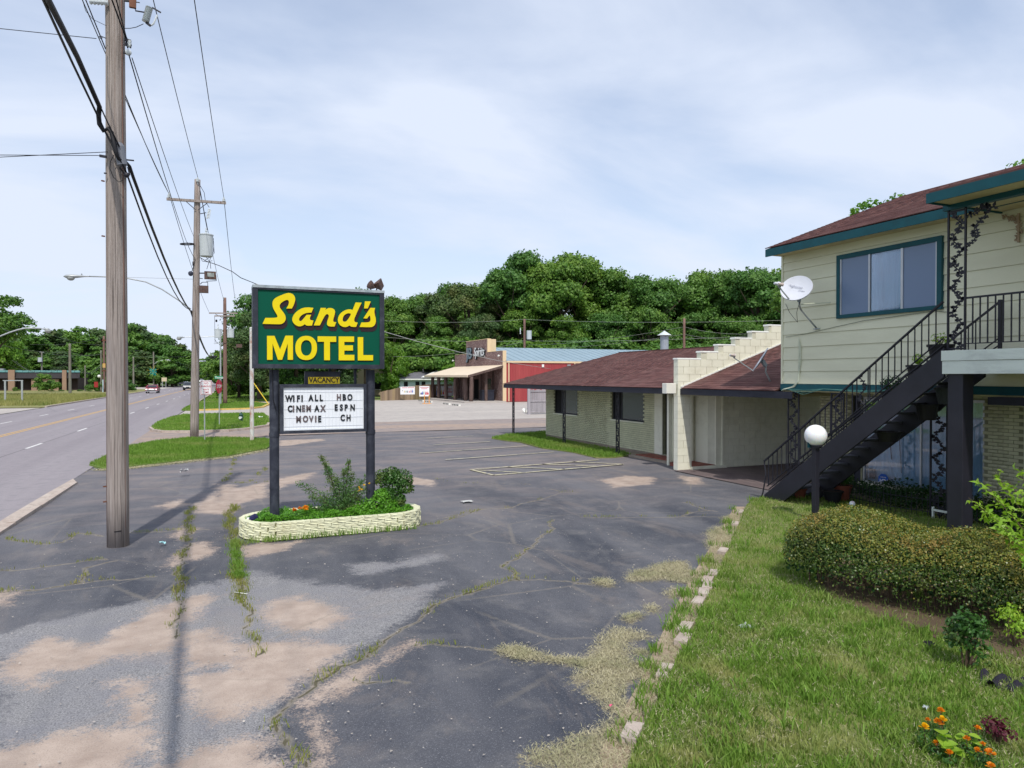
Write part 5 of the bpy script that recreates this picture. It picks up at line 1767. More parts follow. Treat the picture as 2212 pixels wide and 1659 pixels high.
litter(1612, 1365, .15, 'clear plastic wrapper on the lawn beside the edging', 1, M('thin_film', (.36, .40, .36), .25, .6, bump=0, var=.3), z=.05, flat=.25)
litter(2000, 1543, .045, 'little clear plastic scrap in the lawn left of the marigolds', 2, z=.05)
litter(2008, 1405, .09, 'dark lump of debris in the lawn below the hedge', 3, MAT_DARK, z=.05)
litter(352, 1177, .10, 'pale blue plastic scrap on the asphalt right of the near utility pole', 4, M('blue_plastic', (.35, .62, .66), .5, bump=0))
litter(254, 1171, .05, 'tiny light blue wrapper on the asphalt at the near utility pole', 5, M('blue_plastic_b', (.30, .55, .8), .5, bump=0))
litter(1009, 1085, .26, 'white broken plaster piece on the asphalt right of the planter', 6, M('pale_rubble', (.50, .50, .48), .9, bump=.2), flat=.06)
litter(397, 1028, .22, 'white paper cup lying on the verge behind the near pole', 7, M('white_paper_b', (.75, .75, .74), .7, bump=0), z=.1)
litter(1320, 1530, .03, 'pink petal on the dry clippings', 8, M('pink_petal', (.8, .1, .25), .5, bump=0))
litter(1563, 1365, .03, 'white straw scrap by the edging', 9, MAT_WHITEP)
o = MB().tube([G(506, 1279, .012), G(534, 1283, .012)], .006, 6).build('drinking_straw', MAT_WHITEP, None, origin=G(520, 1281), smooth=True); tag(o, 'white drinking straw on the gravelly asphalt', 'litter')
rng = np.random.default_rng(3)
sc_ = [(G(*p)) for p in [(820, 1250), (870, 1150)]]
nd = 1400
dx = rng.uniform(-3, 7, nd); dy = rng.uniform(3.5, 14, nd)
kk = inside([(p[0], p[1]) for p in LAWN], dx, dy)
C = np.c_[dx, dy, np.full(nd, .012)][~kk]
add_obj('loose_gravel', leaves_mesh('loose_gravel', C, np.tile([0, 0, 1.], (len(C), 1)), .022, M('loose_stone', (.42, .38, .34), .9, bump=0, var=.5, scale=9), 4, .8, .3, 1))['kind'] = 'stuff'


# ------------------------------------------------------------------ satellite dishes
MAT_DISH = M('dish_grey', (.62, .64, .70), .45, var=.05, bump=0, dirt=(.5, .5, .55), dirt_amt=.3)
MAT_DISHB = M('dish_back', (.30, .36, .42), .5, var=.1, bump=0)
MAT_MAST = M('zinc_tube', (.36, .40, .42), .45, metal=.4, var=.15, bump=0, dirt=(.3, .24, .12), dirt_amt=.4)


def dish(label, c, nrm, up, rw, rh, lnb, mast, writing=False):
    s = empty('satellite_dish', mast[0], label, 'satellite dish', 'satellite dishes')
    c, nrm, up = Vector(c), Vector(nrm).normalized(), Vector(up).normalized()
    side = up.cross(nrm).normalized(); up = nrm.cross(side).normalized()
    for thick, mt, nm in ((0, MAT_DISH, 'reflector'), (.014, MAT_DISHB, 'reflector_back')):
        m = MB(); rings, seg = 7, 32
        m.v.append(tuple(c - nrm * thick))
        for i in range(1, rings + 1):
            r = i / rings
            for k in range(seg):
                a = 2 * math.pi * k / seg
                m.v.append(tuple(c + side * rw * r * math.cos(a) + up * rh * r * math.sin(a) + nrm * (.16 * r * r * rw - thick)))
        for k in range(seg): m.f.append((0, 1 + k, 1 + (k + 1) % seg))
        for i in range(rings - 1):
            for k in range(seg):
                a, b = 1 + i * seg + k, 1 + i * seg + (k + 1) % seg
                m.f.append((a, a + seg, b + seg, b))
        if nm == 'reflector':
            n0 = len(m.v); L0 = 1 + (rings - 1) * seg
            for k in range(seg):
                a = 2 * math.pi * k / seg
                m.v.append(tuple(c + side * rw * 1.012 * math.cos(a) + up * rh * 1.012 * math.sin(a) + nrm * (.16 * rw - .022)))
            for k in range(seg): m.f.append((L0 + k, n0 + k, n0 + (k + 1) % seg, L0 + (k + 1) % seg))
        rf_ = m.build(nm, mt, s, smooth=(nm == 'reflector_back'), fix=False)
        if nm == 'reflector': refl = rf_
    foot = c - up * rh * .96 + nrm * .03
    lnb = Vector(lnb)
    MB().bar(foot, lnb, .028, .022).build('feed_arm', MAT_MAST, s)
    dv = (c - lnb).normalized()
    MB().lathe([(.028, -.10), (.034, -.03), (.05, 0), (.05, .04)], lnb + Vector((0, 0, .05)), 12, dv).build('feed_horn', MAT_DISH, s)
    MB().lathe([(.024, -.08), (.03, -.02), (.042, 0), (.042, .03)], lnb + Vector((0, 0, .05)) + side * .09, 12, dv).build('feed_horn', M('beige_plastic', (.50, .42, .38), .6, bump=0), s)
    MB().tube(mast, .021, 8).build('mast', MAT_MAST, s, smooth=True)
    MB().bar(Vector(mast[-1]), c - nrm * .02, .07, .09).build('bracket', MAT_DISHB, s)
    MB().bar(Vector(mast[0]) - Vector((.0, .08, 0)), Vector(mast[0]) + Vector((0, .08, 0)), .08, .02).build('foot_plate', MAT_MAST, s)
    return s, refl, (c, nrm, up, side)


ds, rf, (c, nm, up, side) = dish('tilted grey satellite dish on a bent tube fixed to the upper siding', (12.26, 12.42, 4.80), (-.80, -.36, .48), (.42, -.18, 1), .37, .33,
             (11.78, 12.50, 4.86), [(12.97, 12.52, 3.92), (12.80, 12.53, 4.08), (12.48, 12.53, 4.36), (12.44, 12.53, 4.45), (12.44, 12.53, 4.55)])
MB().tube([(12.46, 12.50, 4.47), (12.96, 12.10, 4.50)], .012, 6).build('brace', MAT_PALEW, ds)
MB().tube([(12.42, 12.5, 4.55), (12.45, 12.62, 4.30), (12.6, 12.75, 4.08), (12.8, 13.2, 4.35), (12.96, 13.5, 4.60)], .006, 4).build('cable', MAT_CABLE, ds)
Md = Matrix((side, up, nm)).transposed().to_4x4()
for body, sz, du, dr_ in (('Hughesnet', .085, .05, -.06), ('wireless', .05, -.03, .14)):
    put_text('dish_lettering', body, sz, M('faded_dish_print', (.34, .36, .44), .7, bump=0), rf, Matrix.Translation(c + up * du + side * dr_ + nm * .024) @ Md @ Matrix.Rotation(R(0), 4, 'Z'), extrude=.001)
dish('second satellite dish seen edge on above the brown breezeway roof', (13.12, 14.5, 3.23), (-.62, .52, .50), (.45, -.25, .86), .30, .36, (12.42, 14.75, 3.30),
     [(13.44, 14.5, 2.62), (13.42, 14.5, 2.66), (13.26, 14.5, 2.92), (13.26, 14.5, 3.08)])
# ------------------------------------------------------------------ planter island and the motel sign
MAT_PBLK = M('planter_block_paint', (.72, .72, .50), .8, var=.08, scale=2, bump=.8, bscale=45, bdist=.02, piece=.05, dirt=(.42, .38, .22), dirt_amt=.45, dirt_scale=4)
PCX0, PCX1, PCY, PR = 1.05, 2.98, 13.38, .66
pl = empty('planter', (2.0, PCY, 0), 'long oval planter of cream painted rough blocks around the sign posts', 'planter')


def oval(s, r):
    """point and tangent along the stadium outline, s in metres"""
    L = PCX1 - PCX0
    per = 2 * L + 2 * math.pi * r
    s = s % per
    if s < L: return Vector((PCX0 + s, PCY - r, 0)), 0.0
    s -= L
    if s < math.pi * r:
        a = -math.pi / 2 + s / r
        return Vector((PCX1 + r * math.cos(a), PCY + r * math.sin(a), 0)), s / r
    s -= math.pi * r
    if s < L: return Vector((PCX1 - s, PCY + r, 0)), math.pi
    s -= L
    a = math.pi / 2 + s / r
    return Vector((PCX0 + r * math.cos(a), PCY + r * math.sin(a), 0)), math.pi + s / r


per = 2 * (PCX1 - PCX0) + 2 * math.pi * PR
fr = []
for row in range(4):
    nb_ = 34
    for k in range(nb_):
        p, an = oval((k + (row % 2) * .5) * per / nb_, PR - .06)
        fr.append(Matrix.Translation((p.x, p.y, .038 + row * .0745)) @ Matrix.Rotation(an + random.uniform(-.03, .03), 4, 'Z') @ Matrix.Rotation(random.uniform(-.02, .02), 4, 'X') @ Matrix.Diagonal((1, random.uniform(.96, 1.06), 1, 1)))
import bmesh
bmB = bmesh.new()
bmesh.ops.create_cube(bmB, size=1)
bmesh.ops.scale(bmB, vec=(per / 34 - .006, .125, .069), verts=bmB.verts)
bmesh.ops.subdivide_edges(bmB, edges=bmB.edges, cuts=2, use_grid_fill=True)
for v in bmB.verts: v.co += Vector((random.uniform(-.003, .003), random.uniform(-.008, .008), random.uniform(-.003, .003)))
meB = bpy.data.meshes.new('planter_block'); bmB.to_mesh(meB); bmB.free(); meB.materials.append(MAT_PBLK)
pieces('planter_block', MAT_PBLK, pl, None, fr, 300, meB)
ring = [oval(i * per / 60, PR - .08)[0] for i in range(60)]
MB().prism([(p.x, p.y) for p in ring], -.02, .24).build('planter_soil', MAT_SOIL, pl)
# leafy ground cover spilling up to the rim
rng = np.random.default_rng(21)
nn_ = 15000
q = samp([(p.x, p.y) for p in ring], nn_, rng)
hgt = .10 + .05 * np.sin(q[:, 0] * 5) * np.cos(q[:, 1] * 7) + .03 * np.sin(q[:, 0] * 17)
sd_ = sdist([(p.x, p.y) for p in ring], q[:, 0], q[:, 1])
hgt *= np.clip(sd_ / .12, .45, 1.1)
C = np.c_[q, .24 + hgt * rng.uniform(0, 1, nn_) ** .5]
add_obj('ground_cover', leaves_mesh('ground_cover', C, np.tile([0, 0, 1.], (nn_, 1)), .045, MAT_LEAFG, 8, .55, .6, .5))['kind'] = 'stuff'
bpy.data.objects['ground_cover']['label'] = 'bright green ground cover filling the planter'
wsp = empty('wispy_shrub', (2.16, 13.42, .22), 'wispy grey green shrub with upright shoots between the sign posts', 'shrub')
MAT_WISP = leafmat('wispy_leaves', (.075, .17, .05), (.13, .25, .07), (.20, .19, .06), .3, .5, .25, tone=3, ob=0)
wrg = np.random.default_rng(31); wC, wN = [], []; wst = MB()
for (tx, tz, n_, sp0) in ((-.80, .62, 420, .09), (-.62, .40, 380, .09), (-.42, 1.12, 620, .075), (-.30, .92, 460, .09), (-.15, .70, 520, .12), (.0, .86, 420, .08), (.10, 1.02, 520, .065), (.20, .74, 460, .10), (.34, .62, 480, .12), (.45, .50, 420, .12), (-.70, .20, 300, .10), (-.35, .35, 520, .14), (.1, .4, 700, .17), (.3, .3, 520, .15), (.52, .78, 160, .05), (-.05, .2, 500, .2)):
    p0 = np.array([2.2 + tx * .15, 13.42, .22]); p2 = np.array([2.2 + tx, 13.42 + wrg.uniform(-.12, .12), .22 + tz]); p1 = (p0 + p2) / 2 + np.array([-tx * .12, 0, tz * .16])
    u = wrg.uniform(.15, 1, n_) ** .8
    c_ = ((1 - u) ** 2)[:, None] * p0 + (2 * u * (1 - u))[:, None] * p1 + (u ** 2)[:, None] * p2
    wC.append(c_ + wrg.normal(0, 1, (n_, 3)) * (sp0 * (1.05 - u * .75))[:, None]); wN.append(wrg.normal(0, .8, (n_, 3)) + np.array([0, 0, .3]))
    wst.tube([p0, p1 * .5 + (p0 + p2) * .25, p2], [.009, .006, .003], 4)
add_obj('foliage', leaves_mesh('foliage', np.concatenate(wC) - np.array(org(wsp)), np.concatenate(wN), .042, MAT_WISP, 31, .36, .5, .2), wsp)['kind'] = 'stuff'
wst.build('stems', MAT_STEM, wsp, fix=False)['kind'] = 'stuff'
shrub('boxy_shrub', 'dense dark green rounded shrub at the right sign post', 'shrub', (3.12, 13.40, .24), (.42, .34, .42), 3400, .05, MAT_LEAF, seed=33, shell=.5, aspect=.7,
      blobs=[((0, 0, .45), .62), ((-.18, 0, .60), .5), ((.2, 0, .58), .52), ((.25, 0, .40), .45), ((-.1, -.1, .30), .42), ((.0, 0, .66), .45), ((.1, -.12, .2), .35)])
shrub('green_mound', 'tall mound of bright ground cover at the foot of the right sign post', 'plant', (2.78, 13.25, .22), (.42, .30, .36), 2800, .05, MAT_LEAFG, seed=34, shell=.5,
      blobs=[((0, 0, .15), .7), ((-.25, 0, .05), .6), ((.1, 0, .32), .45), ((.25, 0, .12), .5)])
fl = empty('orange_flowers', (1.38, 13.12, .26), 'cluster of orange flowers in the planter by the left sign post', 'flower')
for k in range(9):
    m = MB(); flowerhead(m, (1.38 + random.uniform(-.13, .13), 13.12 + random.uniform(-.10, .10), .42 + random.uniform(-.03, .04)), .045, random.Random(k), 14)
    m.build('bloom', MAT_ORANGE, fl, fix=False)
fl = empty('yellow_orange_flowers', (2.62, 13.2, .3), 'few yellow orange blooms on the wispy shrub', 'flower')
for k in range(6):
    m = MB(); flowerhead(m, (2.55 + random.uniform(-.14, .14), 13.15 + random.uniform(-.06, .06), .74 + random.uniform(-.08, .08)), .03, random.Random(k + 50), 10)
    m.build('bloom', MAT_YELP, fl, fix=False)
sc = empty('spotlight_cover', (.52, 13.3, .28), 'dark blue ground spotlight at the left end of the planter rim', 'spotlight')
MB().lathe([(.05, 0), (.075, .04), (.08, .12), (.02, .14)], (.56, 13.28, .27), 12, (.5, -.3, .25)).build('hood', M('navy_plastic', (.02, .02, .08), .5, bump=0), sc)
box('base', MAT_WHITEP, sc, .50, .58, 13.24, 13.30, .26, .32)
wd = samp([(.3, 12.62), (3.4, 12.66), (3.45, 12.72), (.3, 12.72)], 420, np.random.default_rng(2))
blades('planter_weeds', wd, .13, .012, MAT_BLADE2, 0, .8, 44, label='weeds along the foot of the planter')

# sign ---------------------------------------------------------------
SGN = empty('motel_sign', (1.85, 13.3, .24), 'large green and yellow Sand\'s Motel sign on two dark posts with letter board', 'sign')
MAT_SFRAME = M('sign_frame', (.030, .034, .050), .55, var=.25, scale=5, bump=.1, dirt=(.09, .10, .12), dirt_amt=.5, dirt_scale=5)
MAT_STOP = M('sign_top_metal', (.42, .47, .50), .5, metal=.2, var=.3, scale=5, bump=0, dirt=(.12, .18, .20), dirt_amt=.7, dirt_scale=5)
MAT_SGREEN = M('sign_green_face', (.002, .082, .048), .45, .12, var=.08, scale=1.3, bump=0)
MAT_SYEL = M('sign_yellow_face', (.78, .62, .006), .5, .2, var=.04, bump=0)
MAT_SHADE = M('sign_maroon_shade', (.030, .014, .018), .5, var=.1, bump=0)
SYF = 13.08   # front plane of the cabinet
SXL, SXR, SZ0, SZ1 = .605, 2.905, 2.95, 4.385
for px in (.97, 2.69):
    pz = [(.083, 0), (.083, .62), (.087, .62), (.087, .66), (.083, .66), (.083, 1.55), (.092, 1.55), (.092, 1.62), (.083, 1.62), (.083, 2.75)]
    MB().lathe(pz, (px, 13.32, .18), 20).build('post', MAT_SFRAME, SGN)
cab = MB()
cab.box(SXL, SXR, SYF + .04, SYF + .42, SZ0, SZ1 - .01)
fr_y(cab, SYF, SYF + .039, SXL, SXR, SZ0, SZ1, .085, .075, .06)
cabo = cab.build('cabinet', MAT_SFRAME, SGN, fix=False)
box('top_cap', MAT_STOP, cabo, SXL - .004, SXR + .004, SYF - .012, SYF + .42, SZ1 - .030, SZ1 + .018)
box('sign_face', MAT_SGREEN, SGN, SXL + .085, SXR - .085, SYF + .026, SYF + .038, SZ0 + .075, SZ1 - .06)


def curve_mesh(polys, extrude):
    c = bpy.data.curves.new('shape', 'CURVE'); c.dimensions = '2D'; c.fill_mode = 'BOTH'; c.extrude = extrude
    for P in polys:
        s = c.splines.new('POLY'); s.points.add(len(P) - 1); s.use_cyclic_u = True
        for i, p in enumerate(P): s.points[i].co = (p[0], p[1], 0, 1)
    o = bpy.data.objects.new('shape', c)
    me = bpy.data.meshes.new_from_object(o)
    bpy.data.objects.remove(o); bpy.data.curves.remove(c)
    return me


def chaikin(P, it=2):
    """corner cutting that keeps points flagged as sharp"""
    P = [(p[0], p[1], len(p) > 2) for p in P]
    for _ in range(it):
        Q = []
        n = len(P)
        for i in range(n):
            a, b, c = P[i - 1], P[i], P[(i + 1) % n]
            if b[2]: Q.append(b)
            else:
                Q.append((b[0] * .75 + a[0] * .25, b[1] * .75 + a[1] * .25, False))
                Q.append((b[0] * .75 + c[0] * .25, b[1] * .75 + c[1] * .25, False))
        P = Q
    return [(p[0], p[1]) for p in P]


S = 1
SAND = {
    's_capital': [[(75, 637, S), (125, 530, S), (320, 530), (347, 510), (335, 475), (300, 420), (262, 350), (250, 280), (262, 220), (300, 175), (380, 135), (480, 95), (545, 80), (605, 95), (648, 135), (663, 190), (655, 240), (635, 300), (602, 362, S), (500, 362, S), (535, 310), (550, 255), (543, 218), (518, 205), (480, 215), (420, 250), (385, 290), (380, 330), (400, 370), (450, 430), (485, 490), (493, 540), (482, 585), (450, 622), (405, 644), (340, 644)]],
    'a': [[(830, 345), (905, 341), (988, 352, S), (950, 437, S), (900, 435), (830, 450), (770, 485), (735, 530), (727, 565), (745, 590), (775, 584), (800, 555), (830, 520), (865, 475, S), (948, 475, S), (920, 530), (930, 570), (988, 578, S), (962, 668, S), (860, 672), (835, 640), (810, 660), (770, 680), (720, 683), (660, 655), (620, 610), (604, 560), (620, 500), (660, 440), (720, 390), (780, 358)]],
    'n': [[(1120, 350, S), (1215, 352, S), (1200, 385, S), (1255, 352), (1310, 352), (1360, 375), (1377, 410), (1372, 460), (1350, 530), (1338, 580), (1355, 605), (1396, 605, S), (1367, 685, S), (1270, 685), (1235, 660), (1230, 620), (1245, 560), (1265, 510), (1262, 475), (1235, 458), (1205, 475), (1170, 530), (1130, 610), (1102, 665, S), (993, 665, S), (1040, 560), (1085, 450)]],
    'd': [[(1745, 253, S), (1853, 258, S), (1820, 320), (1770, 430), (1730, 520), (1715, 570), (1728, 605), (1782, 615, S), (1752, 692, S), (1665, 692), (1635, 662), (1600, 688), (1550, 697), (1490, 682), (1440, 635), (1423, 570), (1435, 510), (1470, 450), (1530, 403), (1600, 378), (1650, 376), (1692, 388, S)],
          [(1510, 560), (1520, 510), (1550, 470), (1600, 447), (1640, 447), (1664, 460), (1640, 510), (1600, 570), (1570, 597), (1535, 599), (1515, 588)]],
    'apostrophe': [[(1913, 233, S), (2016, 235, S), (1962, 360, S), (1895, 360, S)]],
    's': [[(2010, 350, S), (2092, 352, S), (2078, 410), (2085, 470), (2106, 540), (2108, 600), (2090, 655), (2050, 690), (2000, 698), (1815, 693, S), (1850, 612, S), (1960, 612), (2005, 597), (2014, 560), (2008, 515), (1995, 478), (1950, 542, S), (1883, 538, S), (1930, 470), (1985, 385)]],
}


def signpt(x, y, u):
    p = atY((775 + x / 5.978) / 1.3888, (865 + y / 5.978) / 1.3888, u)
    return (p.x, p.z)


def sign_shape(name, polys2, y, th, mat, parent):
    me = curve_mesh(polys2, th / 2)
    me.materials.append(mat)
    o = bpy.data.objects.new(name, me); COL.objects.link(o); o.parent = parent
    o.matrix_local = Matrix.Translation(Vector((0, y, 0)) - org(parent)) @ FACE_NY
    return o


OFF = (.034, -.088)
for nm_, polys in SAND.items():
    pp = [[signpt(x, y, SYF) for x, y in chaikin(P)] for P in polys]
    lo = sign_shape('letter_' + nm_, pp, SYF + .003, .016, MAT_SYEL, SGN)
    ORG[lo.name] = org(SGN)
    Vv = None
    for k in range(8):
        f_ = (k + .35) / 8 * (.75 if nm_ == 'apostrophe' else 1)
        sh = [[(x + OFF[0] * f_, z + OFF[1] * f_) for x, z in P] for P in pp]
        me = curve_mesh(sh, .0015); n0 = len(me.vertices)
        co = np.empty(n0 * 3, dtype=np.float32); me.vertices.foreach_get('co', co); co = co.reshape(-1, 3)
        if nm_ == 'd': pass
        W = np.c_[co[:, 0], np.full(n0, SYF + .0135 + .0012 * k) - co[:, 2], co[:, 1]]
        Fc_ = [tuple(p.vertices) for p in me.polygons]
        if Vv is None: Vv, Ff = MB(), None
        Vv.add(W.tolist(), Fc_)
        bpy.data.meshes.remove(me)
    Vv.build('letter_shade', MAT_SHADE, lo, fix=False)
    # lift of the parent transform: the shade is built in world axes
    sh_o = lo.children[0]
    sh_o.matrix_local = (Matrix.Translation(Vector((0, SYF + .003, 0)) - org(SGN)) @ FACE_NY).inverted()


def sp3(x, y, u=SYF):
    p = atY((700 + x / 3.687) / 1.3888, (800 + y / 3.687) / 1.3888, u)
    return (p.x, p.z)


# MOTEL in block capitals
u3 = lambda pts: [sp3(x, y) for x, y in pts]
circ = lambda cx, cy, rx_, ry_, n=40, e=2.25: [(cx + rx_ * math.copysign(abs(math.cos(a)) ** (2 / e), math.cos(a)), cy + ry_ * math.copysign(abs(math.sin(a)) ** (2 / e), math.sin(a))) for a in [2 * math.pi * i / n for i in range(n)]]
MOTEL = {
    'm_capital': [u3([(373, 765), (455, 765), (517, 915), (577, 763), (660, 763), (660, 1030), (602, 1030), (602, 850), (540, 1030), (493, 1030), (434, 850), (434, 1030), (373, 1030)])],
    'o_capital': [u3(circ(806, 899, 120, 134)), u3(circ(808, 898, 60, 86))],
    't_capital': [u3([(933, 770), (1138, 772), (1138, 832), (1069, 832), (1069, 1035), (1004, 1034), (1004, 830), (933, 830)])],
    'e_capital': [u3([(1166, 772), (1336, 772), (1336, 832), (1228, 832), (1228, 870), (1324, 870), (1324, 928), (1228, 928), (1228, 975), (1339, 975), (1339, 1036), (1166, 1036)])],
    'l_capital': [u3([(1377, 779), (1437, 779), (1437, 978), (1546, 978), (1546, 1037), (1377, 1037)])],
}
for nm_, polys in MOTEL.items():
    lo = sign_shape('letter_' + nm_, polys, SYF + .010, .016, MAT_SYEL, SGN)
    lo2 = sign_shape('letter_edge', [[(x + .010, z - .012) for x, z in P] for P in polys], SYF + .0215, .003, MAT_SHADE, SGN)
# letter board
BX0, BX1, BZ0, BZ1 = 1.06, 2.60, 1.78, 2.665
BYF = 13.22
bd = MB(); bd.box(BX0, BX1, BYF + .05, BYF + .22, BZ0, BZ1)
fr_y(bd, BYF, BYF + .049, BX0, BX1, BZ0, BZ1, .06, .05, .055, .05)
bdo = bd.build('board_frame', MAT_SFRAME, SGN, fix=False)
MAT_BW = M('letter_board_panel', (.80, .83, .87), .45, var=.03, bump=0, dirt=(.6, .62, .66), dirt_amt=.25, dirt_scale=6)
box('board_panel', MAT_BW, bdo, BX0 + .06, BX1 - .05, BYF + .035, BYF + .048, BZ0 + .05, BZ1 - .055)
MAT_TRACK = M('letter_track', (.66, .69, .74), .4, bump=0)
for k in range(5):
    z = BZ0 + .12 + k * .155
    box('letter_track', MAT_TRACK, bdo, BX0 + .075, BX1 - .065, BYF + .030, BYF + .034, z, z + .007)
for k in range(23):
    x = BX0 + .10 + k * .063
    box('panel_rib', MAT_TRACK, bdo, x, x + .004, BYF + .0335, BYF + .0348, BZ0 + .06, BZ1 - .07)
box('letter_ledge', MAT_TRACK, bdo, BX0 + .08, BX1 - .055, BYF + .02, BYF + .035, BZ0 + .055, BZ0 + .075)
MAT_LB = M('black_board_letter', (.015, .017, .022), .5, bump=0, var=.1)
MAT_LB2 = M('faded_board_letter', (.14, .11, .115), .6, bump=0, var=.2)


def zb(x, y):
    return atY((800 + x / 5.53) / 1.3888, (1080 + y / 5.53) / 1.3888, BYF + .02)


rows = [('WIFI', [(372, 0), (450, 0), (525, 0), (588, 0)], 645), ('ALL', [(735, 0), (825, 0), (905, 0)], 640), ('HBO', [(1200, 1), (1287, 0), (1382, 0)], 630),
        ('CINEMAX', [(388, 0), (446, 1), (532, 0), (610, 1), (697, 1), (833, 0), (935, 1)], 815), ('ESPN', [(1152, 0), (1240, 0), (1318, 0), (1427, 0)], 800),
        ('MOVIE', [(530, 1), (645, 1), (740, 1), (815, 1), (878, 0)], 990), ('CH', [(1262, 0), (1360, 0)], 970)]
for word, xs, yb in rows:
    for ch, (xx, fd) in zip(word, xs):
        p = zb(xx, yb - (6 if xx > 600 else 0))
        sx = .75 if ch in 'WM' else (.74 if ch not in 'I' else .9)
        me = text_mesh(ch, .155, extrude=.003, offset=.0068, sx=sx)
        me.materials.clear(); me.materials.append(MAT_LB2 if fd else MAT_LB)
        o = bpy.data.objects.new('board_letter', me); COL.objects.link(o); o.parent = bdo
        o.matrix_local = Matrix.Translation(Vector((p.x, BYF + .026, p.z)) - org(bdo)) @ FACE_NY
# vacancy box between the cabinets
va0, va1 = zb(640, 190), zb(1190, 400)
vc = box('vacancy_box', MAT_SFRAME, SGN, 1.50, 2.13, 13.30, 13.42, 2.665, va0.z)
box('vacancy_panel', M('vacancy_yellow', (.92, .66, .03), .5, bump=0, var=.1), vc, 1.555, 2.12, 13.292, 13.299, 2.672, 2.672 + .125)
put_text('vacancy_lettering', 'VACANCY', .135, MAT_SHADE, vc, Matrix.Translation((1.84, 13.289, 2.735)) @ FACE_NY, extrude=.001, offset=.003, sx=.84)
MB().bar((1.95, 13.36, va0.z), (1.95, 13.36, SZ0), .04, .04).build('hanger', MAT_SFRAME, SGN)
MB().bar((2.415, 13.36, 2.665), (2.415, 13.36, SZ0), .045, .045).build('hanger', MAT_SFRAME, SGN)
MB().tube([(.93, 13.2, 2.95), (.94, 13.18, 2.4), (1.0, 13.2, 2.2)], .008, 5).build('conduit', MAT_CABLE, SGN)
# floodlights on top
MAT_RUST = M('rusty_lamp_housing', (.10, .065, .06), .7, var=.35, scale=12, bump=.2, dirt=(.2, .09, .05), dirt_amt=.5, dirt_scale=9)
for k, (x, dx_) in enumerate(((2.69, -.04), (2.80, .05))):
    f = empty('sign_floodlight', (x, 13.3, SZ1 + .018), ('rusty rounded floodlight on the sign top, left of the pair', 'rusty square floodlight on the sign top, right of the pair')[k], 'floodlight', 'floodlights on the sign top')
    if k == 0: MB().lathe([(.02, -.08), (.05, -.05), (.075, .0), (.085, .05)], (x + .01, 13.3, SZ1 + .13), 14, (.6, -.35, .35)).build('housing', MAT_RUST, f)
    else: MB().lathe([(.03, -.07), (.05, -.05), (.12, .07), (.12, .085)], (x + .02, 13.3, SZ1 + .145), 4, (.75, -.55, .1)).build('housing', MAT_RUST, f)
    MB().tube([(x, 13.3, SZ1), (x + .015, 13.3, SZ1 + .10)], .014, 6).build('stem', MAT_RUST, f)
w_ = empty('sign_wires', (2.5, 13.3, SZ1 + .02), 'loose thin wires curling on the sign top', 'cable')
MB().tube([(2.54, 13.3, SZ1 + .015), (2.53, 13.3, SZ1 + .06), (2.56, 13.3, SZ1 + .03), (2.62, 13.3, SZ1 + .025), (2.66, 13.3, SZ1 + .05), (2.72, 13.3, SZ1 + .03)], .005, 4).build('wire', MAT_CABLE, w_)
# ------------------------------------------------------------------ utility poles


def pole_wood(name, a, b, streak=(.16, .08, .05)):
    t = NT(name)
    p = t.pos((1, 1, .035)); q = t.pos((1, 1, .006))
    col = t.mix(t.ramp(t.noise(p, 40, 6, .7), .3, .7), a, b)
    col = t.mix(t.math('MULTIPLY', t.ramp(t.noise(q, 22, 3, .6), .55, .68), .8), col, streak)
    col = t.mix(t.math('MULTIPLY', t.ramp(t.noise(q, 70, 2, .5), .60, .66), .85), col, scal(a, .28))
    h = t.noise(p, 60, 5, .7)
    t.bsdf(col, .9, .15, 0, t.bump(h, .9, .02))
    return t.m


MAT_POLE = pole_wood('weathered_pole', (.22, .185, .165), (.44, .385, .355))
MAT_POLEB = pole_wood('brown_pole', (.17, .10, .085), (.27, .17, .14), (.10, .06, .05))
MAT_POLEG = pole_wood('greenish_pole', (.17, .17, .14), (.26, .25, .21))
MAT_PORC = M('porcelain', (.62, .66, .68), .3, .5, bump=0, var=.15)
MAT_RUSTM = M('rusted_steel', (.20, .085, .05), .8, var=.3, scale=8, bump=.2)
MAT_TANK = M('transformer_tank', (.50, .54, .56), .4, var=.06, bump=0, dirt=(.38, .40, .40), dirt_amt=.3)
MAT_GALV = M('galvanised', (.40, .42, .43), .45, metal=.35, var=.1, bump=0)


def insulator(parent, p, r=.055, h=.16, mat=None):
    x, y, z = p
    MB().lathe([(.012, -.12), (.014, 0), (r, .005), (r, .04), (r * .55, .045), (r * .9, .07), (r * .9, .10), (r * .4, .105), (r * .6, .13), (r * .3, h)], (x, y, z), 10).build('insulator', mat or MAT_PORC, parent)


def upole(label, x, y, h, r0, r1, mat=None, group='utility poles', name='utility_pole', lean=(0, 0)):
    e = empty(name, (x, y, 0), label, 'utility pole', group)
    m = MB()
    n = 14
    pts = [(x + lean[0] * k / n, y + lean[1] * k / n, -.1 + (h + .1) * k / n) for k in range(n + 1)]
    m.tube(pts, [r0 + (r1 - r0) * k / n + random.uniform(-.003, .003) for k in range(n + 1)], 20)
    m.build('shaft', mat or MAT_POLE, e, smooth=True, fix=False)
    return e


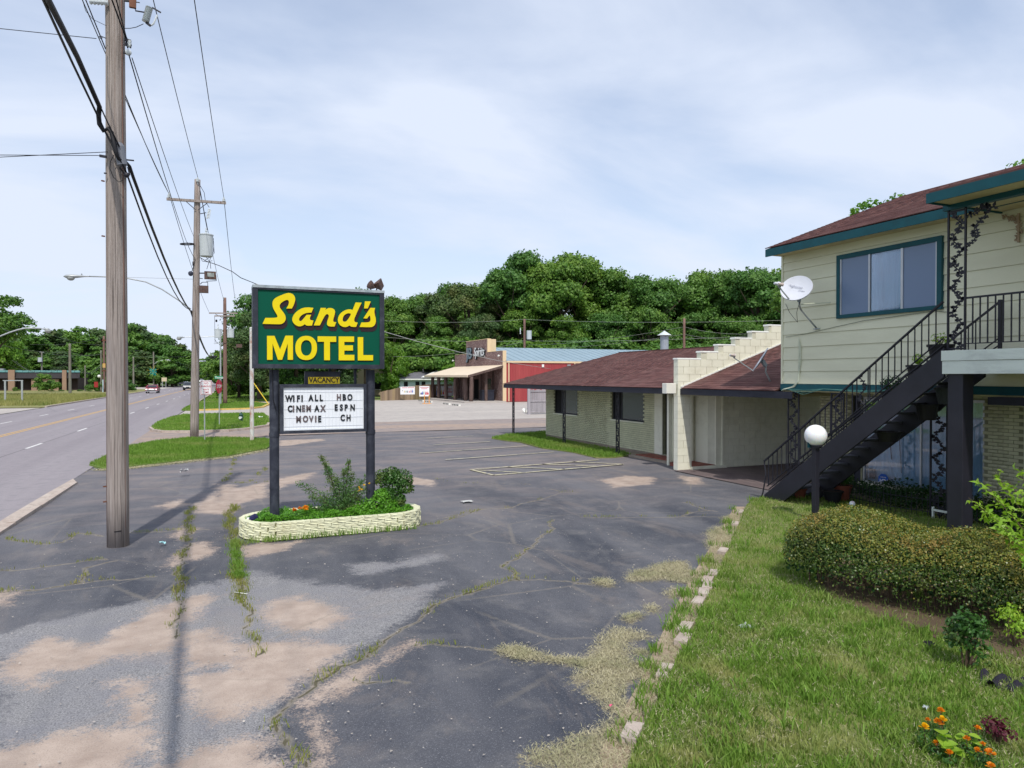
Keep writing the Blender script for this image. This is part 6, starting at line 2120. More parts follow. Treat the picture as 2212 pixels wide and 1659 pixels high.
# nearest pole
P1 = upole('weathered grey wooden utility pole standing in the parking lot left of the sign', -1.5, 13.36, 12.6, .168, .132, lean=(0.0, 0))
gm = MB().tube([(-1.5 + .115, 13.36 - .105, .3), (-1.5 + .11, 13.36 - .10, 6.5), (-1.5 + .105, 13.36 - .095, 10.5)], .012, 5)
gm.build('ground_wire_moulding', MAT_POLEB, P1)
for zz_ in (.75, 1.0, 2.9, 3.4, 5.1, 6.0):
    MB().bar((-1.5 - .16, 13.30, zz_), (-1.5 - .20, 13.27, zz_), .02, .02).build('step_bolt', MAT_RUSTM, P1)
MB().bar(atY(247, 1149, 13.19), atY(262, 1147, 13.19), .02, .015).build('nail_strap', MAT_DARK, P1)
MB().bar((-1.68, 13.30, 2.95), (-1.68, 13.30, 3.02), .035, .04).build('reflector_tag', MAT_YEL, P1)


def q13(x, y, u=13.2): return atY(x / 3.84, y / 3.84, u)      # first enlarged sheet -> the plane of the near pole


# secondary rack
rk = MB(); rk.bar(q13(1028, 325), q13(1085, 345), .03, .05); rk.bar(q13(1028, 360), q13(1090, 385), .03, .05); rk.bar(q13(1025, 430), q13(1080, 455), .03, .04)
rko = rk.build('secondary_rack', MAT_IRON, P1); rko['kind'] = 'thing'
for y in (352, 375):
    c = q13(1075, y); MB().lathe([(.03, -.022), (.045, -.015), (.03, 0), (.045, .015), (.03, .022)], c, 10, (1, 0, -.3)).build('spool_insulator', MAT_PORC, P1)
c = q13(1065, 435); MB().ball(c, .05, 10, 8).build('spool_insulator', MAT_PORC, P1)
# cutouts and their arm
MB().bar(q13(1030, 0), q13(1120, 10), .04, .04).build('steel_arm', MAT_IRON, P1)
MB().bar(q13(1103, -60), q13(1100, 65), .055, .10).build('rusty_bracket', MAT_RUSTM, P1)
MB().bar(q13(1040, 5), q13(1160, 22), .012, .012).build('bracket_bolt', MAT_IRON, P1)
MB().tube([q13(1122, 65), q13(1125, 90), q13(1195, 102)], .012, 5).build('bracket_rod', MAT_IRON, P1)
a, b = q13(1240, 60), q13(1205, 185)
dv = (b - a); Lc = dv.length
pr_ = []
for k in range(12):
    pr_ += [(.028, k / 12 * Lc), (.058, (k + .3) / 12 * Lc), (.028, (k + .55) / 12 * Lc)]
MB().lathe(pr_, a, 12, dv).build('cutout_insulator', MAT_PORC, P1)
MB().bar(q13(1262, 62), q13(1335, 105), .018, .02).build('cutout_arm', MAT_IRON, P1)
MB().bar(q13(1210, 185), q13(1250, 215), .04, .03).build('cutout_hinge', MAT_IRON, P1)
MB().tube([q13(1255, 212), q13(1275, 195), q13(1305, 125)], .014, 6).build('fuse_tube', MAT_PORC, P1)
MB().tube([q13(1190, 198), q13(1130, 225), q13(1080, 235), q13(1030, 235)], .006, 4).build('jumper', MAT_CABLE, P1)
MB().tube([q13(690, 20), q13(710, 90), q13(770, 160), q13(885, 215)], .004, 4).build('jumper', MAT_CABLE, P1)
MB().lathe(sum([[(.03, k * .05), (.05, k * .05 + .02)] for k in range(6)], []), q13(740, 12), 10, (1, 0, .12)).build('strain_insulator', MAT_PORC, P1)
MB().tube([q13(880, 318), q13(840, 300), q13(822, 302), q13(830, 318), q13(850, 312)], .008, 5).build('eye_hook', MAT_IRON, P1)
# splice enclosure and telephone hardware
MB().lathe([(.04, -.19), (.075, -.17), (.08, .12), (.055, .18), (.02, .20)], q13(1000, 1282, 13.10), 14, (-.15, 0, 1)).build('splice_box', M('grey_enclosure', (.17, .18, .21), .5, var=.2, bump=0), P1)
MB().tube([q13(945, 1285, 13.1), q13(915, 1340, 13.1), q13(912, 1400, 13.1), q13(940, 1470, 13.1), q13(985, 1510, 13.1), q13(1020, 1495, 13.1)], .006, 5).build('wire_loop', MAT_CABLE, P1)
MB().tube([q13(990, 1390, 13.1), q13(1040, 1450, 13.1), q13(1075, 1450, 13.1), q13(1060, 1385, 13.1)], .012, 5).build('wire_loop', MAT_CABLE, P1)
MB().ball(q13(1050, 1452, 13.1), .045, 10, 8).build('clamp', MAT_IRON, P1)
MB().bar(q13(1040, 1325, 13.2), q13(1112, 1332, 13.2), .02, .02).build('clamp_bolt', MAT_IRON, P1)
MB().bar(q13(825, 1292), q13(885, 1302), .045, .035).build('drop_clamp', MAT_IRON, P1)
MB().bar(q13(862, 1436), q13(885, 1438), .02, .02).build('step_bolt', MAT_IRON, P1)


def wire(label, pts, r=.008, sag=0.0, n=None, mat=None, group='overhead wires', name='power_line', seg=8):
    """wire through points; each span hangs by sag (metres)"""
    P = [Vector(p) for p in pts]
    out = [P[0]]
    for i, (a, b) in enumerate(zip(P[:-1], P[1:])):
        sg = sag[i] if isinstance(sag, (list, tuple)) else sag
        k = seg if sg else 1
        for j in range(1, k + 1):
            u = j / k
            p = a.lerp(b, u); p = Vector((p.x, p.y, p.z - 4 * sg * u * (1 - u)))
            out.append(p)
    o = MB().tube([p for p in out], r, 5, caps=True).build(name, mat or MAT_CABLE, None, smooth=True, origin=P[0], fix=False)
    return tag(o, label, 'cable', group)


def back(p, q, ynew):
    """continue the line q->p to another Y"""
    p, q = Vector(p), Vector(q)
    t_ = (ynew - q.y) / (p.y - q.y)
    return q + (p - q) * t_


# second pole with crossarm, transformer, floodlights, street light
X2, Y2 = -.89, 35.27
P2 = upole('tall grey utility pole with crossarm, transformer and street light at the verge', X2, Y2, 11.75, .185, .125, lean=(.18, 0))
w2 = lambda x, y, u=35.1: atY((450 + x / 3.3175) / 1.3888, (500 + y / 3.3175) / 1.3888, u)
MB().bar(w2(165, 322), w2(757, 362), .10, .11).build('crossarm', MAT_POLE, P2)
MB().bar(w2(360, 347), w2(455, 430), .02, .03).build('arm_brace', MAT_IRON, P2)
MB().bar(w2(570, 362), w2(480, 430), .02, .03).build('arm_brace', MAT_IRON, P2)
for xx, yy in ((190, 305), (735, 345), (475, 150)):
    insulator(P2, w2(xx, yy), .075, .20)
# transformer
c = w2(560, 785, 34.95)
MB().lathe([(.26, -.50), (.27, -.48), (.29, .44), (.31, .45), (.31, .49), (.20, .53)], c, 22).build('transformer', MAT_TANK, P2)
MB().lathe([(.03, .50), (.055, .56), (.03, .6), (.055, .66), (.03, .7), (.03, .78)], c, 10).build('bushing', MAT_PORC, P2)
MB().bar(w2(495, 700), w2(520, 705), .05, .2).build('tank_bracket', MAT_IRON, P2)
MB().bar(w2(495, 860), w2(520, 862), .05, .1).build('tank_bracket', MAT_IRON, P2)
MB().lathe(sum([[(.03, k * .07), (.055, k * .07 + .03)] for k in range(7)], []), w2(590, 420), 10, (-.2, 0, -1)).build('cutout_insulator', MAT_PORC, P2)
MB().tube([w2(603, 430), w2(590, 515)], .02, 6).build('fuse_tube', MAT_PORC, P2)
MB().bar(w2(495, 470), w2(560, 458), .03, .03).build('cutout_arm', MAT_IRON, P2)
for pts in ([(500, 190), (540, 260), (552, 350), (590, 405)], [(495, 240), (515, 330), (545, 500), (570, 630)], [(630, 710), (635, 790), (630, 850), (590, 940), (565, 1020)], [(560, 900), (600, 960), (605, 1015)], [(505, 905), (520, 940), (580, 950), (620, 935)], [(630, 740), (640, 860), (600, 900), (540, 935)],
            [(370, 750), (385, 800), (430, 890), (450, 920), (430, 1000), (410, 1060)], [(430, 420), (430, 425)]):
    MB().tube([w2(*p) for p in pts], .012, 5).build('jumper', MAT_CABLE, P2)
m = MB(); cc_ = w2(370, 770)
m.tube([cc_ + Vector((.28 * math.cos(a), .20 * math.sin(a), .02 * math.cos(a))) for a in [2 * math.pi * k / 16 for k in range(17)]], .03, 6); m.build('cable_ring', MAT_CABLE, P2)
MB().lathe([(.03, -.06), (.10, -.05), (.11, .04), (.02, .10)], w2(405, 1065), 12, (0, -1, .2)).build('meter_can', M('dark_can', (.04, .045, .07), .5, bump=0), P2)
MB().bar(w2(428, 945), w2(428, 985), .05, .05).build('small_box', MAT_CABLE, P2)
for k, (x0_, y0_, x1_, y1_, tl) in enumerate(((540, 1040, 657, 1120, .15), (488, 1182, 582, 1255, -.3))):
    a_, b_ = w2(x0_, y0_, 34.9), w2(x1_, y1_, 34.9)
    f = MB().box(min(a_.x, b_.x), max(a_.x, b_.x), 34.85, 35.12, b_.z, a_.z).build('floodlight', MAT_RUST, P2, fix=False)
    if k == 0: box('flood_lens', M('flood_glass', (.32, .35, .33), .3, bump=0, var=.3, scale=9), f, a_.x + .12, b_.x - .08, 34.835, 34.85, b_.z + .09, a_.z - .07)
fb = MB(); fb.bar(w2(490, 1060), w2(545, 1060), .04, .05); fb.bar(w2(490, 1110), w2(525, 1115), .03, .03); fb.bar(w2(560, 1140), w2(660, 1135), .025, .025); fb.bar(w2(657, 1080), w2(660, 1135), .025, .025); fb.bar(w2(500, 1170), w2(520, 1150), .03, .03); fb.bar(w2(520, 1150), w2(575, 1150), .025, .025); fb.bar(w2(575, 1150), w2(575, 1185), .025, .025)
fb.build('floodlight_bracket', MAT_IRON, P2)['kind'] = 'stuff'


def lumi(parent, a, b, s=1.0):
    """cobra-head street light between a (tip) and b (arm end)"""
    a, b = Vector(a), Vector(b); dvv = (a - b).normalized()
    L = (a - b).length
    m = MB(); n = 10
    prof = [(.0, .045), (.2, .055), (.45, .11), (.7, .15), (.9, .12), (1, .02)]
    base = len(m.v); seg = 12
    side = dvv.cross(Vector((0, 0, 1))).normalized()
    for u, r in prof:
        c_ = b + dvv * L * u
        for k in range(seg):
            an = 2 * math.pi * k / seg
            m.v.append(tuple(c_ + side * r * s * math.cos(an) + Vector((0, 0, 1)) * r * s * .55 * math.sin(an)))
    for i in range(len(prof) - 1):
        for k in range(seg):
            q0, q1 = i * seg + k, i * seg + (k + 1) % seg
            m.f.append((q0, q1, q1 + seg, q0 + seg))
    h = m.build('luminaire', MAT_GALV, parent, smooth=True)
    MB().ball(b + dvv * L * .72 - Vector((0, 0, .06 * s)), .14 * s, 12, 8, (1, 1, .75)).build('lens', M('lamp_lens', (.35, .36, .36), .25, .5, bump=0, var=.1), h, smooth=True)
    MB().lathe([(.03, 0), (.03, .06)], b + dvv * L * .3 + Vector((0, 0, .05 * s)), 8).build('photocell', MAT_GALV, h)


y3 = 35.15
arm = [atY(x, y, y3) for x, y in ((412, 668), (385, 648), (350, 625), (315, 609), (275, 601), (235, 598), (191, 597))]
MB().tube(arm, .028, 8).build('lamp_arm', MAT_GALV, P2, smooth=True)
lumi(P2, atY(137, 597, y3), atY(193, 597, y3), 1.1)
MB().tube([atY(275, 599, y3), atY(417, 603, y3)], .008, 4).build('arm_tie', MAT_GALV, P2)

# third, brown pole
X3, Y3 = .91, 76.8
P3 = upole('brown utility pole with double crossarm and two transformers down the street', X3, Y3, 10.75, .20, .15, MAT_POLEB)
w3 = lambda x, y, u=76.6: atY(x / 3.84, (750 + y / 2.765) / 1.3888, u)
MB().bar(w3(1733, 523), w3(1970, 525), .12, .12).build('crossarm', MAT_POLE, P3)
MB().bar(w3(1778, 547), w3(1950, 547), .12, .12).build('crossarm', MAT_POLE, P3)
for (a, b) in (((1785, 530), (1850, 565)), ((1935, 530), (1870, 565))):
    MB().bar(w3(*a), w3(*b), .03, .04).build('arm_brace', MAT_IRON, P3)
MB().bar(w3(1868, 430, 76.9), w3(1868, 700, 76.9), .14, .14).build('pole_stub', MAT_POLEB, P3)
insulator(P3, w3(1853, 402), .07, .2)
for x in (1795, 1918):
    MB().lathe([(.03, 0), (.09, .03), (.09, .22), (.03, .25)], w3(x, 598), 8).build('arrester', MAT_DARK, P3)
for x in (1808, 1912):
    c = w3(x, 692); MB().lathe([(.33, -.42), (.34, .34), (.36, .36), (.36, .42), (.2, .46)], c, 16).build('transformer', MAT_TANK, P3)
    MB().lathe([(.05, .45), (.09, .55), (.05, .7), (.06, .9)], c, 8).build('bushing', MAT_PORC, P3)
for x, y0_, y1_ in ((1780, 550, 770), (1945, 550, 740), (1840, 590, 620), (1895, 640, 680), (1815, 650, 700), (1880, 650, 700)):
    MB().tube([w3(x, y0_), w3(x + 4, y1_)], .018, 4).build('jumper', MAT_CABLE, P3)
MB().tube([w3(1780, 740), w3(1800, 770), w3(1850, 775), (w3(1920, 765))], .02, 4).build('jumper', MAT_CABLE, P3)
MB().bar(w3(1775, 778), w3(1850, 768), .05, .05).build('side_arm', MAT_GALV, P3)
MB().box(1.95, 2.5, 76.4, 76.9, w3(1900, 808).z, w3(1900, 780).z).build('floodlight', MAT_RUST, P3, fix=False)
MB().tube([(X3 - .42, 76.3, 0), (X3 - .42, 76.3, w3(1846, 730).z)], .075, 10).build('conduit_pole', MAT_GALV, P3)
pp_ = empty('street_light', (2.9, 105, 0), 'distant street light with a long horizontal arm beyond the brown pole', 'street light')
MB().tube([(2.9, 105, 0), (2.9, 105, 8.9)], .1, 8).build('pole', MAT_POLEB, pp_)
MB().tube([(2.9, 105, 8.6), atY(440, 728, 105), atY(400, 728, 105)], .05, 6).build('lamp_arm', MAT_GALV, pp_)
lumi(pp_, atY(382, 729, 105), atY(399, 729, 105), 2.2)

# overhead wires ------------------------------------------------------
iL, iT, iR = w2(190, 272), w2(475, 105), w2(735, 312)
cw = [('left', (366, 428), (74, -243), iL), ('centre', (427, 384), (252, -330), iT), ('right', (485, 432), (385, -243), iR)]
a3 = [w3(1733, 512), w3(1853, 402), w3(1965, 512)]
lbs = ['primary wire from the left end of the tall pole crossarm running towards the camera', 'primary wire from the top pin of the tall pole towards the camera', 'primary wire from the right end of the tall pole crossarm towards the camera']
lbs2 = ['primary wire between the left arm ends of the tall pole and the brown pole', 'primary wire between the tops of the tall pole and the brown pole', 'primary wire between the right arm ends of the tall pole and the brown pole']
for k, (nm, p2_, p1_, ins) in enumerate(cw):
    p1 = atY(*p1_, 13.36)
    wire(lbs[k], [back(p1, ins, -28), p1, ins], .011, [.1, .12])
    wire(lbs2[k], [ins, a3[k]], .014, .45)
wire('secondary wire from the near pole rack to the ring on the tall pole', [q13(1072, 465), w2(365, 752)], .010, .15)
wire('second secondary wire from the near pole rack to the tall pole', [q13(1095, 480), w2(437, 700)], .008, .12)
wire('secondary wire rising past the near pole towards the camera', [atY(220, -60, 11.2), q13(1035, 290), q13(1060, 400)], .012)
wire('second wire rising past the near pole towards the camera', [atY(235, -60, 11.2), q13(1045, 300), q13(1085, 400)], .010)
wire('thin wire passing left of the near pole top', [atY(160, -60, 11.0), q13(720, 20, 12.5), q13(875, 405)], .009)
wire('wire from behind the near pole down to the tall pole crossarm', [q13(1020, 745, 14), w2(190, 272)], .010, .1)
# thick telephone cable
TC = [(390, -60, 8.6), (400, 0, 9.0), (640, 470, 11.0), (825, 885, 13.0), (818, 960, 13.05), (825, 1030, 13.05), (860, 1085, 13.05), (895, 1065, 13.05), (925, 1100, 13.05), (945, 1180, 13.02), (960, 1260, 13.0), (985, 1320, 13.02), (1040, 1340, 13.1), (1075, 1380, 13.2), (1105, 1470, 13.5)]
tcp = [q13(x, y, u) for x, y, u in TC]
tend = w2(405, 1440, 35.0)
tcp2 = tcp + [tcp[-1].lerp(tend, u) - Vector((0, 0, .28 * 4 * u * (1 - u))) for u in (.15, .3, .45, .6, .75, .9)] + [tend]
m = MB().tube([back(tcp[0], tcp[2], -20)] + tcp2, [.036] * (len(tcp) - 3) + [.026] * (len(tcp2) - len(tcp) + 4), 8)
tag(m.build('telephone_cable', MAT_CABLE, None, smooth=True, origin=tcp[3]), 'thick black telephone cable looping past the near pole', 'cable', 'overhead wires')
m = [q13(330, -60, 8.6), q13(360, 0, 9.0), q13(600, 520, 11.0), q13(815, 970, 13.0), q13(870, 1090, 13.05), q13(950, 1240, 13.0), q13(1030, 1390, 13.05), q13(1065, 1480, 13.3), w2(395, 1420, 35.1)]
wire('thinner black cable running below the thick telephone cable', [back(m[0], m[2], -20)] + m, .016, [0] * 8 + [.5])
wire('lashing strand above the thick telephone cable at the near pole', [q13(835, 890, 13.0), q13(880, 990, 13.02), q13(990, 1215, 13.0)], .012)
e3 = w3(1790, 885, 76.0)
wire('black telephone cable between the tall pole and the brown pole', [w2(410, 1435, 35.0), e3, w3(1845, 870, 76.6)], .035, [.9, .3])
wire('thinner cable below the telephone cable towards the brown pole', [w2(400, 1430, 35.1), w3(1775, 870, 76.2)], .02, .9)
MB().tube([w3(1733, 885, 75.5), w3(1797, 885, 75.5)], .10, 10).build('splice_case', MAT_CABLE, None, origin=w3(1760, 885, 75.5), label='black cylindrical splice case hanging on the cable near the brown pole', cat='splice case')
for k, (y0_, y1_, x1_, zz0) in enumerate(((245, 320, 800, .0), (1278, 1290, 810, .0), (1303, 1258, 940, .0))):
    a = q13(-600, y0_ - (70 if k == 0 else -5 if k == 1 else -30), 13.4); b = q13(x1_, y1_, 13.25)
    wire(('thin wire leaving the near pole to the left high up', 'lower of two wires leaving the near pole to the left', 'upper of two wires leaving the near pole to the left')[k], [a, b] + ([q13(885, 1300)] if k == 1 else []), .006)
# service drop to the sign and on to the brick store
w_s = [w2(500, 905, 35.0), w2(560, 940, 34.2), w2(690, 985, 33.0), w2(820, 1045, 31.8), atY(520, 600, 30.5), atY(552, 612, 29.0)]
sv_end = atY(1190, 797, 72.2)
wire('twisted service wire from the tall pole passing behind the sign', [w_s[0], w_s[1], w_s[2], w_s[3], w_s[4], atY(552, 613, 31)], .016, 0)
wire('pale service wire sloping from behind the sign to the red store wall', [atY(552, 613, 31), atY(700, 672, 36), atY(828, 716, 41), atY(900, 737, 46), atY(994, 761, 54), atY(1075, 779, 62), sv_end], .022, 0, mat=M('aluminium_wire', (.42, .43, .40), .5, bump=0))

# rusty post, no parking sign, stop sign, hydrant -----------------------
MAT_RPOST = M('rusty_white_paint', (.62, .62, .60), .7, var=.08, scale=4, stretch=(1, 1, .5), dirt=(.34, .13, .06), dirt_amt=.95, dirt_scale=4, bump=.2)
rp = MB().lathe([(.085, -.1), (.085, 4.85), (.09, 4.85), (.09, 4.9), (.02, 4.93)], (1.44, 32.26, 0), 14).build('rusty_post', MAT_RPOST, None, origin=(1.44, 32.26, 0))
tag(rp, 'tall white steel post streaked with rust left of the motel sign', 'post')
nps = empty('parking_sign', (-.43, 33.05, 0), 'white no parking any time sign with red letters on a steel channel post', 'sign')
MB().bar((-.43, 33.05, -.1), (-.43, 33.05, 2.12), .07, .05).build('post', MAT_GALV, nps)
z20 = lambda x, y, u=33.0: atY((400 + x / 6.9125) / 1.3888, (1050 + y / 6.9125) / 1.3888, u)
a, b = z20(1390, 632), z20(1625, 928)
pn = box('sign_panel', M('sign_white', (.80, .80, .82), .5, bump=0, var=.03), nps, a.x, b.x, 32.99, 33.005, b.z, a.z, bevel=.01)
MAT_RED = M('sign_red', (.50, .02, .05), .5, bump=0, var=.05)
for q in ((a.x + .015, b.x - .015, a.z - .035, a.z - .02), (a.x + .015, b.x - .015, b.z + .02, b.z + .035)): box('border', MAT_RED, pn, q[0], q[1], 32.985, 32.989, q[2], q[3])
for q in ((a.x + .015, a.x + .03), (b.x - .03, b.x - .015)): box('border', MAT_RED, pn, q[0], q[1], 32.985, 32.989, b.z + .03, a.z - .03)
for tx, yy, sx in (('NO', 692, 1.0), ('PARKING', 755, .74), ('ANY', 822, 1.0), ('TIME', 880, .9)):
    p = z20(1508, yy)
    put_text('sign_lettering', tx, .118, MAT_RED, pn, Matrix.Translation((p.x, 32.986, p.z)) @ FACE_NY, extrude=.001, offset=.0005, sx=sx)
ss = empty('stop_sign', (.2, 42.95, 0), 'red stop sign seen nearly edge on with a green street name blade above', 'sign')
MB().bar((.2, 42.95, -.1), (.2, 42.95, 2.65), .05, .05).build('post', MAT_GALV, ss)
zc = (z20(1780, 610, 42.9).z + z20(1780, 905, 42.9).z) / 2; rr_ = (z20(1780, 610, 42.9).z - z20(1780, 905, 42.9).z) / 2
Ms = Matrix.Translation((.2, 42.88, zc)) @ Matrix.Rotation(R(66), 4, 'Z')
oc = [Ms @ Vector((rr_ * 1.04 * math.cos(R(22.5 + 45 * i)), 0, rr_ * 1.04 * math.sin(R(22.5 + 45 * i)))) for i in range(8)]
sgp = MB().slab(oc, (Ms.to_3x3() @ Vector((0, .01, 0)))).build('sign_panel', MAT_RED, ss)
put_text('sign_lettering', 'STOP', .26, MAT_LETW, sgp, Ms @ Matrix.Translation((0, -.006, 0)) @ FACE_NY, extrude=.001, sx=.9, offset=.005)
a, b = z20(1685, 542, 42.9), z20(1855, 602, 42.9)
nb_ = box('street_name_blade', M('sign_green', (.01, .28, .13), .45, bump=0, var=.05), ss, a.x, b.x, 42.9, 42.915, b.z, a.z, bevel=.01)
put_text('blade_lettering', 'Thomas', .155, MAT_LETW, nb_, Matrix.Translation(((a.x + b.x) / 2 + .02, 42.893, (a.z + b.z) / 2)) @ FACE_NY, extrude=.001, sx=.85, offset=.002)
hy = empty('fire_hydrant', (1.44, 46.04, .09), 'dark green fire hydrant with a white cap on the grass island', 'fire hydrant')
MAT_HYD = M('hydrant_green', (.02, .07, .055), .5, bump=0, var=.2)
MB().lathe([(.14, 0), (.14, .04), (.10, .05), (.10, .36), (.13, .37), (.13, .41), (.11, .43), (.07, .50), (.03, .53), (.03, .58)], (1.44, 46.04, .08), 16).build('barrel', MAT_HYD, hy)
MB().lathe([(.07, 0), (.07, .12), (.085, .12), (.085, .15)], (1.44, 45.98, .32), 12, (-.6, -1, 0)).build('nozzle', M('hydrant_white', (.7, .72, .72), .5, bump=0), hy)
MB().lathe([(.05, 0), (.05, .14)], (1.44, 46.04, .36), 12, (1, -.3, 0)).build('nozzle', MAT_HYD, hy)
litter(563, 906, .25, 'white scrap lying on the grass island right of the hydrant', 33, MAT_WHITEP, z=.1)
gg = MB().tube([(5.0, 76, 0), (3.6, 77, 2.2)], .05, 8).build('guy_guard', M('yellow_plastic', (.7, .5, .04), .5, bump=0), None, origin=(5, 76, 0)); tag(gg, 'yellow plastic guard on a guy wire under the street trees', 'guy wire')

# ------------------------------------------------------------------ brick store with red metal side
JX, JY = 29.19, 72.29
t = NT('store_brick')
p = t.pos()
br = t.new('ShaderNodeTexBrick', {'Vector': t.new('ShaderNodeCombineXYZ', {0: t.new('ShaderNodeSeparateXYZ', {0: p}).outputs[1], 1: t.new('ShaderNodeSeparateXYZ', {0: p}).outputs[2]}).outputs[0], 'Color1': (.16, .075, .07, 1), 'Color2': (.235, .125, .115, 1), 'Mortar': (.30, .24, .23, 1), 'Scale': 1.0, 'Mortar Size': .012, 'Brick Width': .22, 'Row Height': .08, 'Bias': -.1})
spk = t.new('ShaderNodeTexVoronoi', {'Vector': p, 'Scale': 3.2}, feature='F1')
col = t.mix(t.math('MULTIPLY', t.ramp(t.noise(p, 5.5, 3, .5), .54, .62), .75), br.outputs[0], (.42, .32, .30))
t.bsdf(col, .85, .2, 0, t.bump(br.outputs['Fac'], .5, .02)); MAT_JB = t.m
MAT_TAN = M('tan_metal_trim', (.68, .52, .33), .5, var=.05, bump=0)
MAT_TANR = M('tan_canopy_roof', (.74, .62, .47), .6, var=.05, bump=0, dirt=(.55, .46, .36), dirt_amt=.3, dirt_scale=.5)
MAT_REDM = M('red_metal_siding', (.34, .055, .060), .5, var=.10, scale=1.5, stretch=(1, 1, .2), bump=0, dirt=(.42, .10, .09), dirt_amt=.4, dirt_scale=.6)
MAT_METR = M('grey_metal_roof', (.30, .40, .46), .45, metal=.15, var=.08, scale=.4, bump=0)
MAT_LOG = M('rough_log', (.12, .08, .07), .9, var=.35, scale=7, stretch=(1, 1, .25), bump=.5, bscale=20, bdist=.03)
JB = empty('store', (JX, 80, 0), 'brick fronted store with stepped parapet, log canopy and red metal side', 'building')
box('front_wall', MAT_JB, JB, JX, JX + .35, JY + .02, 89.2, -.1, 5.66)
box('parapet', MAT_JB, JB, JX + .002, JX + .35, 77.15, 84.65, 5.66, 7.19)
MB().box(JX - .03, JX + .42, 76.93, 77.14, 5.66, 7.22).box(JX - .02, JX + .42, 77.1, 84.7, 7.19, 7.26).build('parapet_trim', MAT_TAN, JB, fix=False)
box('parapet_return', MAT_TAN, JB, JX + .35, JX + 1.1, 77.15, 77.3, 5.2, 7.2)
box('corner_trim', MAT_TAN, JB, JX - .02, JX + .40, JY - .05, JY + .015, 0, 5.70)
box('front_trim', MAT_TAN, JB, JX - .02, JX + .37, 72.4, 76.93, 5.66, 5.70)
box('front_trim', MAT_TAN, JB, JX - .02, JX + .37, 84.7, 89.2, 5.66, 5.70)
# red wall, panels with ribs
for i in range(33):
    x0_ = JX + .42 + i * .95
    m = MB(); m.box(x0_, x0_ + .94, JY, JY + .1, .05, 4.36)
    for k in range(3): m.box(x0_ + .15 + k * .31, x0_ + .20 + k * .31, JY - .03, JY, .05, 4.36)
    m.build('wall_panel', MAT_REDM, JB, fix=False)
box('eave_trim', MAT_TAN, JB, JX + .40, 61, JY - .12, JY + .02, 4.36, 4.56)
for x in (JX + .62, 38.0, 46.5):
    box('downspout', MAT_TAN, JB, x, x + .12, JY - .12, JY - .03, .1, 4.36)
box('wall_lamp', MAT_WHITEP, JB, 33.9, 34.15, JY - .12, JY, 3.9, 4.2); box('wall_lamp', MAT_GALV, JB, 37.1, 37.5, JY - .15, JY, 3.85, 4.2)
for i in range(32):
    x0_ = JX + .36 + i * .98
    MB().slab([(x0_, JY - .12, 4.56), (x0_ + .97, JY - .12, 4.56), (x0_ + .97, 80.8, 6.35), (x0_, 80.8, 6.35)], (0, 0, .03)).build('roof_sheet', MAT_METR, JB)
    MB().bar((x0_, JY - .12, 4.61), (x0_, 80.8, 6.40), .05, .04).build('roof_rib', MAT_METR, JB)
MB().slab([(JX + .36, 80.8, 6.35), (61, 80.8, 6.35), (61, 89.2, 4.5), (JX + .36, 89.2, 4.5)], (0, 0, .03)).build('roof_back', MAT_METR, JB)
box('east_wall', MAT_REDM, JB, 60.7, 60.9, JY, 89.2, 0, 4.5)
# canopy
MB().slab([(25.1, 72.25, 2.93), (25.1, 89.3, 2.93), (JX, 89.3, 4.05), (JX, 72.25, 4.05)], (0, 0, .06)).build('canopy_roof', MAT_TANR, JB)
box('canopy_fascia', MAT_TANR, JB, 25.04, 25.1, 72.25, 89.3, 2.76, 2.99)
MB().slab([(25.1, 72.2, 2.72), (JX, 72.2, 3.82), (JX, 72.2, 4.07), (25.1, 72.2, 2.97)], (0, .05, 0)).build('canopy_side', MAT_LOG, JB)
MB().slab([(25.12, 72.3, 2.80), (25.12, 89.2, 2.80), (JX, 89.2, 3.8), (JX, 72.3, 3.8)], (0, 0, .04)).build('canopy_soffit', MAT_LOG, JB)
for i, y in enumerate((71.9, 74.3, 76.9, 77.9, 81.5, 84.4, 87.1)):
    x = 25.55 if i != 2 else 26.3
    m = MB(); zt = 2.8
    m.tube([(x + random.uniform(-.04, .04), max(y, 72.4), z) for z in (0, .5, 1, 1.5, 2, 2.5, zt)], [.21 + random.uniform(-.03, .03) for _ in range(7)], 10)
    m.build('log_post', MAT_LOG, JB, smooth=True)
for i, y in enumerate((73.3, 75.2, 79.5, 83)):
    MB().tube([(27.6, y, 0), (27.6, y, 3.3)], .17, 8).build('log_post', MAT_LOG, JB)
box('porch_slab', MAT_CONC, JB, 24.4, JX, 71.3, 89.5, -.05, .14)
box('shop_door', MAT_DARK, JB, JX - .03, JX, 79.6, 81.6, .14, 2.5)
box('shop_window', glassmat('shop_glass', (.06, .09, .08), .05, .2), JB, JX - .03, JX, 75.9, 77.6, .3, 2.6)
for y in (74.9, 78.9, 82.5): box('wall_pilaster', MAT_LOG, JB, JX - .15, JX, y, y + .25, .14, 3.7)
for y, z in ((73.0, 5.15), (89.4, 4.95)):
    MB().lathe([(.04, 0), (.10, .12), (.13, .25)], (JX - .05, y, z), 10, (-1, 0, -.1)).build('flood_lamp', MAT_WHITEP, JB)
MAT_JBB = M('store_sign_black', (.02, .025, .035), .5, bump=0); MAT_JBG = M('store_sign_grey_blue', (.20, .27, .33), .45, bump=0, var=.1); MAT_JBW = M('store_sign_white', (.72, .76, .80), .45, bump=0)
z6f = lambda x, y, dx=0.0: atX((1250 + x / 5.53) / 1.3888, (950 + y / 5.53) / 1.3888, JX - dx)
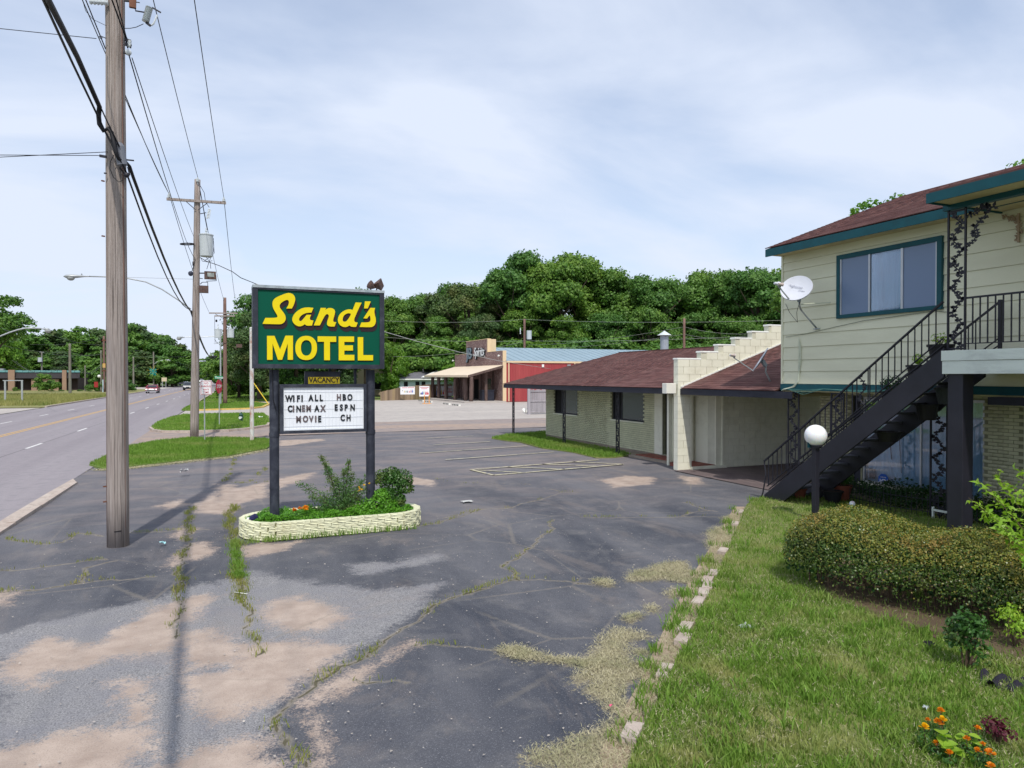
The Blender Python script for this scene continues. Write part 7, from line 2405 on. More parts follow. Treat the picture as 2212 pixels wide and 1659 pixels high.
for ch, xx in (('J', 866), ('B', 910)):
    p = z6f(xx, 622)
    put_text('sign_letter', ch, 2.0, MAT_JBB, JB, Matrix.Translation((JX - .12, p.y, p.z)) @ FACE_NX, extrude=.06, offset=.05, sx=1.15)
    put_text('sign_letter', ch, 1.9, MAT_JBG, JB, Matrix.Translation((JX - .22, p.y + .05, p.z)) @ FACE_NX, extrude=.02, offset=.02, sx=1.15)
p = z6f(1055, 590)
put_text('sign_script', 'Spirits', 1.45, MAT_JBB, JB, Matrix.Translation((JX - .10, p.y, p.z - .06)) @ FACE_NX, extrude=.05, offset=.06, sx=.98, shear=.35)
put_text('sign_script', 'Spirits', 1.45, MAT_JBW, JB, Matrix.Translation((JX - .20, p.y + .08, p.z)) @ FACE_NX, extrude=.02, offset=.012, sx=.98, shear=.35)
a, b = z6f(945, 640, .1), z6f(1130, 655, .1)
MB().bar(a, b, .05, .10).build('sign_swash', MAT_JBW, JB)
ic = empty('ice_chest', (27.9, 73.9, .14), 'dark green chest under the store canopy by the near corner', 'chest')
box('body', MAT_DARKF, ic, 27.2, 28.6, 73.4, 74.3, .14, 1.25); box('lid', MAT_DARKF, ic, 27.15, 28.65, 73.35, 74.35, 1.25, 1.35)

# parking blocks, black with white stripes
MAT_STRB = M('block_black', (.02, .02, .022), .7, bump=0); MAT_STRW = M('block_white', (.75, .74, .68), .7, bump=0)
pb = [((21.7, 79.5), (21.75, 77.9), 'striped parking block farthest left, by the plank fence'), ((21.45, 75.7), (21.7, 74.3), 'striped parking block behind the poster stand'), ((21.53, 69.4), (21.58, 67.6), 'striped parking block in front of the log posts, left of a pair'),
      ((21.46, 66.1), (21.56, 64.4), 'striped parking block in front of the log posts, right of a pair'), ((30.9, 66.5), (32.6, 66.0), 'striped parking block by the red metal wall'), ]
for a, b, lb in pb:
    a, b = Vector((*a, .012)), Vector((*b, .012))
    e = empty('parking_block', a, lb, 'parking block', 'parking blocks in front of the store')
    n = 8
    for k in range(n):
        p, q = a.lerp(b, k / n), a.lerp(b, (k + 1) / n)
        MB().bar(p + Vector((0, 0, .07)), q + Vector((0, 0, .07)), .18, .14).build('stripe', (MAT_STRB, MAT_STRW)[k % 2], e)
# plank fence with posters
MAT_PLANK = M('weathered_plank', (.30, .22, .15), .9, var=.3, scale=2, stretch=(1, 1, .1), bump=.3, piece=.28, dirt=(.42, .32, .14), dirt_amt=.5, dirt_scale=1)
MAT_PLANKG = M('grey_plank', (.33, .31, .33), .9, var=.3, scale=3, stretch=(1, 1, .1), bump=.4, piece=.15)
pf = empty('plank_fence', (17.7, 82.0, 0), 'weathered plank fence with dog-eared boards left of the brick store', 'fence')
zf = [(17.72, 82.0, 1.05), (20.44, 83.4, 1.55), (22.3, 84.2, 1.72), (25.2, 87.2, 1.85), (29.1, 90.2, 1.85)]
for (x0_, y0_, h0), (x1_, y1_, h1) in zip(zf[:-1], zf[1:]):
    L = math.hypot(x1_ - x0_, y1_ - y0_); n = int(L / .15)
    an = math.atan2(y1_ - y0_, x1_ - x0_)
    for k in range(n):
        u = (k + .5) / n; h = h0 + (h1 - h0) * u + random.uniform(-.03, .03)
        c = Vector((x0_ + (x1_ - x0_) * u, y0_ + (y1_ - y0_) * u, 0))
        m = MB(); w = .068
        dx_, dy_ = math.cos(an) * w, math.sin(an) * w
        m.slab([(c.x - dx_, c.y - dy_, 0), (c.x + dx_, c.y + dy_, 0), (c.x + dx_, c.y + dy_, h - .05), (c.x + dx_ * .6, c.y + dy_ * .6, h), (c.x - dx_ * .6, c.y - dy_ * .6, h), (c.x - dx_, c.y - dy_, h - .05)], (math.sin(an) * .02, -math.cos(an) * .02, 0))
        m.build('plank', MAT_PLANK, pf, fix=False)
MAT_POST = M('poster_white', (.82, .82, .84), .5, bump=0, var=.02)
cols = [(.02, .08, .45), (.55, .03, .05), (.65, .45, .05), (.05, .22, .08), (.30, .03, .12), (.6, .1, .1), (.02, .02, .05)]
pm_ = [M('poster_ink_%s' % n, c, .5, bump=0) for n, c in zip(('blue', 'red', 'gold', 'green', 'plum', 'scarlet', 'black'), cols)]
z7f = lambda x, y, u: atY((1130 + x / 7.373) / 1.3888, (1050 + y / 7.373) / 1.3888, u)


def poster(label, x0, y0, x1, y1, u, items, bars):
    a, b = z7f(x0, y0, u), z7f(x1, y1, u)
    e = empty('poster', (a.x, u, b.z), label, 'poster')
    box('sheet', MAT_POST, e, a.x, b.x, u, u + .03, b.z, a.z)
    for (x, ya, yb, w, k) in items:
        p, q = z7f(x - w, ya, u), z7f(x + w, yb, u)
        hh = p.z - q.z
        MB().box(p.x, q.x, u - .012, u - .004, q.z, q.z + hh * .62).box((p.x * .62 + q.x * .38), (p.x * .38 + q.x * .62), u - .012, u - .004, q.z + hh * .62, p.z).build('printed_bottle', pm_[k], e, fix=False)
    for (xa, xb, y) in bars:
        p, q = z7f(xa, y - 5, u), z7f(xb, y + 5, u)
        box('print_line', pm_[5], e, p.x, q.x, u - .008, u - .003, q.z, p.z)
    return e


poster('white poster with a row of seven small coloured bottles on the plank fence', 525, 812, 845, 980, 82.4, [(575, 885, 910, 6, 6), (613, 890, 940, 8, 2), (650, 885, 940, 8, 3), (685, 890, 942, 8, 6), (722, 895, 942, 8, 1), (760, 870, 940, 10, 4), (795, 868, 940, 10, 0)], [(560, 680, 835), (690, 830, 832)])
pst = poster('standing white poster with drinks printed on it, on orange legs', 945, 800, 1165, 1025, 70.9, [(980, 930, 985, 12, 6), (1010, 905, 985, 14, 0), (1045, 890, 980, 8, 3), (1085, 905, 990, 12, 1), (1115, 900, 985, 12, 5), (1140, 925, 985, 10, 1)], [(960, 1150, 830), (985, 1120, 858)])
MAT_ORG = M('orange_paint', (.75, .33, .07), .6, bump=0)
for x in (1060, 1160):
    a, b = z7f(x, 1000, 70.8), z7f(x, 1190, 70.8)
    MB().bar(a, (b.x, 70.8, 0), .07, .07).build('leg', MAT_ORG, pst)
    MB().bar((b.x - .25, 70.8, .03), (b.x + .25, 70.8, .03), .06, .06).build('foot', MAT_ORG, pst)
poster('wide white poster with a blue bottle seen between the log posts', 1270, 795, 1700, 1012, 88.0, [(1310, 840, 990, 18, 0), (1432, 840, 985, 10, 2), (1480, 890, 980, 20, 1)], [(1560, 1660, 860), (1590, 1640, 885), (1570, 1670, 915), (1570, 1665, 940)])
# grey board fence behind the low wing
gf = empty('board_fence', (21.3, 47.92, 0), 'grey weathered board fence section behind the far end of the low wing', 'fence')
box('post', MAT_PLANKG, gf, 21.36, 21.56, 47.9, 48.05, 0, 1.98)
for k in range(14):
    x = 21.60 + k * .155; h = 1.86 + .03 * math.sin(k * 2.2)
    MB().slab([(x, 47.98, .12), (x + .14, 47.98, .12), (x + .14, 47.98, h - .04), (x + .10, 47.98, h), (x + .04, 47.98, h), (x, 47.98, h - .04)], (0, .02, 0)).build('board', MAT_PLANKG, gf)
for z in (.15, .95, 1.68): box('rail', MAT_PLANKG, gf, 21.56, 23.8, 47.93, 47.975, z, z + .09)
litter(1140, 892, .8, 'crumpled white plastic sheet beside the grey board fence', 44, MAT_WHITEP, flat=.5)

# houses behind ---------------------------------------------------------
MAT_HCREAM = M('cream_clapboard', (.56, .48, .32), .7, var=.05, bump=0)
MAT_HBLUE = M('pale_blue_siding', (.48, .60, .66), .7, var=.05, bump=0)
MAT_HROOF = M('grey_shingle_far', (.15, .15, .17), .9, var=.2, scale=3, bump=0)
hc = empty('gable_house', (15.8, 103, 0), 'cream clapboard house with a steep gable seen below the motel sign', 'house')
a = atY(729, 812, 103); c = atY(772, 780, 103); b = atY(846, 815, 103)
hx0, hx1 = a.x + .3, b.x - .3
for k in range(17):
    z0_ = .1 + k * .17
    MB().box(hx0, hx1, 103 - .02, 103.1, z0_, z0_ + .16).build('clapboard', MAT_HCREAM, hc, fix=False)
mid = (hx0 + hx1) / 2; zt = a.z
MB().slab([(hx0, 103.02, zt), (hx1, 103.02, zt), (mid, 103.02, zt + 2.6)], (0, .1, 0)).build('gable', MAT_HCREAM, hc)
for k in range(11):
    z0_ = zt + .1 + k * .2; w = (hx1 - hx0) / 2 * (1 - (z0_ - zt + .2) / 2.6)
    if w > .2: MB().box(mid - w, mid + w, 102.98, 103.03, z0_, z0_ + .19).build('clapboard', MAT_HCREAM, hc, fix=False)
for s_ in (-1, 1):
    MB().slab([(mid, 102.6, zt + 2.75), (mid, 112, zt + 2.75), (mid + s_ * ((hx1 - hx0) / 2 + .5), 112, zt - .15), (mid + s_ * ((hx1 - hx0) / 2 + .5), 102.6, zt - .15)], (0, 0, .12)).build('roof', MAT_HROOF, hc)
    MB().bar((mid, 102.55, zt + 2.75), (mid + s_ * ((hx1 - hx0) / 2 + .5), 102.55, zt - .15), .06, .22).build('bargeboard', MAT_WHITEP, hc)
MB().box(hx0, hx1, 103.1, 112, 0, zt).build('walls', MAT_HCREAM, hc, fix=False)
for x in (hx0 + 1.0, hx1 - 2.4):
    w = box('window', MAT_WHITEP, hc, x, x + 1.3, 102.92, 102.99, .9, 2.3); box('pane', MAT_DARK, w, x + .1, x + 1.2, 102.9, 102.92, 1.0, 2.2)
hb = empty('ranch_house', (27, 99, 0), 'low pale blue house with grey hip roof behind the plank fence', 'house')
a = atY(853, 819, 99); b = atY(985, 820, 99)
rz = atY(905, 803.5, 103).z
MB().box(a.x + .6, b.x + 6, 99, 107, 0, a.z).build('walls', MAT_HBLUE, hb, fix=False)
MB().slab([(a.x, 98.4, a.z), (b.x + 6.5, 98.4, a.z), (b.x + 3, 103, rz), (a.x + 4.2, 103, rz)], (0, .02, .05)).build('roof', MAT_HROOF, hb)
MB().slab([(a.x, 98.4, a.z), (a.x + 4.2, 103, rz), (a.x, 107.6, a.z)], (0, 0, .05)).build('roof', MAT_HROOF, hb)
box('fascia', MAT_WHITEP, hb, a.x, b.x + 6.5, 98.33, 98.4, a.z - .12, a.z + .06)
MB().slab([(a.x + 3.6, 98.2, a.z + .25), (b.x + 6, 98.2, a.z + .25), (b.x + 6, 101.5, rz + .15), (a.x + 6.8, 101.5, rz + .15)], (0, 0, .05)).build('porch_roof', MAT_WHITEP, hb)
for x in (a.x + 1.3, a.x + 3.0, a.x + 3.9): w = box('window', MAT_DARK, hb, x, x + .55, 98.94, 99, .9, 2.1)
for x in (a.x + 9.0, a.x + 10.6): w = box('window', MAT_DARK, hb, x, x + 1.1, 98.94, 99, 1.5, 2.3)
MB().tube([atY(914, 803, 103) + Vector((0, 0, -.2)), atY(914, 797, 103) + Vector((0, 0, .5))], .09, 8).build('vent_pipe', MAT_WHITEP, hb)
dd_ = empty('far_dish', atY(868, 811, 99), 'small grey satellite dish at the left end of the blue house roof', 'satellite dish')
MB().lathe([(.02, 0), (.35, .06), (.42, .12)], org(dd_) + Vector((0, 0, .3)), 14, (-.5, -.5, .6)).build('reflector', MAT_GALV, dd_)
MB().tube([org(dd_), org(dd_) + Vector((0, 0, .35))], .04, 6).build('mast', MAT_GALV, dd_)

# brown building across the road ---------------------------------------
MAT_LBR = M('tan_brick_far', (.33, .22, .155), .85, var=.10, scale=1.5, bump=0, dirt=(.26, .17, .12), dirt_amt=.5, dirt_scale=4)
MAT_LDK = M('dark_mansard', (.025, .022, .026), .7, var=.2, bump=0)
MAT_LTQ = M('teal_metal_edge', (.16, .36, .37), .5, var=.15, bump=0)
LB = empty('office_building', (-40, 171, 0), 'low tan brick building with dark mansard and teal roof edge across the road', 'building')
box('walls', M('dark_recess', (.05, .035, .035), .9, bump=0), LB, -62, -26.6, 172.2, 186, 0, 2.6)
box('brick_wall', MAT_LBR, LB, -34.6, -29.85, 171, 172.2, -.1, 2.35)
box('brick_wall', MAT_LBR, LB, -62, -45.5, 171, 172.2, -.1, 2.35)
MB().slab([(-64, 170.6, 2.5), (-26.05, 170.6, 2.5), (-26.05, 171.2, 3.75), (-64, 171.2, 3.75)], (0, .3, 0)).build('mansard', MAT_LDK, LB)
for k in range(38):
    x = -64 + k * 1.0
    box('roof_edge_panel', MAT_LTQ, LB, x, x + .94, 171.0, 171.6, 3.72, 4.12)
box('flat_roof', MAT_LDK, LB, -64, -26.1, 171.6, 186, 3.6, 3.72)
box('soffit', MAT_LDK, LB, -64, -26.05, 170.9, 172.4, 2.42, 2.5)
for x, w in ((-29.1, .75), (-38.4, 1.1), (-48.5, 1.0), (-44.0, .5), (-42.8, .4)):
    box('brick_pier', MAT_LBR, LB, x, x + w, 170.3 if w > .6 else 171.4, 171.0 if w > .6 else 171.8, 0, 4.2 if w > .6 else 2.4)
for x in (-46.6, -41.6): box('roof_unit', MAT_GALV, LB, x, x + 1.6, 174, 175.5, 3.72, 4.5)

# frame of a missing sign, poles on the far side -------------------------
fs = empty('empty_sign_frame', (-20.3, 92.2, 0), 'empty metal frame of two posts and a top bar in the dry field', 'sign frame')
z0t = atY(10, 822, 92.2).z
a, b = atY(11, 822, 92.2), atY(47.5, 822, 92.2)
for x in (a.x, b.x): MB().bar((x, 92.2, 0), (x, 92.2, a.z), .16, .16).build('post', MAT_GALV, fs)
MB().bar((a.x - .2, 92.2, a.z), (b.x + .1, 92.2, a.z), .10, .10).build('top_bar', MAT_GALV, fs)
zl = lambda x, y, u: atY((x / 5.53) / 1.3888, (950 + y / 5.53) / 1.3888, u)
FP = [('greenish pole in the dry field left of the near utility pole', zl(1155, 0, 125).x, 125, zl(1163, 448, 125).z, .22, MAT_POLEG, 'utility_pole'),
      ('brown pole close to the left edge of the near utility pole', zl(1720, 0, 150).x, 150, zl(1690, 320, 150).z, .22, MAT_POLEB, 'utility_pole'),
      ('thin pole directly left of the brown pole across the road', zl(1672, 0, 152).x, 152, zl(1672, 560, 152).z, .16, MAT_POLEG, 'utility_pole'),
      ('pole with a small tank transformer rising behind the tan brick building', zl(688, 0, 190).x, 190, zl(660, 580, 190).z, .2, MAT_POLEG, 'utility_pole'),
      ('short pole above the bushes at the end of the tan brick building', zl(1406, 0, 160).x, 160, zl(1406, 810, 160).z, .14, MAT_POLEG, 'utility_pole')]
tops = []
for lb, x, y, h, r, mt, nm in FP:
    e = upole(lb, x, y, h, r, r * .75, mt)
    tops.append((x, y, h))
    if 'tank' in lb:
        MB().lathe([(.45, 0), (.45, 1.0)], zl(665, 750, 189.6), 12).build('transformer', MAT_TANK, e); MB().bar(zl(655, 585, 190), zl(730, 590, 190), .12, .12).build('crossarm', MAT_GALV, e)
x = atY(288.5, 850, 185).x; upole('grey pole right of the near utility pole across the road', x, 185, atY(290, 771, 185).z, .2, .15, MAT_POLEG); tops.append((x, 185, atY(290, 771, 185).z))
x = atY(382, 850, 260).x; upole('distant grey pole at the right end of the far treeline', x, 260, atY(382.5, 786, 260).z, .22, .16, MAT_POLEG)
bp = empty('banner_pole', (atY(332, 840, 209).x, 209, 0), 'street light pole carrying a teal banner across the road', 'street light')
bx_ = org(bp).x
MB().tube([(bx_, 209, 0), (bx_, 209, atY(331, 760, 209).z)], .17, 8).build('pole', MAT_POLEG, bp)
zz2 = lambda x, y, u: atY(x / 3.84, (750 + y / 2.765) / 1.3888, u)
MB().tube([zz2(1274, 950, 209), zz2(1300, 930, 209), zz2(1340, 915, 209), zz2(1380, 912, 209)], .07, 6).build('lamp_arm', MAT_GALV, bp)
lumi(bp, zz2(1405, 914, 209), zz2(1382, 912, 209), 3.2)
a, b = zz2(1242, 985, 208.6), zz2(1297, 1040, 208.6)
bn = box('banner', M('teal_banner', (.01, .26, .25), .6, bump=0, var=.15, scale=.4), bp, a.x, b.x, 208.6, 208.7, b.z, a.z)
m = MB()
for k in range(7):
    an = R(20 + k * 50); c = Vector(((a.x + b.x) / 2, 208.55, (a.z + b.z) / 2 + .3))
    m.bar(c + Vector((math.cos(an), 0, math.sin(an))) * .3, c + Vector((math.cos(an), 0, math.sin(an))) * 1.5, .05, .35, (0, 1, 0))
m.build('banner_emblem', M('yellow_print', (.55, .50, .08), .6, bump=0), bn, fix=False)['kind'] = 'stuff'
box('banner_print', M('white_print', (.7, .75, .72), .6, bump=0), bn, a.x + .8, b.x - .8, 208.52, 208.56, b.z + .35, b.z + .75)
ls = empty('street_light', (-24.2, 62, 0), 'street light arm reaching in from the left frame edge', 'street light')
MB().tube([(-24.2, 62, 0), (-24.2, 62, 7.2)], .12, 10).build('pole', MAT_GALV, ls)
MB().tube([(-24.2, 62, 5.2), zl(-150, 380, 62), zl(0, 325, 62), zl(150, 265, 62), zl(300, 215, 62), zl(420, 192, 62), zl(520, 190, 62), zl(690, 198, 62)], .05, 8).build('lamp_arm', MAT_GALV, ls, smooth=True)
lumi(ls, zl(835, 222, 62), zl(690, 200, 62), 1.5)
# wires of the far side
wires_far = [((-80, 440, 130), (1163, 585, 125)), ((1163, 585, 125), (1690, 610, 150)), ((660, 590, 190), (1690, 620, 150)), ((-80, 650, 130), (520, 915, 168)),
             ((200, 720, 140), (1160, 700, 125)), ((260, 735, 140), (1160, 735, 125)), ((900, 870, 150), (1160, 752, 125)), ((1163, 700, 125), (1690, 760, 150)), ((1163, 720, 125), (1690, 785, 150)), ((840, 300, 130), (1780, 470, 150)), ((0, 155, 120), (420, 185, 62)),
             ((1690, 470, 150), (2300, 560, 185)), ((1690, 610, 150), (3200, 650, 209)), ((2085, 880, 185), (2300, 780, 185)), ((2085, 930, 185), (2300, 800, 185)), ((500, 460, 135), (1690, 350, 150))]
MAT_WFAR = M('far_wire', (.10, .11, .10), .7, bump=0)
for k, (p, q) in enumerate(wires_far):
    wire('thin overhead wire among the poles across the road', [zl(*p), zl(*q)], .022, .5 if k not in (4, 5, 7, 8) else 2.0, mat=MAT_WFAR, group='thin overhead wires across the road')
# poles and wires in front of the wood
for lb, xt, yt, yb, dpt in (('brown pole with a small transformer behind the store roof', 1133, 689, 760, 98), ('brown pole behind the low wing roof, right of the vent pipe', 1478, 688, 757, 62), ('thin brown pole left of the store above the blue house', 894.5, 742, 810, 118)):
    a = atD(xt, yt, dpt)
    e = upole(lb, a.x, a.y, a.z, .19 if dpt > 70 else .13, .15 if dpt > 70 else .1, MAT_POLEB)
    if 'transformer' in lb:
        MB().lathe([(.35, 0), (.35, 1.2)], atD(1143, 733, 97.6), 12).build('transformer', MAT_TANK, e)
        MB().lathe([(.03, 0), (.09, .1), (.03, .2), (.09, .3), (.03, .4), (.09, .5), (.03, .9)], atD(1124, 722, 97.6), 8).build('cutout_insulator', MAT_PORC, e)
MAT_WWOOD = M('wire_before_wood', (.30, .33, .28), .6, bump=0)
for k, (a, b, c_, sg) in enumerate((((831, 693, 92), (1132, 690, 98), (1690, 692, 75), .3), ((828, 728, 92), (1134, 736, 98), (1690, 722, 70), .3), ((830, 770, 100), (990, 762, 98), (1134, 737, 98), .2), ((1133, 745, 98), (1478, 706, 62), (1690, 715, 50), .4), ((1133, 752, 98), (1478, 722, 62), (1690, 722, 50), .4))):
    wire('thin pale wire strung in front of the wood behind the store', [atD(*a), atD(*b), atD(*c_)], .016 if k < 3 else .011, sg, mat=MAT_WWOOD, group='thin wires in front of the wood')


# ------------------------------------------------------------------ cars
def car(label, loc, rz, paint, kind='sedan', name='parked_car', group=None, L=4.6, W=1.84, H=1.42, cat='car', lower=None):
    c = empty(name, loc, label, cat, group)
    prof = {'sedan': [(-2.3, .35), (-2.3, .62), (-2.2, .80), (-1.35, .92), (-.75, 1.36), (.65, 1.42), (1.35, 1.02), (2.15, .98), (2.3, .75), (2.3, .35)],
            'suv': [(-2.3, .40), (-2.32, .75), (-2.2, 1.02), (-1.30, 1.08), (-.75, 1.66), (1.75, 1.72), (2.15, 1.15), (2.3, 1.0), (2.3, .40)],
            'pickup': [(-2.6, .42), (-2.62, .85), (-2.5, 1.08), (-1.45, 1.14), (-.95, 1.74), (.55, 1.78), (.85, 1.15), (2.6, 1.13), (2.65, .9), (2.65, .42)]}[kind]
    top = max(z for _, z in prof)
    m = MB(); n = len(prof)
    rows = []
    for sx, ins in ((-1, 0), (1, 0)):
        for (y, z) in prof:
            tum = max(0, (z - .95)) * .20
            m.v.append((sx * (W / 2 - tum), y, z))
    m.f.append(tuple(range(n))); m.f.append(tuple(reversed(range(n, 2 * n))))
    for i in range(n): m.f.append((i, (i + 1) % n, n + (i + 1) % n, n + i))
    T = Matrix.Translation(loc) @ Matrix.Rotation(rz, 4, 'Z')

    def place(mb): mb.v = [tuple(T @ Vector(v)) for v in mb.v]; return mb
    place(m).build('body', paint, c, bevel=.06)
    g = glassmat('car_glass', (.02, .025, .03), .05, .1) if 'car_glass' not in bpy.data.materials else bpy.data.materials['car_glass']
    i_ws = {'sedan': (3, 4), 'suv': (3, 4), 'pickup': (3, 4)}[kind]; i_rw = {'sedan': (5, 6), 'suv': (5, 6), 'pickup': (5, 6)}[kind]
    for nm, (i, j) in (('windscreen', i_ws), ('rear_window', i_rw)):
        (ya, za), (yb, zb_) = prof[i], prof[j]
        nrm = Vector((0, -(zb_ - za), (yb - ya))).normalized() * .02
        if nrm.z < 0: nrm = -nrm
        ya2, za2, yb2, zb2 = ya * .9 + yb * .1, za * .9 + zb_ * .1, ya * .12 + yb * .88, za * .12 + zb_ * .88
        wa, wb = W / 2 - .16, W / 2 - .30
        mm_ = MB().slab([(-wa, ya2, za2), (wa, ya2, za2), (wb, yb2, zb2), (-wb, yb2, zb2)] if nm == 'windscreen' else [(-wb, ya2, za2), (wb, ya2, za2), (wa, yb2, zb2), (-wa, yb2, zb2)], nrm)
        place(mm_).build(nm, g, c)
    for s_ in (-1, 1):
        ys = (prof[3][0] + .35, prof[5][0] - .15)
        mm_ = MB().slab([(s_ * (W / 2 + .005), ys[0] - .1, 1.02), (s_ * (W / 2 + .005), ys[1] + .25, 1.02), (s_ * (W / 2 - .085), ys[1], top - .10), (s_ * (W / 2 - .085), prof[4][0] + .12, top - .10)], (s_ * .012, 0, 0))
        place(mm_).build('side_window', g, c)
        place(MB().box(s_ * (W / 2 - .42) - .17, s_ * (W / 2 - .42) + .17, -2.34 if kind != 'pickup' else -2.66, -2.26, .60, .74)).build('headlight', MAT_PORC, c, fix=False)
        place(MB().box(s_ * (W / 2 - .30) - .16, s_ * (W / 2 - .30) + .16, 2.27 if kind != 'pickup' else 2.63, 2.34 if kind != 'pickup' else 2.68, .72, .92)).build('tail_light', MAT_RED, c, fix=False)
        place(MB().box(s_ * (W / 2 + .10) - .07, s_ * (W / 2 + .10) + .07, -.95, -.80, .98, 1.12)).build('mirror', paint, c, fix=False)
        for y in (-1.42, 1.38):
            wv = MB().lathe([(.20, -.11), (.33, -.10), (.335, .10), (.20, .11)], (s_ * (W / 2 - .12), y, .335), 16, (1, 0, 0))
            ty = place(wv).build('wheel', MAT_DARK, c)
            place(MB().lathe([(.19, 0), (.17, .03)], (s_ * (W / 2 - .01) - (.0), y, .335), 10, (s_, 0, 0))).build('rim', MAT_GALV, ty)
    fy = -2.30 if kind != 'pickup' else -2.62
    place(MB().box(-W / 2 + .30, W / 2 - .30, fy - .05, fy + .05, .42, .60)).build('grille', MAT_DARK, c, fix=False)
    place(MB().box(-W / 2 + .02, W / 2 - .02, fy - .07, fy + .05, .30, .46)).build('bumper', lower or MAT_DARK, c, fix=False)
    place(MB().box(-W / 2 + .02, W / 2 - .02, -fy - .05, -fy + .07, .30, .50)).build('bumper', lower or MAT_DARK, c, fix=False)
    return c


MAT_CRED = M('maroon_car_paint', (.22, .012, .03), .25, .6, bump=0, var=.03); MAT_CDK = M('dark_grey_car_paint', (.06, .07, .085), .3, .6, bump=0, var=.03); MAT_CWH = M('white_car_paint', (.75, .76, .78), .3, .6, bump=0, var=.02); MAT_CSIL = M('silver_bumper', (.35, .36, .38), .4, bump=0)
p = G(330, 849.5)
car('maroon car with silver bumper driving towards the camera on the road', (atD(330, 814, 122).x, atD(330, 814, 122).y, .01), R(-2), MAT_CRED, 'sedan', 'car', lower=MAT_CSIL)
car('dark grey car driving away in the near lanes beyond the tall pole', (atD(407, 814, 148).x, atD(407, 814, 148).y, .01), R(-2), MAT_CDK, 'suv', 'car')
for lb, x, dpt, mt, kd, r in (('white pickup truck parked far away at the end of the treeline', 390, 225, MAT_CWH, 'pickup', 75), ('white car parked left of the far white pickup', 376, 240, MAT_CWH, 'sedan', 60), ('white van like car in the far parking lot under the trees', 364, 250, MAT_CWH, 'suv', 80), ('tiny white car far down the road', 436, 330, MAT_CWH, 'suv', -2), ('tiny silver car far down the road right of the white one', 452, 300, MAT_CSIL, 'sedan', -2)):
    q = atD(x, 814, dpt); car(lb, (q.x, q.y, .02), R(r), mt, kd)
bt = empty('box_truck', (atD(396, 814, 235).x, atD(396, 814, 235).y, 0), 'white box truck standing beyond the far parked cars', 'truck')
q = org(bt); box('cargo_box', MAT_CWH, bt, q.x - 1.2, q.x + 1.2, q.y, q.y + 6, .9, 3.3); box('cab', MAT_CWH, bt, q.x - 1.1, q.x + 1.1, q.y - 1.6, q.y - .05, .6, 2.4)
for dy in (-.8, 4.5):
    for dx in (-1.0, 1.0): MB().lathe([(.45, -.12), (.45, .12)], (q.x + dx, q.y + dy, .45), 12, (1, 0, 0)).build('wheel', MAT_DARK, bt)
rs = empty('roadside_board', (atY(362, 840, 205).x, 205, 0), 'small tan notice board on two posts by the far kerb', 'sign')
q = org(rs); a = zz2(1340, 1058, 205); b = zz2(1362, 1090, 205)
box('panel', MAT_HCREAM, rs, a.x, b.x + .6, 205, 205.1, b.z, a.z)
for x in (a.x + .2, b.x + .4): MB().bar((x, 205, 0), (x, 205, b.z), .12, .12).build('post', MAT_GALV, rs)
gs = empty('newspaper_box', (zl(1655, 1080, 148).x, 148, 0), 'pale post box and red stand at the foot of the brown pole', 'box')
q = org(gs); box('box', M('red_far', (.35, .03, .03), .6, bump=0), gs, q.x - .9, q.x - .3, 148, 148.5, .9, 1.9); MB().tube([(q.x + .5, 148, 0), (q.x + .5, 148, 2.3)], .1, 8).build('post', MAT_HBLUE, gs); MB().ball((q.x - .1, 148, 2.9), .28, 10, 8).build('globe', MAT_WHITEP, gs)
# ------------------------------------------------------------------ trees
MAT_T1 = leafmat('tree_leaves', (.06, .155, .026), (.13, .25, .045), (.19, .32, .06), .30, .5, .3, tone=.35, ob=.22)
MAT_T2 = leafmat('tree_leaves_grey', (.055, .115, .035), (.10, .165, .055), (.15, .16, .06), .28, .5, .25, tone=.35, ob=.15)
MAT_T3 = leafmat('tree_leaves_light', (.08, .20, .02), (.15, .30, .035), (.22, .36, .04), .4, .45, .3, tone=.5, ob=.1)
MAT_BARK = M('tree_bark', (.10, .075, .055), .9, var=.25, scale=4, bump=.4, bscale=20)


def crown_mesh(name, seed, Rr_, z0, z1, nb, nl, leaf, mat, spread=.85, bl=(.22, .38), sparse=0.0):
    """leaf clumps over a number of boughs inside an uneven envelope"""
    rg = np.random.default_rng(seed)
    H = z1 - z0
    Cs, Ns = [], []
    for k in range(nb):
        while True:
            v = rg.uniform(-1, 1, 3)
            r = np.linalg.norm(v)
            if r < 1 and r > .35: break
        # egg-shaped: widest below the middle
        cz = z0 + H * (.5 + .46 * v[2])
        wf = 1.0 - .45 * max(0, v[2]) ** 1.5
        c = np.array([v[0] * Rr_ * spread * wf, v[1] * Rr_ * spread * wf, cz])
        br_ = rg.uniform(*bl) * Rr_
        n = int(nl / nb * (br_ / (Rr_ * np.mean(bl))) ** 2)
        d_ = rg.normal(0, 1, (n, 3)); d_ /= np.linalg.norm(d_, axis=1)[:, None]
        d_ = d_[d_[:, 2] > rg.uniform(-.9, -.3)]
        rad = 1 - .42 * rg.uniform(0, 1, len(d_)) ** 1.3
        # frayed outline
        rad *= 1 + .22 * np.sin(d_[:, 0] * 7 + k) * np.cos(d_[:, 1] * 8 + k * 2) + .07 * rg.normal(0, 1, len(d_))
        p = c + d_ * np.array([1, 1, .72]) * br_ * rad[:, None]
        Cs.append(p); Ns.append(d_)
    C, N_ = np.concatenate(Cs), np.concatenate(Ns)
    if sparse:
        kp = rg.uniform(0, 1, len(C)) > sparse; C, N_ = C[kp], N_[kp]
    return leaves_mesh(name, C, N_, leaf, mat, seed, .65, .55, .25)


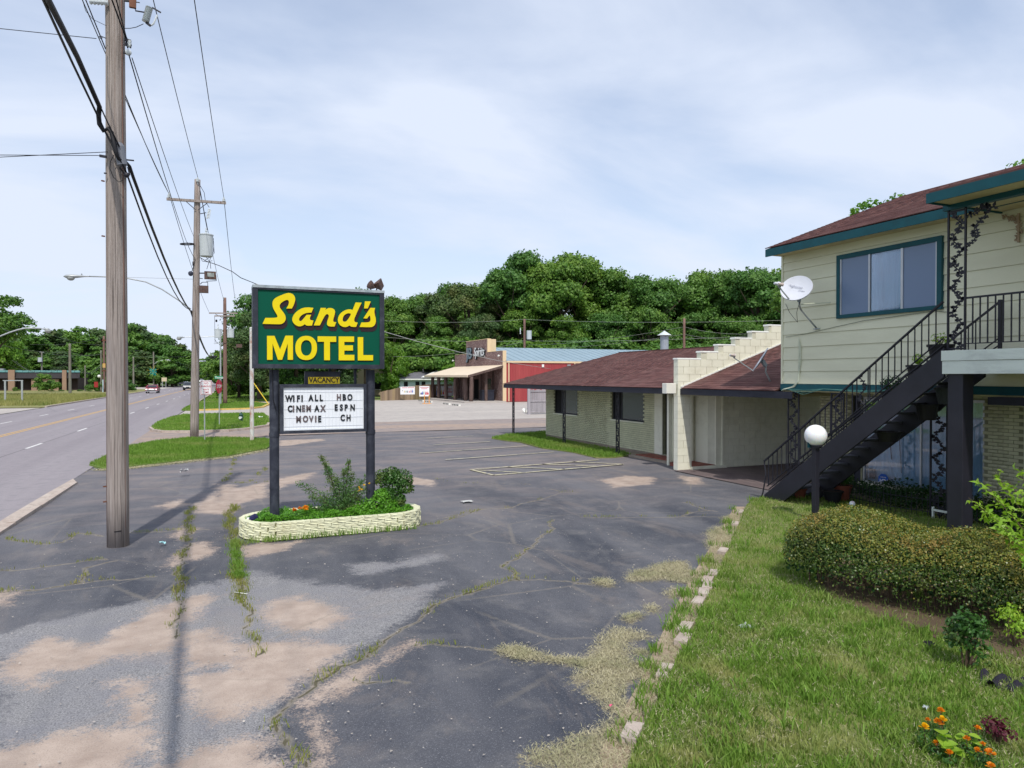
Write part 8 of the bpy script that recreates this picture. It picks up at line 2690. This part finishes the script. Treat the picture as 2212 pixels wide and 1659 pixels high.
def trunk_mesh(seed, h, r, boughs=7, Rr_=4):
    rnd = random.Random(seed); m = MB()
    m.tube([(0, 0, -.2), (rnd.uniform(-.1, .1), rnd.uniform(-.1, .1), h * .3), (rnd.uniform(-.3, .3), rnd.uniform(-.3, .3), h * .62), (rnd.uniform(-.4, .4), rnd.uniform(-.4, .4), h * .85)], [r * 1.25, r, r * .7, r * .3], 9)
    for k in range(boughs):
        a = k * 2.4 + rnd.random(); z = h * rnd.uniform(.22, .55); L = Rr_ * rnd.uniform(.5, .8)
        m.tube([(0, 0, z), (math.cos(a) * L * .5, math.sin(a) * L * .5, z + L * .45), (math.cos(a) * L, math.sin(a) * L, z + L * .95)], [r * .5, r * .33, r * .12], 6)
    return m.mesh('trunk', MAT_BARK)


VAR = []
for s_, (Rr_, z0, z1, nb, nl, leaf, mat) in enumerate([(5.8, 1.0, 18.5, 34, 30000, .40, MAT_T1), (5.2, .8, 17.5, 30, 26000, .40, MAT_T1), (6.4, 1.2, 18.0, 38, 32000, .40, MAT_T1), (4.8, .8, 17.0, 28, 24000, .34, MAT_T2), (5.6, .6, 16.5, 32, 26000, .38, MAT_T2)]):
    VAR.append((crown_mesh('crown', 100 + s_, Rr_, z0, z1, nb, nl, leaf, mat), trunk_mesh(s_, z1, .32, 8, Rr_), z1))
LOWV = (crown_mesh('crown', 200, 3.6, .1, 6.2, 26, 12000, .34, MAT_T1), trunk_mesh(9, 6, .14, 5, 2.5), 6.2)
LOWL = (crown_mesh('crown', 201, 3.4, .1, 7.0, 26, 11000, .34, MAT_T3), trunk_mesh(10, 6, .14, 5, 2.5), 7.0)
BUSH = (crown_mesh('crown', 202, 2.2, -.2, 3.0, 16, 6500, .24, MAT_T1), None, 3.0)
FARV_ = [(crown_mesh('crown', 300 + k, 6.0, .2, 16.0, 34, 9000, .75, (MAT_T1, MAT_T2, MAT_T1)[k]), trunk_mesh(20 + k, 15, .3, 5, 4), 16.0) for k in range(3)]
rt = random.Random(99)


def tree(label, x, y, h, var, group=None, name='tree', cat='tree', wide=1.0):
    e = empty(name, (x, y, 0), label, cat, group, rz=rt.uniform(0, 6.28))
    cm, tm, H = var
    k = h / H
    e.scale = (k * wide, k * wide, k)
    o = bpy.data.objects.new('crown' if name == 'tree' else 'foliage', cm); COL.objects.link(o); o.parent = e
    if tm:
        o = bpy.data.objects.new('trunk', tm); COL.objects.link(o); o.parent = e
    return e


def tree_px(label, px, ptop, dpt, var, **k):
    q = atD(px, ptop, dpt)
    return tree(label, q.x, q.y, q.z, var, **k)


W_ = 'trees of the wood behind the store'
LMK = [(845, 'beside the right edge of the motel sign'), (880, 'above the left end of the blue house'), (905, 'above the thin brown pole'), (938, 'above the ridge of the blue house'), (975, 'above the left end of the store canopy'), (1005, 'above the far end of the store front'),
       (1032, 'above the store lettering'), (1060, 'above the high store parapet'), (1090, 'above the store corner trim'), (1115, 'left of the transformer pole'), (1150, 'right of the transformer pole'), (1190, 'above the left part of the metal roof'),
       (1230, 'above the middle of the metal roof'), (1270, 'above the right part of the metal roof'), (1310, 'above the top of the hip of the low wing'), (1350, 'above the left part of the brown ridge'), (1395, 'left of the roof vent pipe'), (1440, 'above the roof vent pipe'),
       (1478, 'behind the pole right of the vent pipe'), (1520, 'above the right part of the brown ridge'), (1560, 'above the lowest step of the block wall'), (1600, 'above the middle steps of the block wall'), (1645, 'above the top steps of the block wall'), (1690, 'at the left edge of the siding'), (1740, 'mostly behind the siding')]


def lmk(x): return min(LMK, key=lambda q_: abs(q_[0] - x))[1]


sky_pts = [(838, 628), (862, 622), (897, 624), (930, 622), (955, 606), (978, 592), (1010, 589), (1046, 590), (1078, 580), (1100, 560), (1135, 540), (1170, 538), (1212, 534), (1250, 541), (1275, 562), (1302, 578), (1335, 577), (1370, 576), (1404, 580), (1445, 584), (1482, 579), (1525, 573), (1565, 577), (1600, 568), (1640, 558), (1680, 556), (1725, 555)]
for i, (x, y) in enumerate(sky_pts):
    if i % 2 == 0 or 1090 < x < 1260:
        v = VAR[3 + (i // 2) % 2] if 940 < x < 1080 else VAR[i % 3]
        tree_px(('tall dense green tree of the wood ' if v not in VAR[3:] else 'tall greyish green tree of the wood ') + lmk(x), x, y + 2, 119 + (i % 3) * 5, v, group=W_ if v not in VAR[3:] else 'greyish trees of the wood')
    else:
        tree_px('tree showing between the tall crowns ' + lmk(x), x, y + 10, 132, VAR[(i + 1) % 3], group=W_)
for i in range(10):
    x = 850 + i * 92
    tree_px('lower tree of the wood ' + lmk(x), x, 664 + 16 * math.sin(i * 1.9), 113 + (i % 2) * 3, VAR[i % 3] if x > 1080 or x < 950 else VAR[3], group='lower trees at the front of the wood')
for i in range(20):
    x = 830 + i * 46
    tree_px('understorey bush of the wood ' + lmk(x), x, 744 + 12 * math.sin(i * 2.7), 110, LOWV, group='understorey of the wood', name='bush', cat='bush', wide=1.35)
tree_px('bright green young tree right of the motel sign', 846, 742, 101.5, LOWL, wide=.72)
tree_px('bright green young tree behind the blue house', 880, 762, 108, LOWL)
tree_px('bright bush on the slope left of the store parapet', 1000, 778, 104, LOWL, name='bush', cat='bush', wide=1.5)
# street trees left of the sign
tree_px('tall dark tree whose edge shows left of the motel sign', 560, 611, 86, VAR[2])
tree_px('tall tree behind the left half of the motel sign', 640, 618, 90, VAR[0])
tree_px('tall tree behind the middle of the motel sign', 720, 622, 94, VAR[3])
tree_px('tall tree hidden behind the right part of the motel sign', 790, 622, 96, VAR[1])
tree_px('mid green tree between the brown pole and the sign', 545, 655, 80, VAR[4])
tree_px('low spreading tree by the brown pole beside the road', 516, 745, 92, LOWV, wide=1.1)
tree_px('low tree farther along the road right of the brown pole', 500, 772, 112, LOWV, wide=1.2)
for i, x in enumerate((560, 610, 655, 700)):
    tree_px('low leafy tree under the motel sign in the background', x, 770 + 6 * (i % 2), 99 + 3 * (i % 2), LOWV, group='low trees seen under the sign', wide=1.2)
# left treeline
LT = 'trees of the long treeline across the road'
LL = ['cut by the left frame edge', 'above the teal roof edge at the far left', 'above the left brick pier', 'above the lamp head at the left', 'left of the small tank transformer', 'right of the small tank transformer', 'above the greenish pole', 'between the greenish and the brown pole', 'hidden behind the near utility pole',
      'at the right side of the near utility pole', 'above the grey pole', 'left of the banner pole', 'above the banner', 'at its right end']
LL2 = ['beyond the left frame edge', 'at the very left', 'above the left brick pier', 'behind the frame of posts', 'above the dark mansard', 'below the tank transformer', 'behind the greenish pole', 'right of the greenish pole', 'behind the brown pole', 'behind the near utility pole', 'just right of the near utility pole', 'behind the grey pole', 'left of the banner', 'behind the maroon car', 'behind the far notice board']
lp = [(-30, 712), (8, 716), (40, 722), (70, 706), (105, 712), (140, 704), (175, 706), (215, 708), (250, 704), (285, 698), (310, 700), (335, 712), (360, 728), (380, 742)]
for i, (x, y) in enumerate(lp):
    tree_px('dense green tree of the long treeline ' + LL[i], x, y, 205 + (i % 3) * 8, FARV_[i % 3], group=LT, wide=1.25)
for i in range(15):
    x = -20 + i * 28
    tree_px('lower tree at the front of the long treeline ' + LL2[i], x, 757 + 10 * math.sin(i * 2.1), 192 + (i % 2) * 4, FARV_[(i + 1) % 3], group='lower front trees of the long treeline', wide=1.7)
for i in range(12):
    tree_px('distant tree where the road disappears', 398 + i * 12, 778 + 4 * math.sin(i * 1.7) - (6 if i > 8 else 0), 420 + 12 * (i % 3), FARV_[i % 3], group='distant trees at the end of the road', wide=1.6)
for i in range(7):
    tree_px('tree beside the far stretch of the road', 470 + i * 10, 760 - i * 4, 240 - i * 16, FARV_[i % 3], group='trees beside the far stretch of the road', wide=1.3)
# trees beyond what the frame shows of the wood, so the horizon stays closed
for i in range(16):
    tree(('far tree on the horizon'), 60 + i * 9, 60 + (i % 4) * 6 - i * 2, 15 + (i % 3), VAR[i % 3], group='far trees behind the motel')
for i in range(14):
    tree('far tree left of the field', -62 - (i % 3) * 5, 60 + i * 10, 14, FARV_[i % 3], group='far trees beyond the field', wide=1.2)
# bushes by the tan building
for lb, x, y, d_, w in (('round green bush in front of the tan brick wall', 95, 806, 131, 1.0), ('low bush at the left post of the empty frame', 33, 836, 136, 1.2), ('dark bush left of the greenish pole', 200, 817, 134, .9), ('broad bush right of the greenish pole', 236, 814, 134, 1.3), ('bush nearest the left side of the near utility pole', 272, 820, 136, 1.3), ('round clipped looking bush right of the near utility pole', 305, 822, 190, 1.3), ('small tree rising above the tan building end', 216, 772, 165, 1.0)):
    tree_px(lb, x, y, d_, BUSH, name='bush', cat='bush', wide=w)
for i in range(8):
    tree_px('low undergrowth bush along the foot of the tan building', 112 + i * 20, 841, 137, BUSH, name='bush', cat='bush', wide=2.2, group='undergrowth at the tan building')
# big tree cut by the left frame edge
bt_ = crown_mesh('crown', 400, 4.9, 6.0, 15.0, 40, 15000, .36, MAT_T1, .95, (.16, .28), .15)
q = atD(-42, 600, 98)
e = empty('tree', (q.x, q.y, 0), 'loose crowned tree cut by the left frame edge', 'tree'); k = q.z / 14.4; e.scale = (k, k, k)
for nm, me_ in (('crown', bt_), ('trunk', trunk_mesh(50, 14, .3, 9, 4.5))):
    o = bpy.data.objects.new(nm, me_); COL.objects.link(o); o.parent = e
tree_px('bright yellow green tree low at the left frame edge', -6, 704, 176, LOWL, wide=.8)
tree_px('bright yellow green tree behind the left end of the tan building', 14, 742, 182, LOWL)
# crowns above the motel roof
spr = crown_mesh('crown', 500, 3.2, 7, 13.8, 22, 3000, .26, MAT_T3, .9, (.14, .26), .2)
for lb, x, y, d_ in (('leafy tree tips above the main roof, left one', 1900, 410, 36), ('leafy tree tips above the roof beside the porch roof corner', 1985, 400, 36), ('leafy tree tip above the porch roof at the right frame edge', 2206, 322, 34)):
    q = atD(x, y, d_)
    e = empty('tree', (q.x, q.y, 0), lb, 'tree', rz=rt.uniform(0, 6)); k = q.z / 13.6; e.scale = (k, k, k)
    for nm, me_ in (('crown', spr), ('trunk', trunk_mesh(51, 13, .2, 9, 3.5))):
        o = bpy.data.objects.new(nm, me_); COL.objects.link(o); o.parent = e
